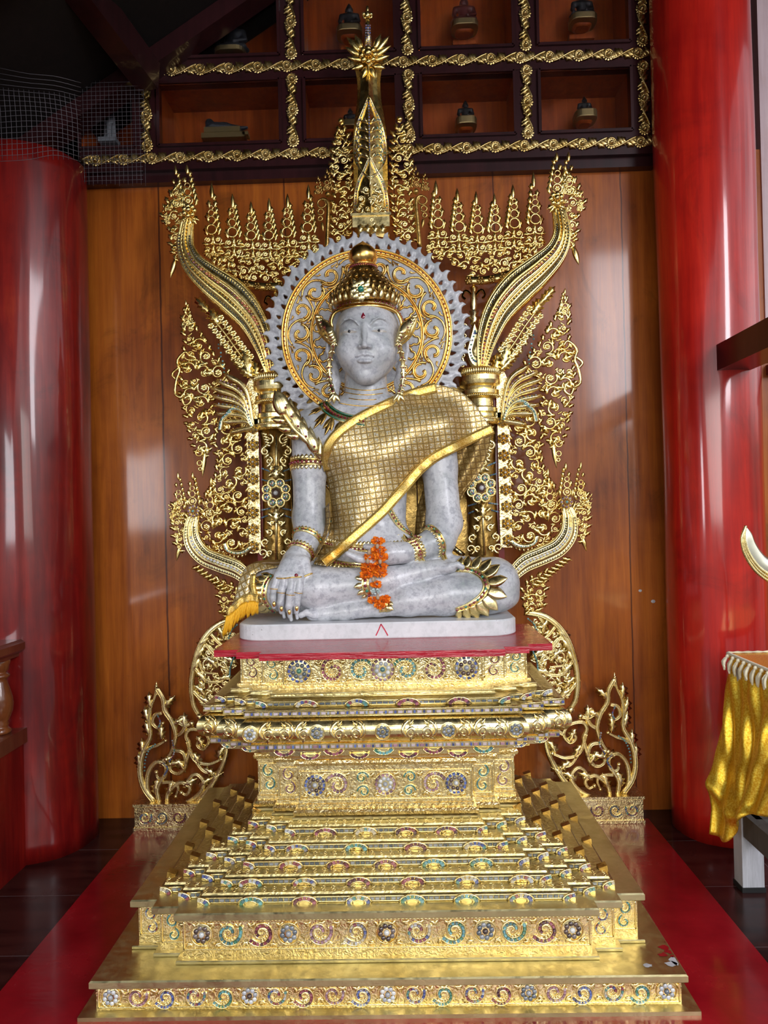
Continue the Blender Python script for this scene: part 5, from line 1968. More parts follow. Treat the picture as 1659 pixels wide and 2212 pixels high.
# disc body
Xg, Yg, Zg = HA._grid((slice(None),) * 3)
rr = np.sqrt((Xg - hc[0]) ** 2 + (Zg - hc[2]) ** 2)
R0 = 191 * pm
HA.D = np.maximum(rr - R0, np.abs(Yg - HYY - .012) - .012).astype(np.float32) + 0 * Yg
nfl = 48
for k in range(nfl):
    a = -PI / 2 + .28 + (2 * PI - .56) * (k + .5) / nfl
    # measured from straight down; mirrored halves lean up
    side = 1 if math.cos(a) > 0 else -1
    an = a + side * .085
    an2 = a + side * .115
    f = lambda ang, r: hc + np.array([r * math.cos(ang), .012, r * math.sin(ang)])
    big = 1.0 + .10 * (k % 2)
    HA.chain([f(a, R0 - .004), f(a + side * .015, R0 + .020 * big), f(a + side * .075, R0 + .040 * big), f(a + side * .085, R0 + .056 * big), f(a + side * .070, R0 + .070 * big)], [.024, .021, .012, .007, .0028], .007, flat=((0, 1, 0), .6))
for k in range(nfl):
    a = -PI / 2 + .28 + (2 * PI - .56) * (k + .5) / nfl
    side = 1 if math.cos(a) > 0 else -1
    if k % 2 == 0:
        HA.cone(f(a + side * .030, R0 - .006), f(a + side * .045, R0 + .010), .0110, .005, .002, 'sub', flat=((0, 1, 0), 6))
    else:
        HA.cone(f(a + side * .022, R0 + .006), f(a + side * .035, R0 + .018), .0090, .004, .002, 'sub', flat=((0, 1, 0), 6))
V_, F_ = HA.nets()
m = MB(); m.add(V_, F_, True)
halo = m.build('halo', 'marble', statue)
g = MB(); r_ = MB()
fy = HYY - .002
def hpt(r, a, h=0.0): return np.array([hc[0] + r * pm * math.cos(a), fy - h, hc[2] + r * pm * math.sin(a)])
th = np.linspace(0, 2 * PI, 121)[:-1]
P = np.array([hpt(179, a) for a in th])
ribbon_xsec(g, P, np.array([(-.0085, -.004), (-.0085, .003), (.0085, .003), (.0085, -.004)]), NB_, True, closed=True)
for rr_, w_ in ((184, .0045), (173.5, .0055), (122, .0065), (118, .003)):
    tube(g, np.array([hpt(rr_, a, .001) for a in th]), w_, NB_, 6, closed=True)
g.build('gold_rings', 'gold_smooth', halo)
for k in range(110):
    a = 2 * PI * k / 110
    dome(r_, hpt(179, a, .003), .0045, NB_, .003, 6, 2)
tag(r_.build('ruby_dots', 'ruby', halo), kind='stuff')
# running scrolls between the rings
g = MB()
nS = 9
for side in (-1, 1):
    for k in range(nS):
        a0 = -PI / 2 + .10 + (PI - .14) * (k + .5) / nS          # right half, going up
        hand = 1 if k % 2 else -1
        cr_, ca_ = 147 + 3 * hand, a0
        def loc(u, v):   # u along tangent (up), v radial, in px
            a = ca_ + u / cr_
            r = cr_ + v
            if side < 0: a = PI - a
            return hpt(r, a, .001)
        sp = spiral2d((0, 0), 22, -PI / 2 * hand - PI / 2, .95, hand, .36, 26, 1.2)
        tube(g, [loc(x, y) for x, y in sp], np.linspace(.0070, .0045, 26), NB_, 5)
        e_ = sp[-1]
        sp2 = spiral2d((1, 0), 16.5, -PI / 2 * hand - PI / 2 + .5 * hand, .80, hand, .3, 18, 1.3)
        tube(g, [loc(x, y) for x, y in sp2], np.linspace(.004, .0055, 18), NB_, 5)
        dome(g, loc(sp2[-1][0], sp2[-1][1]), .0065, NB_, .004, 7, 2)
        w_ = smooth_path([(-22, -18 * hand), (-6, -25 * hand), (14, -22 * hand), (28, -8 * hand), (34, 6 * hand)], 14)
        tube(g, [loc(x, y) for x, y in w_], np.linspace(.004, .0065, 14), NB_, 5)
        for (x, y, dx_, dy_) in ((12, 15 * hand, 14, 3 * hand), (20, 10 * hand, 8, 12 * hand), (-14, 14 * hand, -10, 6 * hand)):
            w_ = smooth_path([(x, y), (x + dx_ * .5, y + dy_ * .1), (x + dx_, y + dy_)], 8)
            tube(g, [loc(a, b) for a, b in w_], np.linspace(.006, .0015, 8), NB_, 5)
tag(g.build('gold_scrollwork', 'gold_smooth', halo))
g = MB()
for k in range(20):
    a = 2 * PI * (k + .5) / 20
    if math.sin(a) < -.75: continue
    tre = smooth_path([(-15, -26), (-14, -12), (-9, -8), (-8, 0), (0, 3), (8, 0), (9, -8), (14, -12), (15, -26)], 26)
    tube(g, [hpt(112 + v, a + u / 112.0, .001) for u, v in tre], .0055, NB_, 5)
g.build('lotus_petal_outlines', 'gold_smooth', halo)

# ================================================================ golden sash
U_c = smooth_path([(940, 829), (905, 838), (870, 849), (830, 867), (790, 886), (752, 908), (722, 932), (703, 958), (697, 985), (703, 1020), (712, 1060), (717, 1100), (714, 1140), (700, 1178), (684, 1206), (678, 1218)], 110)
L_c = smooth_path([(1068, 934), (1030, 951), (985, 973), (945, 994), (915, 1018), (890, 1046), (862, 1078), (835, 1108), (805, 1136), (770, 1166), (735, 1198), (705, 1222)], 110)
NT, NS = 110, 64
gx = np.zeros((NT, NS)); gz = gx.copy(); yy = gx.copy()
Yg0 = np.full((NT, NS), 3.02)
PX = U_c[:, None, :] * (1 - np.linspace(0, 1, NS))[None, :, None] + L_c[:, None, :] * np.linspace(0, 1, NS)[None, :, None]
# soften the right edge so that it follows the shoulder
sv = np.linspace(0, 1, NS)
edge = smooth_path([(940, 829), (975, 838), (1003, 852), (1030, 880), (1050, 908), (1068, 934)], NS)
wgt = np.clip(1 - np.arange(NT) / 30.0, 0, 1)[:, None, None] ** 2
PX = PX + wgt * (edge[None] - PX[0][None])
Y = np.full((NT, NS), 2.99)
for it in range(3):
    P = np.array([[at(PX[i, j, 0], PX[i, j, 1], Y[i, j]) for j in range(NS)] for i in range(NT)])
    y = B.front(P[..., 0].ravel(), P[..., 2].ravel(), 2.80, 3.32, 70).reshape(NT, NS)
    miss = np.isnan(y)
    y = np.where(miss, 3.16, y)
    Y = y
def blur(a, n):
    for _ in range(n):
        p = np.pad(a, 1, mode='edge')
        a = (p[:-2, 1:-1] + p[2:, 1:-1] + p[1:-1, :-2] + p[1:-1, 2:] + 2 * a) / 6
    return a
Ys = y.copy()
for _ in range(10):
    Ys = np.minimum(blur(Ys, 3), y)
Ys = np.minimum(blur(Ys, 4), y) - .006
Ys = np.maximum(Ys, 2.86)
# soft folds running along the sash
ii, jj = np.meshgrid(np.arange(NT) / NT, np.arange(NS) / NS, indexing='ij')
Ys -= .004 * np.sin(jj * 9 + ii * 5 + 1.5 * np.sin(ii * 7)) * np.clip(ii * 4, 0, 1) + .008 * np.exp(-((ii - .12 - .25 * jj) / .03) ** 2)
fold = np.clip((ii - .9) / .1, 0, 1)
Ys -= fold * .03
P = np.array([[at(PX[i, j, 0], PX[i, j, 1], Ys[i, j]) for j in range(NS)] for i in range(NT)])
sash_P = P
def cloth(name, P, mats, uvP=None, th=.003, parent=None, matfn=None, uvrot=.12):
    nt_, ns_ = P.shape[:2]
    me = bpy.data.meshes.new(name)
    V = P.reshape(-1, 3)
    F = [(i * ns_ + j, i * ns_ + j + 1, (i + 1) * ns_ + j + 1, (i + 1) * ns_ + j) for i in range(nt_ - 1) for j in range(ns_ - 1)]
    me.from_pydata(V.tolist(), [], F)
    uv = me.uv_layers.new(name='UVMap')
    UV = uvP if uvP is not None else np.stack([P[..., 0] * math.cos(uvrot) + P[..., 2] * math.sin(uvrot), P[..., 2] * math.cos(uvrot) - P[..., 0] * math.sin(uvrot)], -1)
    UV = UV.reshape(-1, 2)
    li = np.zeros(len(me.loops), np.int32); me.loops.foreach_get('vertex_index', li)
    uv.data.foreach_set('uv', UV[li].ravel().astype(np.float32))
    for mm in mats: me.materials.append(MAT[mm])
    me.polygons.foreach_set('use_smooth', np.ones(len(F), bool))
    o = bpy.data.objects.new(name, me); COL.objects.link(o)
    if parent is not None: o.parent = parent; o.location = -parent_world(parent)
    md = o.modifiers.new('thickness', 'SOLIDIFY'); md.thickness = th; md.offset = 0
    return o
sash = thing('golden_sash', 'gold sequinned brocade sash draped over one shoulder and the chest of the marble statue', 'sash', (SX, 3.0, 1.6))
arc = np.concatenate([[0], np.cumsum(np.linalg.norm(np.diff(P[:, NS // 2], axis=0), axis=1))])
cloth('brocade', P, ['brocade'], parent=sash)
def band_strip(name, curve_px, Yf, width_px, inward, extra=.006, rng_=(0, None)):
    n = len(curve_px); T = np.gradient(curve_px, axis=0); T /= np.linalg.norm(T, axis=1, keepdims=True)
    Nn = np.stack([-T[:, 1], T[:, 0]], -1) * inward
    k = 6
    Q = np.zeros((n, k, 3)); UV = np.zeros((n, k, 2)); s_ = 0
    for i in range(n):
        if i: s_ += np.linalg.norm(curve_px[i] - curve_px[i - 1]) * .0019
        for j in range(k):
            q = curve_px[i] + Nn[i] * width_px * (j / (k - 1) - .12)
            Q[i, j] = at(q[0], q[1], Yf[i] - extra - .003 * math.sin(PI * j / (k - 1)) - .002 * math.sin(i * .35))
            UV[i, j] = (s_, j * .006)
    a, b = rng_
    return cloth(name, Q[a:b], ['satin_band'], UV[a:b], .0025, sash)
band_strip('upper_border', U_c, np.minimum(Ys[:, 0], Ys[:, 6]), 21, -1, rng_=(0, 66))
band_strip('lower_border', L_c, np.minimum(Ys[:, -1], Ys[:, -7]), 22, 1)
# hanging back part, behind the arm
bk = []
for t in np.linspace(0, 1, 26):
    row = []
    l = np.array([905, 1035]) * (1 - t) + np.array([895, 1175]) * t
    r = smooth_path([(1062, 938), (1052, 985), (1030, 1030), (1003, 1065), (985, 1110), (960, 1175)], 26)[int(t * 25)]
    l = np.array([960, 960]) * (1 - min(1, t * 2.2)) + l * min(1, t * 2.2) if t < .45 else l
    for s_ in np.linspace(0, 1, 22):
        q = l * (1 - s_) + r * s_
        row.append(at(q[0], q[1], 3.195 + .012 * math.sin(s_ * 14 + t * 3) - .05 * s_ * (1 - t)))
    bk.append(row)
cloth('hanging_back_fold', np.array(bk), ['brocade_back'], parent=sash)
# loose lower fold between arm and waist
fl_ = []
for t in np.linspace(0, 1, 20):
    a = smooth_path([(712, 1085), (712, 1130), (698, 1175), (676, 1212)], 20)[int(t * 19)]
    b = smooth_path([(700, 1100), (697, 1140), (680, 1185), (668, 1206)], 20)[int(t * 19)]
    fl_.append([at(*(a * (1 - s_) + b * s_), 2.99 + .10 * s_ - .05 * t + .008 * math.sin(s_ * 9)) for s_ in np.linspace(0, 1, 10)])
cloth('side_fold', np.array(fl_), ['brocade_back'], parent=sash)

# ---------------- fringed end over the knee
sh_ = thing('fringed_shawl', 'fringed gold brocade cloth end hanging over the statue knee by its lowered hand', 'cloth', tuple(at(530, 1290, 2.95)))
L1 = smooth_path([(560, 1216), (535, 1222), (519, 1250), (508, 1290), (492, 1326)], 22)
R1 = smooth_path([(604, 1224), (556, 1236), (550, 1262), (556, 1290), (556, 1304)], 22)
rows_ = []
for i in range(22):
    t = i / 21
    rows_.append([at(*(L1[i] * (1 - s_) + R1[i] * s_), 2.93 - .05 * t + .04 * (1 - t) * (1 - s_) + .010 * math.sin(s_ * 8 + t * 2) * t + .03 * abs(s_ - .5) * t) for s_ in np.linspace(0, 1, 14)])
cloth('brocade', np.array(rows_), ['brocade'], parent=sh_, uvrot=.5)
g = MB()
pth = smooth_path([at(548, 1222, 2.985), at(575, 1216, 2.99), at(600, 1216, 2.985), at(640, 1212, 2.985)], 14)
tube(g, pth, [.014, .015, .015, .015, .014, .014, .014, .014, .014, .014, .014, .014, .013, .012], NB_, 9, flat=.8)
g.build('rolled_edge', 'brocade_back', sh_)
edge_ = smooth_path([(490, 1328), (505, 1318), (522, 1302), (540, 1296), (557, 1298)], 24)
Qe = np.array([[at(x + (j - 1) * 0, y - 14 + j * 7, 2.868 - .004 * math.sin(i * .9)) for j in range(4)] for i, (x, y) in enumerate(edge_)])
UVe = np.array([[(i * .006, j * .006) for j in range(4)] for i in range(24)])
cloth('border', Qe, ['satin_band'], UVe, .003, sh_)
side_ = smooth_path([(549, 1240), (547, 1262), (551, 1284), (556, 1300)], 14)
Qs = np.array([[at(x - 6 + j * 5, y, 2.872 + .04 * (1 - i / 13)) for j in range(3)] for i, (x, y) in enumerate(side_)])
cloth('side_border', Qs, ['satin_band'], np.array([[(i * .006, j * .006) for j in range(3)] for i in range(14)]), .003, sh_)
g = MB(); rf = random.Random(3)
for k in range(90):
    t = k / 89
    x, y = edge_[int(t * 23)]
    ln = 46 - 18 * t + rf.uniform(-6, 6)
    dx_ = -10 + 8 * t + rf.uniform(-3, 3)
    a = at(x, y + 2, 2.866); b = at(x + dx_ * .4, y + ln * .5, 2.862); c = at(x + dx_, y + ln, 2.866 + rf.uniform(-.004, .004))
    tube(g, smooth_path([a, b, c], 7), [.0025, .0038, .0026, .0038, .0026, .0036, .0012], NB_, 5)
tag(g.build('fringe', 'yellow_fringe', sh_), kind='stuff')

# ---------------- marigold garland
ga = thing('marigold_garland', 'dried orange marigold garland with one white bloom hanging from the statue hand', 'garland', tuple(at(812, 1240, 2.86)))
rf = random.Random(5)
def marigold(px, py, r, Y, mat='orange_petal', nm='marigold', col2='orange_dark'):
    g = MB(); c = at(px, py, Y)
    for k in range(90):
        th_, ph = rf.uniform(0, 2 * PI), math.acos(rf.uniform(-.95, .95))
        d = np.array([math.cos(th_) * math.sin(ph), math.sin(th_) * math.sin(ph), math.cos(ph) * .62])
        if d[1] > .5: continue
        p0 = c + d * r * .45; p1 = c + d * r * rf.uniform(.85, 1.1)
        s_ = nrm(np.cross(d, [rf.uniform(-1, 1), rf.uniform(-1, 1), rf.uniform(-1, 1)])) * r * .22
        mid_ = (p0 + p1) / 2 + np.cross(s_, d) * .4
        g.add(np.array([p0 - s_ * .4, p0 + s_ * .4, mid_ + s_, p1 + s_ * .8, p1 - s_ * .6, mid_ - s_]), [(0, 1, 2, 5), (5, 2, 3, 4)], True, 0 if k % 3 else 1)
    g.build(nm, [mat, col2], ga)
for px, py, r in ((816, 1168, .026), (818, 1189, .030), (822, 1203, .030), (798, 1205, .028), (820, 1222, .030), (796, 1224, .032), (822, 1238, .026), (792, 1240, .026), (800, 1234, .022), (812, 1262, .024), (806, 1296, .022), (826, 1298, .026), (820, 1308, .022), (832, 1292, .02)):
    marigold(px, py, r * 1.1, 2.862)
marigold(811, 1277, .020, 2.862, 'white_petal', 'white_flower', 'white_petal')
for px, py in ((815, 1180), (797, 1193), (821, 1213), (806, 1252), (816, 1290), (794, 1212)):
    g = MB(); sphere(g, at(px, py, 2.835), .009, 8, 6, sc=(.8, .8, 1.2)); g.build('bead', 'bead_beige', ga)
g = MB()
tube(g, smooth_path([at(818, 1172, 2.875), at(808, 1205, 2.868), at(812, 1260, 2.866), at(820, 1300, 2.866)], 14), .003, NB_, 5)
g.build('thread', 'bead_beige', ga)
# ================================================================ carved throne back
XT = at(817, 1000, 3.36)[0]
def mirror(m, xm):
    o = MB(); o.n = m.n; o.hasc = m.hasc; o.c = m.c
    o.v = []
    for v in m.v:
        w = v.copy(); w[:, 0] = 2 * xm - w[:, 0]; o.v.append(w)
    o.f = {k: [q[:, ::-1] for q in L] for k, L in m.f.items()}
    return o

def poly2(pts, Y): return np.array([at(x, y, Y)[[0, 2]] for x, y in pts])
def inside(P, poly):
    x, y = P[:, 0], P[:, 1]; n = len(poly); c = np.zeros(len(P), bool); j = n - 1
    for i in range(n):
        xi, yi = poly[i]; xj, yj = poly[j]
        k = ((yi > y) != (yj > y)) & (x < (xj - xi) * (y - yi) / (yj - yi + 1e-12) + xi)
        c ^= k; j = i
    return c
def edist(P, poly):
    d = np.full(len(P), 9.0); n = len(poly)
    for i in range(n):
        a, b = poly[i], poly[(i + 1) % n]; ab = b - a
        t = np.clip(((P - a) @ ab) / (ab @ ab + 1e-12), 0, 1)
        d = np.minimum(d, np.linalg.norm(P - a - t[:, None] * ab, axis=1))
    return d

def tubp(m, p2, Y, r, h=0.0, sides=6, flat=.8, mat=0): tube(m, to3(p2, Y, h), r, NB_, sides, flat=flat, mat=mat)

def scroll(m, c, R, Y, rg, thick=None, mat=0, dens=1.0, a0=None, hand=None):
    a0 = rg.uniform(0, 2 * PI) if a0 is None else a0; hand = hand or rg.choice((-1, 1))
    th = thick or float(np.clip(R * .19, .0038, .0070))
    sp = spiral2d(c, R * .97, a0, 1.02, hand, .34, 22, 1.25)
    tubp(m, sp, Y, np.linspace(th, th * .7, 22), mat=mat)
    if rg.random() < .3:
        flower(m, to3(np.array(c), Y, th), R * .46, NB_, 6, R * .16, mat, rot=a0)
    else:
        a = a0 + hand * 1.02 * 2 * PI + PI
        for k, (da, L_, W_) in enumerate(((0, 1.45, 1.0), (1.1, .95, .70), (-1.1, .95, .70))):
            leaf(m, to3(np.array(c), Y, .002) - np.array([math.cos(a + da), 0, math.sin(a + da)]) * R * .28, (math.cos(a + da), 0, math.sin(a + da)), R * L_, R * W_, NB_, 2, .2 * hand, R * .16, mat)
    for k in range(2):
        t = int((.06 + .32 * k) * 21); p = sp[t]; d = p - np.array(c); d = d / np.linalg.norm(d)
        tg = np.array([-d[1], d[0]]) * hand
        v = tg * .9 + d * .5
        leaf(m, to3(p - v * R * .2, Y, .001), (v[0], 0, v[1]), R * 1.25, R * .85, NB_, 3, -.3 * hand, R * .15, mat)

def fill(m, poly, Y, rmax, rmin, seed, n=1400, barbs=True, mat=0):
    rg = random.Random(seed); rn = np.random.RandomState(seed)
    lo, hi = poly.min(0), poly.max(0)
    P = lo + rn.rand(n, 2) * (hi - lo)
    P = P[inside(P, poly)]
    d = edist(P, poly) * 1.06
    cs = []
    r = np.minimum(d, rmax)
    while True:
        k = int(np.argmax(r + rn.rand(len(r)) * rmin * .25))
        if r[k] < rmin: break
        R = float(r[k]); c = P[k].copy(); cs.append((c, R))
        r = np.minimum(r, np.linalg.norm(P - c, axis=1) - R * .97)
        if len(cs) > 140: break
    for c, R in cs: scroll(m, c, R, Y - rg.uniform(0, .004), rg, mat=mat)
    # links between neighbouring scrolls
    for i, (c, R) in enumerate(cs):
        near = sorted(((np.linalg.norm(c - c2) - R - R2, j) for j, (c2, R2) in enumerate(cs) if j != i))[:2]
        for g_, j in near:
            if g_ < .04 and j > i:
                c2, R2 = cs[j]; u = (c2 - c) / np.linalg.norm(c2 - c); s_ = np.array([-u[1], u[0]])
                a = c + u * R * .8 + s_ * R * .4; b = c2 - u * R2 * .8 - s_ * R2 * .4
                tubp(m, smooth_path([a, (a + b) / 2 + s_ * .003, b], 6), Y, .0044, mat=mat)
    if barbs:
        L = np.concatenate([[0], np.cumsum(np.linalg.norm(np.roll(poly, -1, 0) - poly, axis=1))])
        cen = poly.mean(0)
        for s_ in np.arange(.01, L[-1], .036):
            i = int(np.searchsorted(L, s_)) - 1; i = min(max(i, 0), len(poly) - 1)
            a, b = poly[i], poly[(i + 1) % len(poly)]
            p = a + (b - a) * (s_ - L[i]) / (L[i + 1] - L[i] + 1e-9)
            e_ = (b - a) / np.linalg.norm(b - a); nrm_ = np.array([e_[1], -e_[0]])
            if nrm_ @ (p - cen) < 0: nrm_ = -nrm_
            up_ = e_ if e_[1] > 0 else -e_
            v = up_ * .8 + nrm_ * .6
            leaf(m, to3(p - nrm_ * .008, Y, 0), (v[0], 0, v[1]), rg.uniform(.030, .042), .022, NB_, 2, rg.uniform(-.3, .3), .006, mat)
    return cs

def spire(m, bx, by, tx, ty, w, Y, seed=0, mat=0, rings=4, low=0):
    """openwork spire from base centre pixel to tip pixel, w = width in px, low = rows of scroll pairs under the rings"""
    b = at(bx, by, Y)[[0, 2]]; t = at(tx, ty, Y)[[0, 2]]
    ax = t - b; H = np.linalg.norm(ax); u = ax / H; s_ = np.array([u[1], -u[0]]); wm = w * Y / 1550.0
    rg = random.Random(seed); pos = .0
    for k in range(low):
        R = wm * .27
        for sd in (-1, 1):
            scroll(m, b + u * (pos * H + R) + s_ * sd * R * .95, R, Y, rg, a0=PI / 2 + sd * 1.2, hand=sd)
        leaf(m, to3(b + u * (pos * H + R * .6), Y, .004), (u[0], 0, u[1]), R * 1.5, R * .9, NB_, 2, 0, R * .25, mat)
        pos += 1.85 * R / H
    p0 = pos
    for k in range(rings):
        R = wm * .5 * (.60 - .115 * k)
        pos += R / H
        c = b + u * pos * H - s_ * wm * .05
        ring_ = np.array([c + R * .84 * np.array([math.cos(a), math.sin(a)]) for a in np.linspace(0, 2 * PI, 15)[:-1]])
        tube(m, to3(ring_, Y, .003), max(.0028, R * .19), NB_, 6, flat=.9, closed=True, mat=mat)
        if k == 0 and low == 0: flower(m, to3(c, Y, .004), R * .5, NB_, 6, R * .2, mat)
        pos += R / H * .80
    for k in range(6):
        f_ = k / 6
        p = b + u * H * (p0 + (.86 - p0) * f_); ww = wm * .5 * (1 - .85 * f_) * (.8 if low else 1)
        for sd in (1, -1):
            if sd < 0 and k % 2: continue
            q = p + s_ * ww * sd * .72
            v = u + s_ * sd * .30
            leaf(m, to3(q, Y, .001), (v[0], 0, v[1]), wm * (.55 - .22 * f_), wm * .27, NB_, 1, -.12 * sd, wm * .09, mat)
    petal_leaf(m, to3(b + u * H * .78, Y, .002), (u[0], 0, u[1]), H * .24, wm * .24, NB_, wm * .08, mat)

def horn(m, path_px, wid_px, Y, n=46, ribs=4, bulge=.030, mat=0):
    pth = smooth_path(path_px, n); wv = smooth_path([(w, 0) for w in wid_px], n)[:, 0] * Y / 1550.0 / 2
    P = np.array([at(x, y, Y) for x, y in pth])
    us = np.linspace(-1, 1, ribs * 6 + 1)
    prof = np.sqrt(np.clip(1 - us ** 2, 0, 1)) * .7 + .34 * np.abs(np.cos(us * ribs * PI / 2 + PI / 2 * (ribs % 2 == 0))) ** .8 * (1 - us ** 2) ** .3
    xs = []
    for w in wv:
        b = min(bulge, w * .8)
        xs.append(np.concatenate([np.stack([us * w, prof * b], -1), [[w * .6, -.012], [-w * .6, -.012]]]))
    ribbon_xsec(m, P, np.array(xs), NB_, True, mat)
    return P, wv, bulge

def horn_deco(m, gm, P, wv, bulge, gcols, gu=.0, rows=(-.5, .5), dash_every=1):
    T = np.gradient(P, axis=0); T /= np.linalg.norm(T, axis=1, keepdims=True); Bn = np.cross(T, np.array(NB_, float))
    hh = lambda u, w: (math.sqrt(max(0, 1 - u * u)) * .8 + .12) * min(bulge, w * .8)
    L = np.concatenate([[0], np.cumsum(np.linalg.norm(np.diff(P, axis=0), axis=1))])
    def pt(s_, u):
        i = max(0, min(int(np.searchsorted(L, s_)) - 1, len(P) - 2)); t = (s_ - L[i]) / (L[i + 1] - L[i] + 1e-9)
        w = wv[i] * (1 - t) + wv[i + 1] * t
        return P[i] * (1 - t) + P[i + 1] * t + Bn[i] * u * w + np.array([0, -hh(u, w), 0]), T[i], Bn[i], w
    rg = random.Random(3)
    for s_ in np.arange(.03, L[-1] * .80, .0165):
        p, t, b, w = pt(s_, gu); dome(gm, p, .0072, NB_, .004, 7, 2, 0, rg.choice(gcols))
    for u in (rows[0] - .02, rows[-1] - .04):
        for s_ in np.arange(.05, L[-1] * .9, .0125):
            p, t, b, w = pt(s_, u)
            d = nrm(t + b * .9) * w * .10
            tube(gm, [p - d, p, p + d], .0030, NB_, 4, col=rg.choice([(.05, .055, .05), (.09, .09, .07), (.04, .05, .06)]))
    for u in rows[1:-1]:
        for s_ in np.arange(.01, L[-1] * .97, .017):
            p, t, b, w = pt(s_, u)
            leaf(m, p, t + b * (-.35 if u > gu else .35), .022, .011, NB_, 1, 0, .005)
    for u in (gu - .22, gu + .22, -.86, .86):
        q = np.array([pt(s_, u)[0] for s_ in np.linspace(0, L[-1] * .98, 40)])
        tube(m, q, .0038, NB_, 5)

# ---------------- builders (left side as seen in the photo)
def left_pillar():
    Y = 3.40; parts = {}
    cxp = lambda py: 597 - (1065 - py) * .0 - 0
    x = at(597, 1065, Y)[0]
    z = lambda py: at(597, py, Y)[2]; q = Y / 1550.0
    m = MB()
    lathe(m, (x, Y + .02, 0), [(33 * q, 1.024), (33 * q, z(1180)), (31 * q, z(1100)), (31 * q, z(1000)), (34 * q, z(930))], 28)
    parts['shaft'] = (m, 'gold_old')
    m = MB()
    pr = [(34, 930), (38, 926), (38, 918), (33, 914), (33, 908), (37, 904), (37, 896), (29, 892), (28, 876), (38, 872), (41, 866), (41, 858), (33, 854), (34, 850), (43, 846), (45, 838), (45, 828), (40, 824), (40, 818), (44, 812), (30, 810)]
    lathe(m, (x, Y, 0), [(r * q, z(py)) for r, py in pr], 60, smooth=False)
    for k in range(28):
        a = PI + PI * (k + .5) / 28
        for rr_, py, ln in ((43, 826, .028), (41, 868, -.012), (38, 921, .010)):
            p = np.array([x + rr_ * q * math.cos(a), Y + rr_ * q * math.sin(a), z(py)])
            petal_leaf(m, p, (math.cos(a) * .2, math.sin(a) * .2, 1 if ln > 0 else -1), abs(ln), .013, (math.cos(a), math.sin(a), 0), .004)
    parts['capital'] = (m, 'gold_leaf')
    # pendant and rising leaf ornaments
    m = MB(); Yf = Y - .085
    px0 = lambda u, py: at(597 + u, py, Yf)[[0, 2]]
    for sd in (-1, 1):
        for (u, py, R, h_) in ((17, 950, .026, 1), (24, 975, .020, -1), (16, 995, .018, 1), (8, 1012, .012, -1)):
            sp = spiral2d(px0(u * sd, py), R, PI / 2, 1.15, h_ * sd, .25, 18)
            tubp(m, sp, Yf, np.linspace(.006, .004, 18)); dome(m, to3(sp[-1], Yf, .002), .006, NB_, .006, 7, 2)
        for (u, py, R, h_) in ((30, 1195, .024, 1), (24, 1172, .020, -1), (16, 1150, .017, 1), (9, 1130, .012, -1), (14, 1195, .016, -1)):
            sp = spiral2d(px0(u * sd, py), R, -PI / 2, 1.15, -h_ * sd, .25, 18)
            tubp(m, sp, Yf, np.linspace(.006, .004, 18)); dome(m, to3(sp[-1], Yf, .002), .006, NB_, .006, 7, 2)
        for k in range(5):
            leaf(m, to3(px0(sd * (4 + 3 * k), 1100 + 18 * k), Yf, 0), (sd * .8, 0, .8), .036, .02, NB_, 2, 0, .008)
            leaf(m, to3(px0(sd * (3 + 4 * k), 1040 - 20 * k), Yf, 0), (sd * .8, 0, -.7), .036, .022, NB_, 2, 0, .008)
            leaf(m, to3(px0(sd * (20 - 2 * k), 940 + 6 * k), Yf, .004), (sd * .7, 0, .3), .030, .018, NB_, 2, 0, .008)
    tubp(m, [px0(0, 940), px0(0, 990), px0(0, 1045)], Yf, .007); tubp(m, [px0(0, 1098), px0(0, 1140), px0(0, 1210)], Yf, .006)
    leaf(m, to3(px0(0, 1035), Yf, 0), (0, 0, 1), .07, .06, NB_, 4, 0, .014); leaf(m, to3(px0(0, 1130), Yf, 0), (0, 0, 1), .08, .05, NB_, 4, 0, .014)
    parts['leaf_carving'] = (m, 'gold_leaf')
    g = MB()
    for py, sl_ in ((1018, .5), (1040, .3), (1098, -.3), (1112, -.5)):
        for sd in (-1, 1):
            for k in range(7):
                u = sd * (14 + k * 2.8); p = at(597 + u, py - sl_ * k * 2, Y - .05 + .0045 * k)
                dome(g, p, .0045, NB_, .004, 6, 2, 0, gcol('teal' if k % 2 else 'blue'))
    parts['gem_bands'] = (g, 'gem_tiles')
    # eight-petalled flower
    m = MB(); c = at(597, 1065, Y - .115); R = 31 * q
    for k in range(8):
        a = 2 * PI * (k + .5) / 8; d = np.array([math.cos(a), 0, math.sin(a)])
        dome(m, c + d * R * .70, R * .33, NB_, .010, 12, 2); 
        tube(m, [c + d * R * .70 + R * .30 * np.array([math.cos(b), 0, math.sin(b)]) + np.array([0, -.004, 0]) for b in np.linspace(0, 2 * PI, 13)[:-1]], .004, NB_, 5, closed=True)
        for j in range(5):
            b = 2 * PI * j / 5; dome(m, c + d * R * .70 + R * .13 * np.array([math.cos(b), 0, math.sin(b)]) + np.array([0, -.008, 0]), .0055, NB_, .004, 6, 2, 1, gcol('blue' if j % 2 else 'teal'))
        dome(m, c + d * R * .70 + np.array([0, -.011, 0]), .0045, NB_, .004, 6, 2, 1, gcol('red'))
    dome(m, c, R * .46, NB_, .016, 16, 3); dome(m, c + np.array([0, -.012, 0]), R * .30, NB_, .008, 14, 2, 1, gcol('brown')); dome(m, c + np.array([0, -.018, 0]), R * .16, NB_, .010, 12, 3, 1, (.6, .6, .62))
    parts['gem_flower'] = (m, ['gold_leaf', 'gem_tiles'])
    # flame jewel on the capital
    m = MB(); Yj = Y - .03; J = lambda u, py: at(597 + u, py, Yj)[[0, 2]]
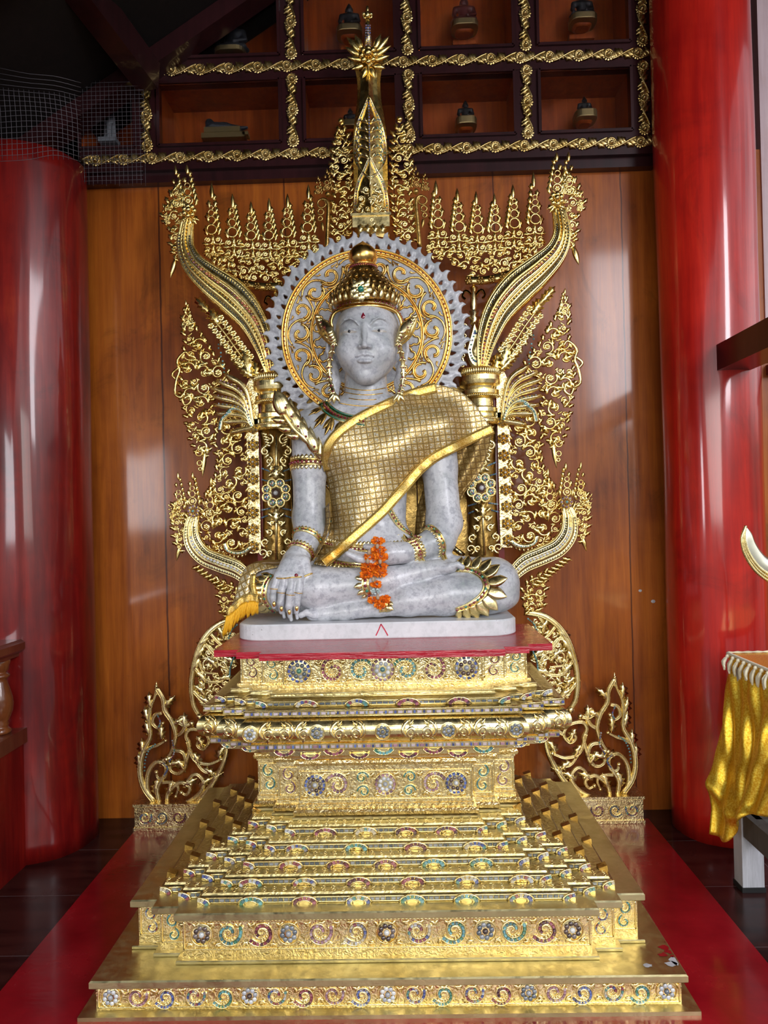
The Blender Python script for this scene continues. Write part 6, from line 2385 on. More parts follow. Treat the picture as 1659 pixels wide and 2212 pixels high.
    tear = [J(14 * math.sin(a) * (1 if math.cos(a) < 0 else (1 - .85 * math.cos(a))), 768 - 30 * math.cos(a) - (14 * max(0, math.cos(a)))) for a in np.linspace(0, 2 * PI, 25)[:-1]]
    tear = np.array(tear); cc = J(0, 770)
    loft(m, [to3(cc + (tear - cc) * 1.55, Yj, -.012), to3(cc + (tear - cc) * 1.5, Yj, .010), to3(cc + (tear - cc) * 1.2, Yj, .018), to3(cc + (tear - cc) * .6, Yj, .016), to3(cc + (tear - cc) * .5, Yj, .024), to3(cc + (tear - cc) * .12, Yj, .030)], smooth=False)
    for k in range(24):
        dome(m, to3(cc + (tear[k] - cc) * .88, Yj, .018), .0055, NB_, .005, 6, 2, 1, gcol('teal' if k % 2 else 'blue'))
    for sd in (-1, 1):
        for k in range(5):
            leaf(m, to3(J(sd * (22 + k * 1.0), 800 - k * 22), Yj, 0), (sd * (.75 - .1 * k), 0, 1), .060, .026, NB_, 2, -.3 * sd, .010)
            sp = spiral2d(J(sd * (30 - k * 2.5), 800 - k * 21), .013, 0, 1.0, sd, .3, 12); tubp(m, sp, Yj, .0042)
    leaf(m, to3(J(0, 720), Yj, .004), (0, 0, 1), .10, .05, NB_, 3, 0, .016)
    petal_leaf(m, to3(J(0, 690), Yj, .004), (0, 0, 1), .12, .035, NB_, .012)
    parts['flame_jewel'] = (m, ['gold_leaf', 'gem_tiles'])
    # dark red post behind
    m = MB(); px_ = at(559, 1000, 3.40)[0]
    box(m, (px_, 3.44, (at(559, 812, 3.40)[2] + 1.03) / 2), (.036, .05, at(559, 812, 3.40)[2] - 1.03))
    parts['red_post'] = (m, 'red_lacquer')
    return parts

def left_panel():
    Y = 3.385; parts = {}
    m = MB()
    # plain strip with flowers
    a, b = at(547, 905, Y), at(549, 1195, Y)
    box(m, ((a[0] + b[0]) / 2, Y + .006, (a[2] + b[2]) / 2), (.056, .016, a[2] - b[2]))
    sp = poly2([(540, 815), (555, 818), (560, 930), (545, 930), (528, 880), (530, 840)], Y)
    loft(m, [to3(sp, Y, -.012), to3(sp, Y, .002)])
    parts['gold_strip'] = (m, 'gold_embossed')
    flw = []
    for k in range(8):
        c = at(547, 925 + k * 36.5, Y - .004); g = MB()
        for j in range(6):
            an = 2 * PI * (j + .5) / 6; sphere(g, c + np.array([math.cos(an), 0, math.sin(an)]) * .019 + [0, -.004, 0], .0105, 8, 5, sc=(1, .7, 1))
            dome(g, c + np.array([math.cos(an), 0, math.sin(an)]) * .019 + [0, -.010, 0], .005, NB_, .004, 6, 2, 1, gcol('brown'))
        sphere(g, c + [0, -.008, 0], .010, 8, 5); dome(g, c + [0, -.016, 0], .0055, NB_, .003, 6, 2, 1, (.6, .55, .5))
        flw.append(g)
    parts['bead_flower'] = (flw, ['gold_carved', 'gem_tiles'])
    m = MB()
    fill(m, poly2([(474, 905), (500, 882), (531, 900), (535, 1180), (505, 1196), (450, 1190), (432, 1150), (436, 1080), (462, 1050), (470, 1000), (464, 950)], Y), Y, .034, .0105, 11)
    spire(m, 456, 1120, 456, 1030, 36, Y, 2)
    parts['inner_openwork'] = (m, 'gold_carved')
    m = MB()
    fill(m, poly2([(402, 668), (418, 700), (440, 732), (462, 765), (492, 800), (505, 830), (470, 832), (455, 870), (468, 925), (455, 965), (438, 990), (428, 985), (412, 950), (402, 900), (392, 850), (390, 790), (400, 740), (393, 700)], Y), Y, .034, .0105, 23)
    spire(m, 406, 705, 401, 648, 26, Y, 4, rings=2)
    for k, (py, R) in enumerate(((978, .016), (1000, .012), (1013, .008))):
        c = at(430 + k * 1.5, py, Y)[[0, 2]]; rg_ = np.array([c + R * np.array([math.cos(t), math.sin(t)]) for t in np.linspace(0, 2 * PI, 15)[:-1]])
        tube(m, to3(rg_, Y, .002), .0042, NB_, 6, closed=True)
    petal_leaf(m, at(442, 975, Y), at(437, 1032, Y) - at(442, 975, Y), .125, .026, NB_, .008)
    for q in ([(392, 860), (378, 850), (381, 820), (388, 800), (382, 780), (400, 760), (412, 772)], [(392, 860), (400, 875), (412, 866), (408, 850)], [(381, 820), (372, 808), (385, 795)]):
        tube(m, [at(x, y, Y - .004) for x, y in smooth_path(q, 20)], .0075, NB_, 6, flat=.8)
    parts['outer_openwork'] = (m, 'gold_carved')
    # acanthus fan
    m = MB(); g = MB()
    root = np.array([550, 935.])
    tips = [(487, 808), (468, 822), (458, 838), (462, 856), (463, 874), (468, 893), (478, 912), (497, 935)]
    for k, t in enumerate(tips):
        t = np.array(t, float); mid_ = (root + t) / 2 + np.array([12 + 2 * k, -30 + k * 2.0]) * (1 - .05 * k)
        pth = smooth_path([root - [k * .6, k * 1.0], mid_, t], 16)
        P = np.array([at(x, y, Y - .014 - .012 * math.sin(PI * i / 15)) for i, (x, y) in enumerate(pth)])
        tube(m, P, np.linspace(.007, .016, 16) * (1 - .4 * (np.linspace(0, 1, 16) > .93)), NB_, 7, flat=.7)
        tube(m, P + [0, -.012, 0], .0036, NB_, 5)
        if k in (1, 3, 4):
            for i in range(4, 15): dome(g, P[i] + np.array([.006, -.012, .006]), .0045, NB_, .004, 6, 2, 0, gcol('pink' if k < 4 else 'grey'))
    parts['acanthus_fan'] = (m, 'gold_leaf')
    lp = [np.array([at(x, y, Y - .03) for x, y in smooth_path(q, 20)]) for q in ([(545, 925), (535, 900), (518, 885), (500, 884), (488, 895)], [(500, 888), (480, 905), (474, 930)])]
    for P in lp:
        tube(m, P, .012, NB_, 8, flat=.6)
        for i in range(1, 19): dome(g, P[i] + np.array([0, -.006, 0]), .0048, NB_, .004, 6, 2, 0, gcol('teal') if i % 3 else (.5, .55, .55))
    P = np.array([at(x, y, Y - .02) for x, y in smooth_path([(484, 1172), (490, 1188), (508, 1195), (528, 1192), (543, 1180)], 18)])
    tube(m, P, .014, NB_, 8, flat=.6)
    for i in range(2, 16): dome(g, P[i] + np.array([0, -.008, 0]), .0048, NB_, .004, 6, 2, 0, gcol('teal') if i % 2 else (.5, .55, .55))
    for k in range(7): leaf(m, P[2 * k + 2] + np.array([0, 0, -.006]), (.2 - .1 * k, 0, -1), .022, .016, NB_, 1)
    for (x, y) in ((515, 800), (527, 812), (500, 782), (488, 765), (476, 748)):
        leaf(m, at(x, y, Y - .006), (.35, 0, 1), .06, .034, NB_, 3, .1, .012)
    for (x, y) in ((472, 752), (477, 770), (481, 788), (484, 804)): 
        for k in range(2): dome(g, at(x, y - 8 * k, Y - .02), .005, NB_, .004, 6, 2, 0, gcol('teal'))
    parts['gem_rows'] = (g, 'gem_tiles')
    return parts

def left_upper_horn():
    Y = 3.345; parts = {}
    m = MB(); g = MB()
    P, wv, bu = horn(m, [(585, 812), (572, 750), (545, 690), (503, 643), (455, 606), (418, 572), (402, 535), (404, 495), (409, 468)], [18, 46, 66, 78, 68, 52, 40, 32, 26], Y, 54, 5, .034)
    horn_deco(m, g, P, wv, bu, [(.42, .10, .05), (.55, .16, .08), (.2, .06, .05), (.12, .04, .03)], .12, (-.62, -.35, .40, .66))
    parts['ribbed_arm'] = (m, 'gold_carved'); parts['gem_row'] = (g, 'gem_tiles')
    m = MB()
    c = at(408, 455, Y - .03)
    for k in range(7):
        a = 2 * PI * k / 7; sphere(m, c + np.array([math.cos(a) * .024, 0, math.sin(a) * .022]), .013, 8, 5, sc=(1, .7, 1))
    sphere(m, c + [0, -.01, 0], .014, 8, 6)
    for a in (-1.2, -.6, 0, .6, 1.2): leaf(m, c + [0, .012, -.02], (math.sin(a), 0, -math.cos(a) * .5 - .3), .05, .026, NB_, 2)
    parts['flower_head'] = (m, 'gold_carved')
    m = MB()
    spire(m, 409, 445, 404, 357, 38, Y, 5, rings=3)
    spire(m, 384, 450, 379, 358, 34, Y, 6, rings=3)
    fill(m, poly2([(384, 400), (398, 440), (392, 480), (398, 520), (392, 560), (384, 572), (374, 545), (366, 500), (352, 470), (362, 430)], Y), Y, .024, .0095, 31)
    petal_leaf(m, at(378, 560, Y), at(368, 602, Y) - at(378, 560, Y), .09, .03, NB_, .01)
    spire(m, 360, 480, 352, 440, 14, Y, 7, rings=2)
    parts['flame_openwork'] = (m, 'gold_carved')
    m = MB()
    # leaf garland under the arm
    for (x, y, dx_, dy_, L_, w_) in ((455, 678, -38, -40, .11, .045), (472, 700, -22, -34, .09, .06), (540, 810, -14, -60, .14, .08), (528, 795, -30, -30, .08, .05), (545, 815, -20, -20, .09, .05), (556, 822, -6, -50, .10, .05)):
        leaf(m, at(x, y, Y + .006), at(x + dx_, y + dy_, Y) - at(x, y, Y), L_, w_, NB_, 4, 0, .014)
    vine = smooth_path([(540, 790), (515, 760), (490, 725), (462, 690)], 20)
    tube(m, [at(x, y, Y + .004) for x, y in vine], .0055, NB_, 6)
    for i in range(1, 19, 2):
        for sd in (-1, 1):
            x, y = vine[i]; d = vine[min(i + 1, 19)] - vine[i - 1]; d = d / np.linalg.norm(d); nn_ = np.array([-d[1], d[0]]) * sd
            q = vine[i] + nn_ * 14 + d * 8
            tube(m, [at(x, y, Y + .004), at(*(vine[i] + nn_ * 8), Y + .002), at(*q, Y)], .0035, NB_, 5)
            flower(m, at(*q, Y - .002), .0155, NB_, 5, .006)
            leaf(m, at(*(vine[i] + nn_ * 2), Y), at(*(vine[i] + nn_ * 12 - d * 4), Y) - at(*vine[i], Y), .022, .010, NB_, 1)
    parts['leaf_garland'] = (m, 'gold_carved')
    return parts

def left_crest():
    Y = 3.42; parts = {}
    sp = []
    for i, (x, ty) in enumerate(((457, 397), (502, 421), (542, 437), (581, 430), (621, 421), (666, 401))):
        g = MB(); bx = x + (4, 4, 5, 3, 2, 1)[i]
        spire(g, bx, 556 + (-6, 0, 4, 4, 0, -10)[i], x, ty, 42 if ty < 425 else 40, Y, 40 + i, low=2)
        sp.append(g)
    parts['crest_spire'] = (sp, 'gold_carved')
    m = MB()
    fill(m, poly2([(434, 548), (470, 548), (520, 552), (590, 556), (640, 550), (690, 530), (700, 550), (660, 575), (620, 600), (600, 618), (560, 612), (500, 600), (455, 575)], Y), Y, .024, .0085, 51, 2200, False)
    parts['scroll_field'] = (m, 'gold_carved')
    m = MB()
    arc_ = smooth_path([(470, 588), (505, 606), (540, 616), (575, 620), (612, 618)], 24)
    P = np.array([at(x, y, Y - .012) for x, y in arc_])
    ribbon_xsec(m, P, np.array([(-.018, -.010), (-.018, .004), (.018, .004), (.018, -.010)]), NB_, True)
    for x, y in arc_[2::4]:
        c = at(x, y, Y - .02)
        for j in range(6):
            an = 2 * PI * j / 6; sphere(m, c + np.array([math.cos(an) * .013, 0, math.sin(an) * .013]), .0065, 7, 5, mat=1)
        sphere(m, c + [0, -.005, 0], .006, 7, 5, mat=1)
    for (x, y) in ((588, 640), (604, 640)):
        for sd in (-1, 1):
            pth = smooth_path([(596, 668), (596 + sd * 6, 648), (596 + sd * 18, 640), (596 + sd * 24, 652), (596 + sd * 18, 658)], 14)
            tube(m, [at(a, b, Y - .01) for a, b in pth], .0065, NB_, 6)
    leaf(m, at(596, 668, Y), (0, 0, 1), .10, .04, NB_, 3)
    parts['flower_band'] = (m, ['gold_carved', 'gold_old'])
    return parts

def left_inner_flame():
    Y = 3.395; parts = {}
    m = MB()
    pth = smooth_path([(706, 540), (708, 480), (709, 445), (704, 432), (694, 430)], 24)
    tube(m, [at(x, y, Y - .02) for x, y in pth], np.linspace(.011, .0065, 24), NB_, 8)
    for (x, y, R) in ((695, 440, .020), (693, 458, .014), (692, 472, .010)):
        c = at(x, y, Y - .018)[[0, 2]]
        tube(m, to3([c + R * np.array([math.cos(t), math.sin(t)]) for t in np.linspace(0, 2 * PI, 15)[:-1]], Y - .018), .0045, NB_, 6, closed=True)
    spire(m, 688, 420, 687, 380, 18, Y - .018, 3, rings=2)
    spire(m, 708, 412, 706, 365, 22, Y - .018, 8, rings=2)
    petal_leaf(m, at(695, 480, Y - .018), (.15, 0, -1), .045, .018, NB_)
    sphere(m, at(708, 420, Y - .03), .014, 8, 6)
    parts['curled_stem'] = (m, 'gold_old')
    m = MB()
    fill(m, poly2([(738, 265), (752, 300), (757, 350), (762, 420), (758, 500), (745, 530), (718, 525), (716, 470), (722, 420), (716, 370), (722, 300)], Y), Y, .026, .010, 61)
    sphere(m, at(736, 262, Y), .014, 8, 6)
    parts['flame_openwork'] = (m, 'gold_carved')
    return parts

def left_lower_horn():
    Y = 3.33; parts = {}
    m = MB(); g = MB()
    P, wv, bu = horn(m, [(548, 1262), (515, 1232), (475, 1216), (440, 1200), (418, 1172), (414, 1140), (420, 1112)], [26, 40, 42, 42, 40, 32, 22], Y, 40, 4, .026)
    horn_deco(m, g, P, wv, bu, [(.62, .62, .62), (.5, .52, .55), (.7, .7, .68)], .05, (-.62, -.3, .35, .60))
    parts['ribbed_arm'] = (m, 'gold_leaf'); parts['gem_row'] = (g, 'gem_tiles')
    m = MB(); c = at(418, 1104, Y - .02)
    for k in range(8):
        a = 2 * PI * k / 8; sphere(m, c + np.array([math.cos(a) * .022, 0, math.sin(a) * .022]), .010, 8, 5, sc=(1, .7, 1)); dome(m, c + np.array([math.cos(a) * .022, -.006, math.sin(a) * .022]), .006, NB_, .004, 6, 2, 1, gcol('pink'))
    sphere(m, c + [0, -.006, 0], .010, 8, 6); dome(m, c + [0, -.014, 0], .006, NB_, .004, 6, 2, 1, gcol('teal'))
    parts['flower_head'] = (m, ['gold_leaf', 'gem_tiles'])
    m = MB()
    spire(m, 418, 1092, 416, 1020, 32, Y, 15, rings=3)
    spire(m, 390, 1095, 384, 1020, 28, Y, 16, rings=3)
    for k in range(5): leaf(m, at(412, 1125 + k * 8, Y - .004), (-1, 0, .9 - .2 * k), .055, .022, NB_, 2, .3, .010)
    fill(m, poly2([(392, 1080), (404, 1110), (404, 1150), (396, 1180), (384, 1195), (378, 1160), (372, 1120), (376, 1090)], Y), Y, .020, .009, 71)
    petal_leaf(m, at(388, 1180, Y), at(381, 1212, Y) - at(388, 1180, Y), .07, .022, NB_)
    spire(m, 374, 1120, 364, 1088, 14, Y, 17, rings=2)
    parts['flame_openwork'] = (m, 'gold_carved')
    m = MB()
    for k in range(9):
        x, y = 432 + k * 8.5, 1222 + k * 6.5
        leaf(m, at(x, y, Y + .004), (-.8, 0, -.45), .045, .024, NB_, 2, .2, .008)
    fill(m, poly2([(470, 1250), (500, 1262), (520, 1290), (518, 1335), (500, 1340), (482, 1325), (474, 1290)], Y + .02), Y + .02, .024, .0075, 73)
    parts['leaf_edge'] = (m, 'gold_carved')
    return parts

def big_scrolls(m, Y, items, th=.0085):
    for (pts, w0, w1) in items:
        q = smooth_path(pts, 30); P = np.array([at(x, y, Y) for x, y in q])
        rr_ = np.linspace(w0, w1, 30) * (1.15 + .25 * np.sin(np.linspace(0, PI, 30)))
        tube(m, P, rr_, NB_, 8, flat=.6)
        for o_ in (-.45, .45):
            T = np.gradient(P, axis=0); T /= np.linalg.norm(T, axis=1, keepdims=True); Bn = np.cross(T, np.array(NB_, float))
            tube(m, P + Bn * (rr_ * o_)[:, None] + np.array([0, -1, 0]) * (rr_ * .5)[:, None], .0026, NB_, 4)
        sphere(m, P[-1], w1 * 1.9, 8, 6)
def left_bracket():
    Y = 3.36; parts = {}
    m = MB()
    big_scrolls(m, Y, [
        ([(520, 1335), (480, 1345), (447, 1372), (425, 1415), (414, 1470), (418, 1520), (432, 1548)], .014, .010),
        ([(430, 1400), (450, 1395), (462, 1410), (452, 1425), (440, 1418)], .009, .005),
        ([(420, 1440), (445, 1470), (475, 1470), (492, 1450), (482, 1432), (468, 1440)], .010, .005),
        ([(416, 1490), (440, 1515), (465, 1520), (476, 1502), (464, 1490), (455, 1500)], .010, .005),
        ([(455, 1368), (475, 1390), (498, 1398), (505, 1380)], .009, .005),
        ([(440, 1385), (470, 1420), (500, 1430)], .009, .006),
        ([(432, 1545), (450, 1555), (470, 1548)], .010, .006),
        ([(428, 1420), (440, 1450), (470, 1455)], .007, .004),
        ([(490, 1345), (480, 1365), (490, 1380), (505, 1375)], .008, .005)])
    for (x, y, dx_, dy_) in ((452, 1372, -10, 16), (440, 1395, -6, 18), (430, 1420, -4, 18), (424, 1450, 18, 14), (420, 1480, 20, 12), (470, 1352, 12, 16), (428, 1505, 20, 8), (445, 1420, 14, 8), (470, 1470, 14, -8), (462, 1400, 12, 10), (450, 1500, 10, 12), (480, 1420, 14, 2)):
        leaf(m, at(x, y, Y), at(x + dx_, y + dy_, Y) - at(x, y, Y), .082, .050, NB_, 3, .25, .014)
    fill(m, poly2([(484, 1350), (452, 1382), (432, 1425), (424, 1470), (428, 1520), (440, 1536), (470, 1515), (505, 1480), (512, 1400), (510, 1350)], Y), Y, .030, .012, 81, 900, False)
    parts['scroll_openwork'] = (m, 'gold_leaf')
    g = MB()
    for q in ([(512, 1350), (500, 1362), (494, 1380), (498, 1400)], [(505, 1420), (498, 1440), (496, 1462)]):
        for x, y in smooth_path(q, 12): dome(g, at(x, y, Y - .012), .0048, NB_, .004, 6, 2, 0, gcol('teal'))
    parts['gem_row'] = (g, 'gem_tiles')
    return parts
def left_wing():
    Y = 3.45; parts = {}
    m = MB()
    x0, x1 = at(291, 1790, Y)[0], at(291, 1790, Y)[0] + .62
    ztop = at(300, 1738, Y)[2]
    box(m, ((x0 + x1) / 2, Y + .06, (ztop + ZP) / 2), (x1 - x0, .12, ztop - ZP))
    box(m, ((x0 + x1) / 2, Y + .058, ztop - .004), (x1 - x0 + .012, .130, .012)); box(m, ((x0 + x1) / 2, Y + .058, ZP + .008), (x1 - x0 + .012, .130, .014))
    parts['plinth'] = (m, 'gold_embossed')
    gm, gd = MB(), MB(); F_ = Face((x0, Y), (x1, Y), ZP, ztop)
    for k in range(6): mosaic_scroll(gm, gd, F_, (.05 + k * .082, F_.h * .5), .036, (PI if k % 2 else 0) + .5, 1 if k % 2 else -1, ['mix', 'grey', 'red'][k % 3])
    for v_ in (.12, .88):
        uu = np.linspace(.004, F_.w - .004, 90); tube(gd, F_.P(uu, v_ * F_.h + 0 * uu, .001), np.where(np.arange(90) % 2 == 0, .004, .002), F_.N, 5)
    parts['mosaic'] = (gm, 'gem_tiles'); parts['gold_relief'] = (gd, 'gold_leaf')
    Y2 = Y + .03
    m = MB()
    big_scrolls(m, Y2, [
        ([(335, 1735), (310, 1700), (302, 1660), (310, 1620), (325, 1590), (322, 1560), (325, 1530), (335, 1505), (338, 1482)], .014, .005),
        ([(420, 1738), (455, 1700), (480, 1655), (490, 1620), (486, 1600)], .014, .008),
        ([(338, 1485), (352, 1510), (356, 1535), (372, 1560), (380, 1590), (372, 1620), (360, 1640)], .012, .008),
        ([(330, 1735), (318, 1700), (322, 1665), (340, 1645), (358, 1655), (356, 1678), (342, 1680), (338, 1668)], .010, .006),
        ([(345, 1737), (340, 1705), (352, 1680), (362, 1660)], .010, .006),
        ([(360, 1738), (365, 1710), (390, 1690), (410, 1700), (404, 1716), (392, 1712)], .010, .006),
        ([(380, 1738), (400, 1735), (430, 1715), (440, 1690), (425, 1672), (408, 1682), (412, 1694)], .010, .006),
        ([(350, 1540), (335, 1545), (330, 1562), (342, 1572), (352, 1562)], .009, .006),
        ([(382, 1590), (395, 1580), (402, 1560), (392, 1548), (384, 1558)], .009, .007),
        ([(372, 1620), (395, 1625), (402, 1650), (388, 1670), (370, 1665), (368, 1650)], .010, .006),
        ([(402, 1650), (410, 1612), (402, 1590), (412, 1575), (440, 1580), (452, 1600), (440, 1618), (426, 1610), (430, 1598)], .010, .006),
        ([(404, 1600), (420, 1640), (450, 1650), (478, 1640)], .010, .006),
        ([(310, 1625), (325, 1615), (340, 1610), (358, 1600)], .009, .005),
        ([(452, 1600), (470, 1592), (486, 1600)], .010, .008),
        ([(386, 1560), (400, 1566), (415, 1562)], .010, .008),
        ([(420, 1640), (440, 1665), (462, 1670)], .008, .005),
        ([(350, 1690), (372, 1690), (385, 1700), (380, 1720)], .008, .005)])
    for (x, y, dx_, dy_) in ((325, 1590, -14, -24), (310, 1630, -8, -24), (305, 1660, -8, -20), (322, 1560, -12, -22), (326, 1530, -8, -22), (355, 1530, 10, -20), (372, 1570, 12, -14), (350, 1600, -6, -24), (345, 1655, 16, -20), (380, 1640, 12, 10), (415, 1625, 14, 14), (440, 1660, 16, 6), (395, 1700, 14, -14), (430, 1700, 14, -16), (455, 1690, 14, -18), (470, 1640, 6, -20), (365, 1720, 0, -24), (335, 1715, 0, -24), (400, 1575, -6, -20), (425, 1590, 10, 12), (362, 1655, 10, -6)):
        leaf(m, at(x, y, Y2), at(x + dx_, y + dy_, Y2) - at(x, y, Y2), .080, .048, NB_, 3, .25, .014)
    petal_leaf(m, at(338, 1505, Y2), at(338, 1478, Y2) - at(338, 1505, Y2), .075, .024, NB_)
    parts['scroll_openwork'] = (m, 'gold_leaf')
    g = MB()
    for q in ([(312, 1665), (314, 1640), (322, 1620), (335, 1608)], [(340, 1545), (346, 1560), (342, 1572)], [(372, 1600), (376, 1625), (366, 1645)], [(352, 1648), (362, 1660), (354, 1676)]):
        for x, y in smooth_path(q, 11): dome(g, at(x, y, Y2 - .012), .0048, NB_, .004, 6, 2, 0, gcol('teal' if x < 340 else 'mix'))
    parts['gem_row'] = (g, 'gem_tiles')
    return parts

DEF = [('throne_pillar', left_pillar, 'pillar', 'gilded throne pillar with a large blue-gemmed flower, %s of the marble statue', 'throne pillars flanking the statue'),
       ('throne_side_panel', left_panel, 'panel', 'gilded openwork throne side panel with bead flowers and acanthus fan, %s', 'carved side panels of the throne'),
       ('upper_throne_arm', left_upper_horn, 'ornament', 'large ribbed gilded arm curving up to flame spires at upper %s', 'upper curved arms of the throne'),
       ('crest_screen', left_crest, 'ornament', 'row of six gilded openwork spires behind the %s side of the halo', 'crest screens above the halo'),
       ('inner_flame_crest', left_inner_flame, 'ornament', 'gilded flame openwork with curled stem just %s of the central spire', 'flame crests beside the central spire'),
       ('lower_throne_arm', left_lower_horn, 'ornament', 'small ribbed gilded arm with white gem row beside the %s knee', 'lower curved arms of the throne'),
       ('scroll_bracket', left_bracket, 'ornament', 'gilded scroll bracket hanging behind the red board at the %s', 'scroll brackets below the red board'),
       ('floor_wing', left_wing, 'ornament', 'gilded scroll wing on a mosaic plinth standing on the red floor board, %s', 'scroll wings on the floor')]
for nm, fn_, cat, lab, grp in DEF:
    pr = fn_()
    allv = []
    for v_, _ in pr.values():
        for b_ in (v_ if isinstance(v_, list) else [v_]): allv += b_.v
    A_ = np.concatenate(allv); lo_c = (A_[:, 0].mean(), A_[:, 1].mean(), A_[:, 2].min())
    for side in ('left', 'right'):
        loc = lo_c if side == 'left' else (2 * XT - lo_c[0], lo_c[1], lo_c[2])
        t_ = thing(nm, lab % side, cat, loc, grp)
        for pn, (mb, mt) in pr.items():
            L_ = mb if isinstance(mb, list) else [mb]
            for b_ in L_:
                o_ = (b_ if side == 'left' else mirror(b_, XT)).build(pn, mt, t_)
                if pn in ('gem_row', 'gem_rows', 'gem_bands', 'mosaic'): o_['kind'] = 'stuff'

# ---------------- central spire
Yc = 3.36
cs = thing('central_spire', 'tall gilded central throne spire rising behind the halo with a leaf crown and gemmed rod', 'ornament', tuple(at(799, 510, Yc)), None)
ctr = lambda py: 799 - (300 - py) * .02
def C2(u, py, Y=Yc): return at(ctr(py) + u, py, Y)[[0, 2]]
m = MB()
prof = [(38, 520), (38, 470), (37, 430), (37, 390), (37, 350), (37, 320), (36, 290), (33, 260), (29, 235), (26, 215), (25, 195), (25, 175), (27, 158), (30, 145), (32, 132), (28, 122), (10, 118)]
R_ = []
for hw, py in prof:
    c = at(ctr(py), py, Yc); w = hw * Yc / 1550.0
    # keeled front section
    R_.append(np.array([c + [w * a, -w * b, 0] for a, b in ((-1, -.1), (-.72, .42), (-.36, .62), (0, .95), (.36, .62), (.72, .42), (1, -.1), (.6, -.6), (-.6, -.6))]))
loft(m, R_, smooth=False)
m.build('spire_body', 'gold_carved', cs)
m = MB(); g = MB()
keel = lambda u, w: .0 if w < 1e-6 else np.interp(abs(u) / w, (0, .36, .72, 1), (.95, .62, .42, -.1)) * w * Yc / 1550
def on(u, py):
    w = np.interp(py, [p[1] for p in prof[::-1]], [p[0] for p in prof[::-1]])
    p = at(ctr(py) + u, py, Yc); p[1] -= keel(u, w) + .003; return p
for pts in ([(0, 222), (12, 245), (26, 275), (34, 310), (33, 345), (22, 375), (0, 400)], [(0, 355), (14, 378), (28, 400), (36, 430), (37, 470)]):
    for sd in (-1, 1):
        q = smooth_path([(x * sd, y) for x, y in pts], 26); P = np.array([on(a, b) for a, b in q])
        tube(m, P, .0045, NB_, 5)
        q2 = smooth_path([(x * sd * .84, y + 5) for x, y in pts], 26); P2 = np.array([on(a, b) for a, b in q2]); tube(m, P2, .003, NB_, 5)
        for i in range(1, 25): dome(g, (P[i] + P2[i]) / 2, .0042, NB_, .003, 6, 2, 0, gcol('pink' if i % 3 else 'teal'))
tube(m, [on(0, y) for y in np.linspace(225, 420, 20)], .004, NB_, 5)
for y in np.arange(240, 345, 6.5): dome(g, on(0, y) + [0, -.003, 0], .0042, NB_, .003, 6, 2, 0, gcol('blue'))
for k in range(5):
    for sd in (-1, 1):
        y = 275 + k * 19; sp = [(sd * 4, y + 8), (sd * 12, y), (sd * 22, y - 4), (sd * 27, y + 5), (sd * 20, y + 10)]
        P = np.array([on(a, b) for a, b in smooth_path(sp, 14)]); tube(m, P, .0040, NB_, 5)
        for i in range(3, 13, 2): dome(g, P[i] + [0, -.003, .006], .004, NB_, .003, 6, 2, 0, gcol('teal' if sd > 0 else 'grey'))
        leaf(m, on(sd * 5, y + 4), (sd * .6, 0, 1), .028, .014, NB_, 2)
m.build('raised_tracery', 'gold_leaf', cs); g.build('gem_tracery', 'gem_tiles', cs)['kind'] = 'stuff'
m = MB(); rg0 = random.Random(2)
for py, us in ((410, (-10, 10)), (430, (-22, 0, 22)), (452, (-27, -9, 9, 27)), (475, (-26, 0, 26))):
    for u in us:
        w_ = on(u, py)[1] - .006
        scroll(m, C2(u, py, w_), .021, w_, rg0)
bx_ = C2(0, 495)
box(m, (bx_[0], Yc - .04, bx_[1]), (.17, .10, .05)); box(m, (bx_[0], Yc - .04, bx_[1] + .03), (.185, .12, .012))
for k in range(4): leaf(m, at(ctr(495) - 24 + k * 16, 502, Yc - .092), (0, 0, 1), .04, .03, NB_, 3)
m.build('carved_foot', 'gold_leaf', cs)
m = MB(); c = at(ctr(118), 118, Yc - .06)
for ly, (n_, r_, L_) in enumerate(((8, .018, .016),)):
    for k in range(n_):
        a = 2 * PI * k / n_; sphere(m, c + np.array([math.cos(a) * .030, 0, math.sin(a) * .030]), .0145, 8, 6, sc=(1, .8, 1))
sphere(m, c + [0, -.012, 0], .020, 10, 7)
for sd in (-1, 1):
    for k, (u, py, L_, dx_, dz_) in enumerate(((12, 130, .075, 1, .25), (16, 120, .085, 1, .6), (18, 110, .090, .8, .9), (14, 105, .075, .45, 1), (10, 140, .06, .9, -.3), (4, 143, .06, .35, -1))):
        petal_leaf(m, at(ctr(118) + sd * u, py, Yc - .045), (sd * dx_, 0, dz_), L_, .034, NB_, .010)
m.build('leaf_crown', 'gold_carved', cs)
m = MB(); g = MB()
P = [at(ctr(100), 100, Yc - .03), at(ctr(75), 75, Yc - .03), at(ctr(52), 52, Yc - .03), at(ctr(44), 44, Yc - .03)]
tube(m, P, [.018, .015, .011, .010], NB_, 10)
for k in range(9):
    for sd in (-1, 0, 1): dome(g, at(ctr(95) + sd * 4, 98 - k * 5.4, Yc - .046 + abs(sd) * .005), .0048, NB_, .003, 6, 2, 0, gcol('pink' if (k + sd) % 2 else 'blue'))
c = at(ctr(32), 32, Yc - .03); sphere(m, c, .014, 10, 8, sc=(1, 1, 1.3)); sphere(m, at(ctr(20), 20, Yc - .03), .008, 8, 8, sc=(1, 1, 2.2))
for sd in (-1, 1): sphere(m, at(ctr(30) + sd * 8, 31, Yc - .03), .009, 8, 6); tube(m, [at(ctr(38) + sd * 3, 40, Yc - .03), at(ctr(30) + sd * 9, 38, Yc - .03), at(ctr(30) + sd * 10, 28, Yc - .03)], .004, NB_, 5)
rd = m.build('finial_rod', 'gold_carved', cs); g.build('gem_row', 'gem_tiles', rd)['kind'] = 'stuff'

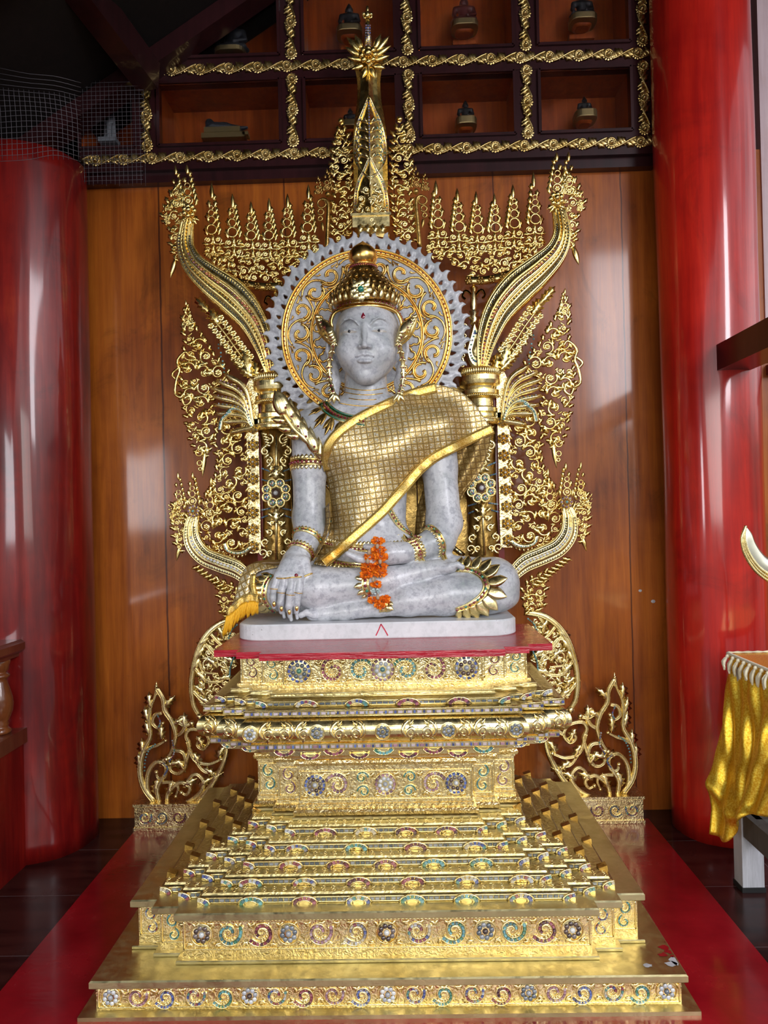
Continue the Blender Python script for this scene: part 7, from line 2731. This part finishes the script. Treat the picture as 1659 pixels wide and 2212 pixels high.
# ---------------- back board between the pillars
bb = thing('throne_backboard', 'dark embossed gold board between the pillars behind the marble statue', 'panel', (XT, 3.44, 1.03))
m = MB(); x0 = at(575, 1000, 3.47)[0]; x1 = 2 * XT - x0; z0, z1 = 1.0235, at(800, 840, 3.47)[2]
hw_ = (x1 - x0) / 2
for k in range(9):
    xa_ = x0 + (x1 - x0) * k / 9
    box(m, (xa_ + (x1 - x0) / 18, 3.50, (z0 + z1) / 2), ((x1 - x0) / 9 - .006, .03, z1 - z0))
m.build('board', 'gold_old', bb)
g = MB(); m = MB()
for sd in (-1, 1):
    for k in range(5):
        q = smooth_path([(sd * .21, z0 + .10 + k * .16), (sd * .26, z0 + .16 + k * .16), (sd * .33, z0 + .17 + k * .16), (sd * .40, z0 + .12 + k * .16)], 16)
        P = np.stack([XT + q[:, 0], np.full(16, 3.47), q[:, 1]], 1); tube(m, P, .012, NB_, 7)
        for i in range(1, 15): dome(g, P[i] + [0, -.010, 0], .006, NB_, .004, 6, 2, 0, gcol('grey' if k % 2 else 'teal'))
m.build('curved_ribs', 'gold_carved', bb); g.build('gem_row', 'gem_tiles', bb)['kind'] = 'stuff'
# ================================================================ statuettes in the niches
SB = SDF((-.55, -.40, -.02), (.55, .35, 1.25), .022)
SB.ell((0, 0, .10), (.44, .24, .12), .05)
SB.cone((-.25, -.10, .12), (.30, -.16, .12), .10, .09, .06); SB.cone((.25, -.08, .12), (-.30, -.14, .12), .10, .09, .06)
SB.cone((0, .03, .15), (0, .02, .55), .19, .17, .08); SB.cone((-.16, .02, .62), (.16, .02, .62), .12, .12, .08)
SB.chain([(-.27, .02, .64), (-.32, .0, .40), (-.30, -.16, .20)], [.085, .07, .05], .03)
SB.chain([(.27, .02, .64), (.32, .0, .40), (.10, -.20, .26)], [.085, .07, .05], .03)
SB.cone((0, .02, .70), (0, .01, .82), .08, .075, .04); SB.ell((0, 0, .90), (.115, .125, .145), .02)
SB.ell((0, .02, 1.05), (.07, .07, .07), .03); SB.cone((0, .02, 1.10), (0, .02, 1.19), .035, .008, .02)
for sx_ in (-1, 1): SB.cone((sx_ * .115, .01, .92), (sx_ * .12, .01, .80), .022, .026, .01)
SB.cone((0, -.12, .89), (0, -.12, .85), .016, .026, .015)
sbV, sbF = SB.nets()
def statuette(px, py_base, py_top, mat, lab, bw, base_h_px=13, bracket=True, Y=3.70):
    b = at(px, py_base, Y); t_ = at(px, py_top, Y); H = t_[2] - b[2]
    th_ = thing('seated_statuette', lab, 'statuette', tuple(b), 'small seated statuettes in the wall niches')
    s_ = H / 1.19
    m = MB(); m.add(sbV * s_ * [1.22, 1, 1] + b, sbF, True); m.build('figure', mat, th_)
    m = MB(); w = bw * Y / 1550.0 / 2; h = base_h_px * Y / 1550.0
    q = np.array([(w * math.copysign(abs(math.cos(a)) ** .5, math.cos(a)), (.06 if bracket else .08) * math.copysign(abs(math.sin(a)) ** .7, math.sin(a))) for a in np.linspace(0, 2 * PI, 25)[:-1]])
    R1 = [np.concatenate([q * k + b[:2], np.full((24, 1), b[2] - z)], 1) for k, z in ((.97, h), (1, h * .9), (1, h * .1), (.97, 0))]
    loft(m, R1); m.build('brass_base', 'brass_base', th_)
    if bracket:
        m = MB(); R1 = [np.concatenate([q * k + b[:2] + [0, .02], np.full((24, 1), b[2] - h - z)], 1) for k, z in ((.5, .012), (.6, .008), (.7, .001))]
        loft(m, R1)
        box(m, (b[0] + .01, Y + .085, b[2] - h - .022), (w * 1.9, .06, .022))
        m.build('wood_bracket', 'niche_wood', th_)
    return th_
statuette(500, 117, 30, 'stone_black', 'large matte black seated statuette in the upper left niche on a plain brass base', 68, 10, False, 3.68)
statuette(755, 66, 6, 'bronze_dark', 'glossy black seated statuette beside the spire tip in the upper row', 56)
statuette(1003, 54, -12, 'wood_carving_red', 'red-brown seated statuette in the upper niche second from the right column', 58)
statuette(1258, 41, -22, 'bronze_dark', 'dark seated statuette in the upper niche beside the right column', 58)
statuette(757, 270, 232, 'bronze_dark', 'small dark statuette half hidden behind the central spire, lower row', 40)
statuette(1006, 262, 216, 'bronze_dark', 'small black statuette with pointed crown in the lower niche second from right column', 46, 16)
statuette(1263, 247, 207, 'bronze_dark', 'small black statuette in the lower niche beside the right column', 48, 16)
# reclining figure
b = at(484, 284, 3.70)
rt = thing('reclining_statuette', 'dark reclining figure on a brass base in the lower left niche', 'statuette', tuple(b))
RS = SDF((-.14, -.05, -.01), (.14, .05, .08), .004)
RS.ell((-.075, 0, .045), (.022, .02, .022), .01); RS.cone((-.06, 0, .028), (.01, 0, .024), .022, .020, .01); RS.cone((.0, 0, .024), (.10, 0, .012), .020, .010, .01)
RS.chain([(-.055, -.015, .03), (-.085, -.02, .008), (-.085, -.01, .035)], [.009, .008, .007], .004); RS.cone((.10, 0, .014), (.118, 0, .016), .009, .008, .004)
v_, f_2 = RS.nets(); m = MB(); m.add(v_ + b, f_2, True); m.build('figure', 'stone_black', rt)
m = MB(); box(m, (b[0], 3.70, b[2] - .014), (.185, .10, .026)); box(m, (b[0] + .004, 3.72, b[2] - .040), (.225, .13, .026)); box(m, (b[0] + .118, 3.68, b[2] - .034), (.03, .05, .018)); m.build('brass_base', 'brass_base', rt)
# standing relief figure behind the netting
b = at(236, 303, 3.66)
st_ = thing('standing_stele', 'small grey stone slab with a standing figure behind the wire netting', 'statuette', tuple(b))
GS = SDF((-.045, -.04, -.005), (.045, .03, .175), .0035)
GS.cone((0, .012, .02), (0, .012, .135), .033, .028, .01, flat=((0, 1, 0), .4))
GS.cone((.004, -.008, .01), (.004, -.008, .075), .012, .014, .006); GS.cone((.004, -.008, .085), (.004, -.008, .105), .016, .015, .006); GS.ell((.004, -.010, .132), (.010, .010, .013), .003)
GS.chain([(-.010, -.008, .108), (-.016, -.012, .085), (.0, -.020, .08)], [.006, .006, .005], .003); GS.chain([(.018, -.008, .108), (.023, -.012, .085), (.008, -.020, .08)], [.006, .006, .005], .003)
v_, f_2 = GS.nets(); m = MB(); m.add(v_ + b, f_2, True); m.build('figure', 'grey_stone', st_)
m = MB(); box(m, (b[0], 3.66, b[2] - .010), (.09, .07, .022)); m.build('base', 'grey_stone', st_)

# ================================================================ balustrade at left
bal = thing('balustrade', 'dark wooden balustrade with turned balusters beside the left red column', 'balustrade', (-1.63, 2.6, 0))
xb0 = at(80, 1840, 3.22)[0]
m = MB(); R_ = []
for y in (1.2, 3.19):
    R_.append(np.array([(xb0 - .12 + dx_, y, z) for dx_, z in ((0, .945), (.115, .945), (.125, .955), (.125, .985), (.11, .998), (.01, .998), (0, .985))]))
loft(m, R_); box(m, (xb0 - .06, 2.19, .935), (.08, 1.98, .022)); m.build('handrail', 'rail_wood', bal)
m = MB(); box(m, (xb0 - .065, 2.2, .575), (.14, 1.98, .065)); m.build('lower_rail', 'rail_wood', bal)
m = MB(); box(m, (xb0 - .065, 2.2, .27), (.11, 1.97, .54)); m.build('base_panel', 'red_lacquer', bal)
bp = [(.020, .607), (.042, .610), (.044, .622), (.034, .632), (.030, .640), (.036, .648), (.030, .656), (.040, .675), (.051, .705), (.054, .735), (.050, .765), (.040, .800), (.031, .830), (.029, .842), (.040, .850), (.042, .858), (.030, .866), (.028, .872), (.037, .880), (.040, .900), (.044, .910), (.044, .925), (.02, .927)]
for k in range(8):
    m = MB(); lathe(m, (xb0 - .065, 3.06 - k * .21, 0), bp, 24); m.build('baluster', 'baluster_wood', bal)
for z in (.97, .58):
    m = MB(); sphere(m, (xb0 + (.007 if z > .9 else .008), 3.155, z), .006, 8, 6); m.build('screw_cap', 'bead_beige', bal)

# dark beam at right
m = MB(); p_ = at(1552, 798, 3.2)
box(m, (p_[0] + .075, 2.2, p_[2] + .055), (.15, 2.06, .115))
tag(m.build('dark_beam', 'dark_frame'), 'dark wooden beam jutting forward from the right red column', 'beam')

# ================================================================ offering table at right
tzz = at(1574, 1412, 2.93)[2]; xt_ = at(1574, 1412, 2.93)[0]
tb = thing('offering_table', 'grey wooden table with white painted leg standing on the dark floor at right', 'table', (1.6, 2.7, 0))
tx0 = at(1598, 1900, 2.86)[0]
m = MB(); box(m, (xt_ + .585, 2.56, tzz - .0225), (1.13, .70, .03)); m.build('tabletop', 'grey_wood', tb)
for (x, y) in ((tx0 + .042, 2.87), (tx0 + .042, 2.37), (tx0 + 1.05, 2.87), (tx0 + 1.05, 2.37)):
    m = MB(); box(m, (x, y, (tzz - .038) / 2 + .008), (.084, .07, tzz - .054)); lg = m.build('leg', 'white_paint', tb)
    m = MB(); box(m, (x, y, .010), (.092, .078, .019)); m.build('rubber_foot', 'black_rubber', lg)
m = MB(); beam(m, (tx0 + .03, 2.80, .265), (tx0 + 1.1, 2.80, .265), .05, .09); beam(m, (tx0 + .03, 2.83, .265), (tx0 + .03, 2.36, .265), .05, .09); m.build('stretcher', 'grey_wood', tb)
tc_ = thing('gold_tablecloth', 'shiny gold cloth draped over the offering table at right', 'tablecloth', (1.5, 2.7, .9))
U_n, V_n = 60, 50
tzz = at(1574, 1412, 2.93)[2]; xt_ = at(1574, 1412, 2.93)[0]
topc = smooth_path([(1574, 1412), (1600, 1424), (1640, 1446), (1700, 1480), (1800, 1530), (1950, 1600)], U_n)
Ytop = np.interp(np.linspace(0, 1, U_n), [0, 1], [2.93, 2.30])
botc = smooth_path([(1536, 1800), (1552, 1812), (1576, 1816), (1592, 1790), (1604, 1768), (1628, 1757), (1659, 1764), (1760, 1800), (1900, 1900)], U_n)
Pt = []
for i in range(U_n):
    row = []
    u = i / (U_n - 1)
    for j in range(V_n):
        v = j / (V_n - 1)
        lx = np.interp(v, [0, .25, .5, .72, .86, 1], [0, 4, 0, -12, 0, 0]) * max(0, 1 - u * 7)
        fold = .030 * math.sin(u * 26 + v * 2.2) * (.25 + v) * (1 - .5 * v) + .022 * math.sin(u * 55 - v * 4) * v * (1 - v) + .03 * math.exp(-((v - .72 - u * .5) / .05) ** 2)
        fold += .018 * math.sin((u * 9 - v * 3.2) * 2 * PI) * max(0, 1 - v * 1.2)
        ptop = np.array([xt_, 2.93 - .75 * u, tzz + .0015]); pbot = at(botc[i][0] + lx, botc[i][1], 2.80 - .42 * u)
        p = ptop * (1 - v) + pbot * v + (at(lx + 800, 1400, 2.9) - at(800, 1400, 2.9)) * (1 - v)
        fo = fold * min(1, v * 9) * .9
        row.append(p + np.array([-fo * .75, -fo * .5, 0]))
    Pt.append(row)
cloth('drape', np.array(Pt), ['gold_lame'], parent=tc_, th=.002)
m = MB()
box(m, (xt_ + .575, 2.56, tzz - .003), (1.15, .74, .006)); m.build('top_cloth', 'gold_lame', tc_)
m = MB(); pb = np.array([(xt_ - .004, 2.93 - .02 * i, tzz + .002) for i in range(0, 34)])
tube(m, smooth_path(pb, 120), np.where(np.arange(120) % 2 == 0, .007, .004), NB_, 6)
pb2 = np.array([(xt_ + k * .02, 2.935, tzz + .004) for k in range(40)]); tube(m, pb2, np.where(np.arange(40) % 2 == 0, .006, .003), NB_, 5)
m.build('braid', 'cream_tassel', tc_)
rf = random.Random(9)
for k, (x, y) in enumerate(((1583, 1428), (1590, 1433), (1596, 1450), (1616, 1452), (1622, 1462), (1634, 1466), (1648, 1474), (1658, 1480), (1670, 1486), (1682, 1492))):
    m = MB(); top_ = np.array([xt_ - .014, 2.91 - k * .045, tzz - .006]); an = rf.uniform(-.6, .3) - (.5 if k < 2 else 0)
    sphere(m, top_, .008, 8, 6)
    for q in range(9):
        a = an + rf.uniform(-.22, .22); L_ = rf.uniform(.045, .06)
        tube(m, smooth_path([top_, top_ + [-.014 + math.sin(a) * L_ * .3, math.sin(a) * L_ * .5 -.008 + .002 * q, -math.cos(a) * L_ * .5], top_ + [-.018 + math.sin(a) * L_ * .4, math.sin(a) * L_ * 1.1 - .006 + .003 * (q % 3), -math.cos(a) * L_]], 5), [.003, .005, .005, .0045, .003], NB_, 5)
    m.build('tassel', 'cream_tassel', tc_)
# curved gilded finial of an offering vessel standing on the table
gh = thing('gilded_horn_finial', 'pale gilded upturned horn with beaded edge at the right edge above the table', 'ornament', tuple(at(1760, 1500, 2.6)))
YH = 2.62
outer_ = smooth_path([(1611, 1136), (1602, 1162), (1606, 1192), (1622, 1222), (1645, 1246), (1690, 1275), (1730, 1310), (1750, 1370), (1752, 1462)], 40)
inner_ = smooth_path([(1611, 1136), (1624, 1152), (1632, 1172), (1645, 1192), (1662, 1206), (1710, 1225), (1770, 1270), (1800, 1340), (1806, 1462)], 40)
m = MB()
rings_ = []
for a, b in zip(outer_, inner_):
    pa, pb_ = at(*a, YH), at(*b, YH); c = (pa + pb_) / 2; w = np.linalg.norm(pb_ - pa)
    d = min(.03, w * .3)
    rings_.append(np.array([pa, c * .4 + pa * .6 + [0, -d * .7, 0], c + [0, -d * .35, 0], c * .4 + pb_ * .6 + [0, -d * .7, 0], pb_, c + [0, d, 0]]))
loft(m, rings_, smooth=True)
m.build('horn', 'silver_gold', gh)
m = MB()
for off, r_ in ((0.02, .0045), (.16, .004), (.30, .0045)):
    q = np.array([at(*(a + (b - a) * off), YH - .016) for a, b in zip(outer_, inner_)])
    q = smooth_path(q, 150); tube(m, q, np.where(np.arange(150) % 2 == 0, r_ * 1.5, r_ * .8), NB_, 6)
m.build('beaded_edge', 'gold_leaf', gh)
m = MB(); lathe(m, (at(1779, 1462, YH)[0], YH, 0), [(.10, tzz + .002), (.10, tzz + .02), (.06, tzz + .03), (.055, at(1779, 1462, YH)[2] + .02), (.02, at(1779, 1462, YH)[2] + .03)], 20); m.build('foot', 'silver_gold', gh)

# chipped corner of the bottom slab
m = MB(); rg_ = random.Random(4)
for (px, py, r, mt) in ((1462, 2076, .020, 0), (1450, 2082, .013, 0), (1436, 2047, .014, 1), (1445, 2056, .010, 1), (1432, 2063, .012, 1), (1440, 2036, .006, 1), (1470, 2068, .008, 0), (1455, 2066, .007, 1), (1400, 2086, .010, 0)):
    c = atz(px, py, .118); n_ = 11
    pts = [c + [r * rg_.uniform(.6, 1.3) * math.cos(2 * PI * k / n_) * 1.3, r * rg_.uniform(.6, 1.3) * math.sin(2 * PI * k / n_), .0008] for k in range(n_)]
    pts = [p if p[0] < XC + .89 and p[1] > 2.16 else np.array([min(p[0], XC + .89), max(p[1], 2.16), p[2]]) for p in pts]
    m.add(np.array(pts), [tuple(range(n_))], False, mt)
co_ = m.build('paint_chips', ['white_paint', 'red_paint'], ped); co_['kind'] = 'stuff'
# two specks of old wax on the wall boards
for px, py, r in ((1383, 1276, .007), (1411, 1299, .009)):
    m = MB(); dome(m, at(px, py, WALLY), r, NB_, .002, 7, 2, ex=1.3)
    tag(m.build('wax_drip', 'white_paint'), 'white wax speck on the wall boards right of the throne, %s of two' % ('upper' if px < 1400 else 'lower'), 'wax speck')
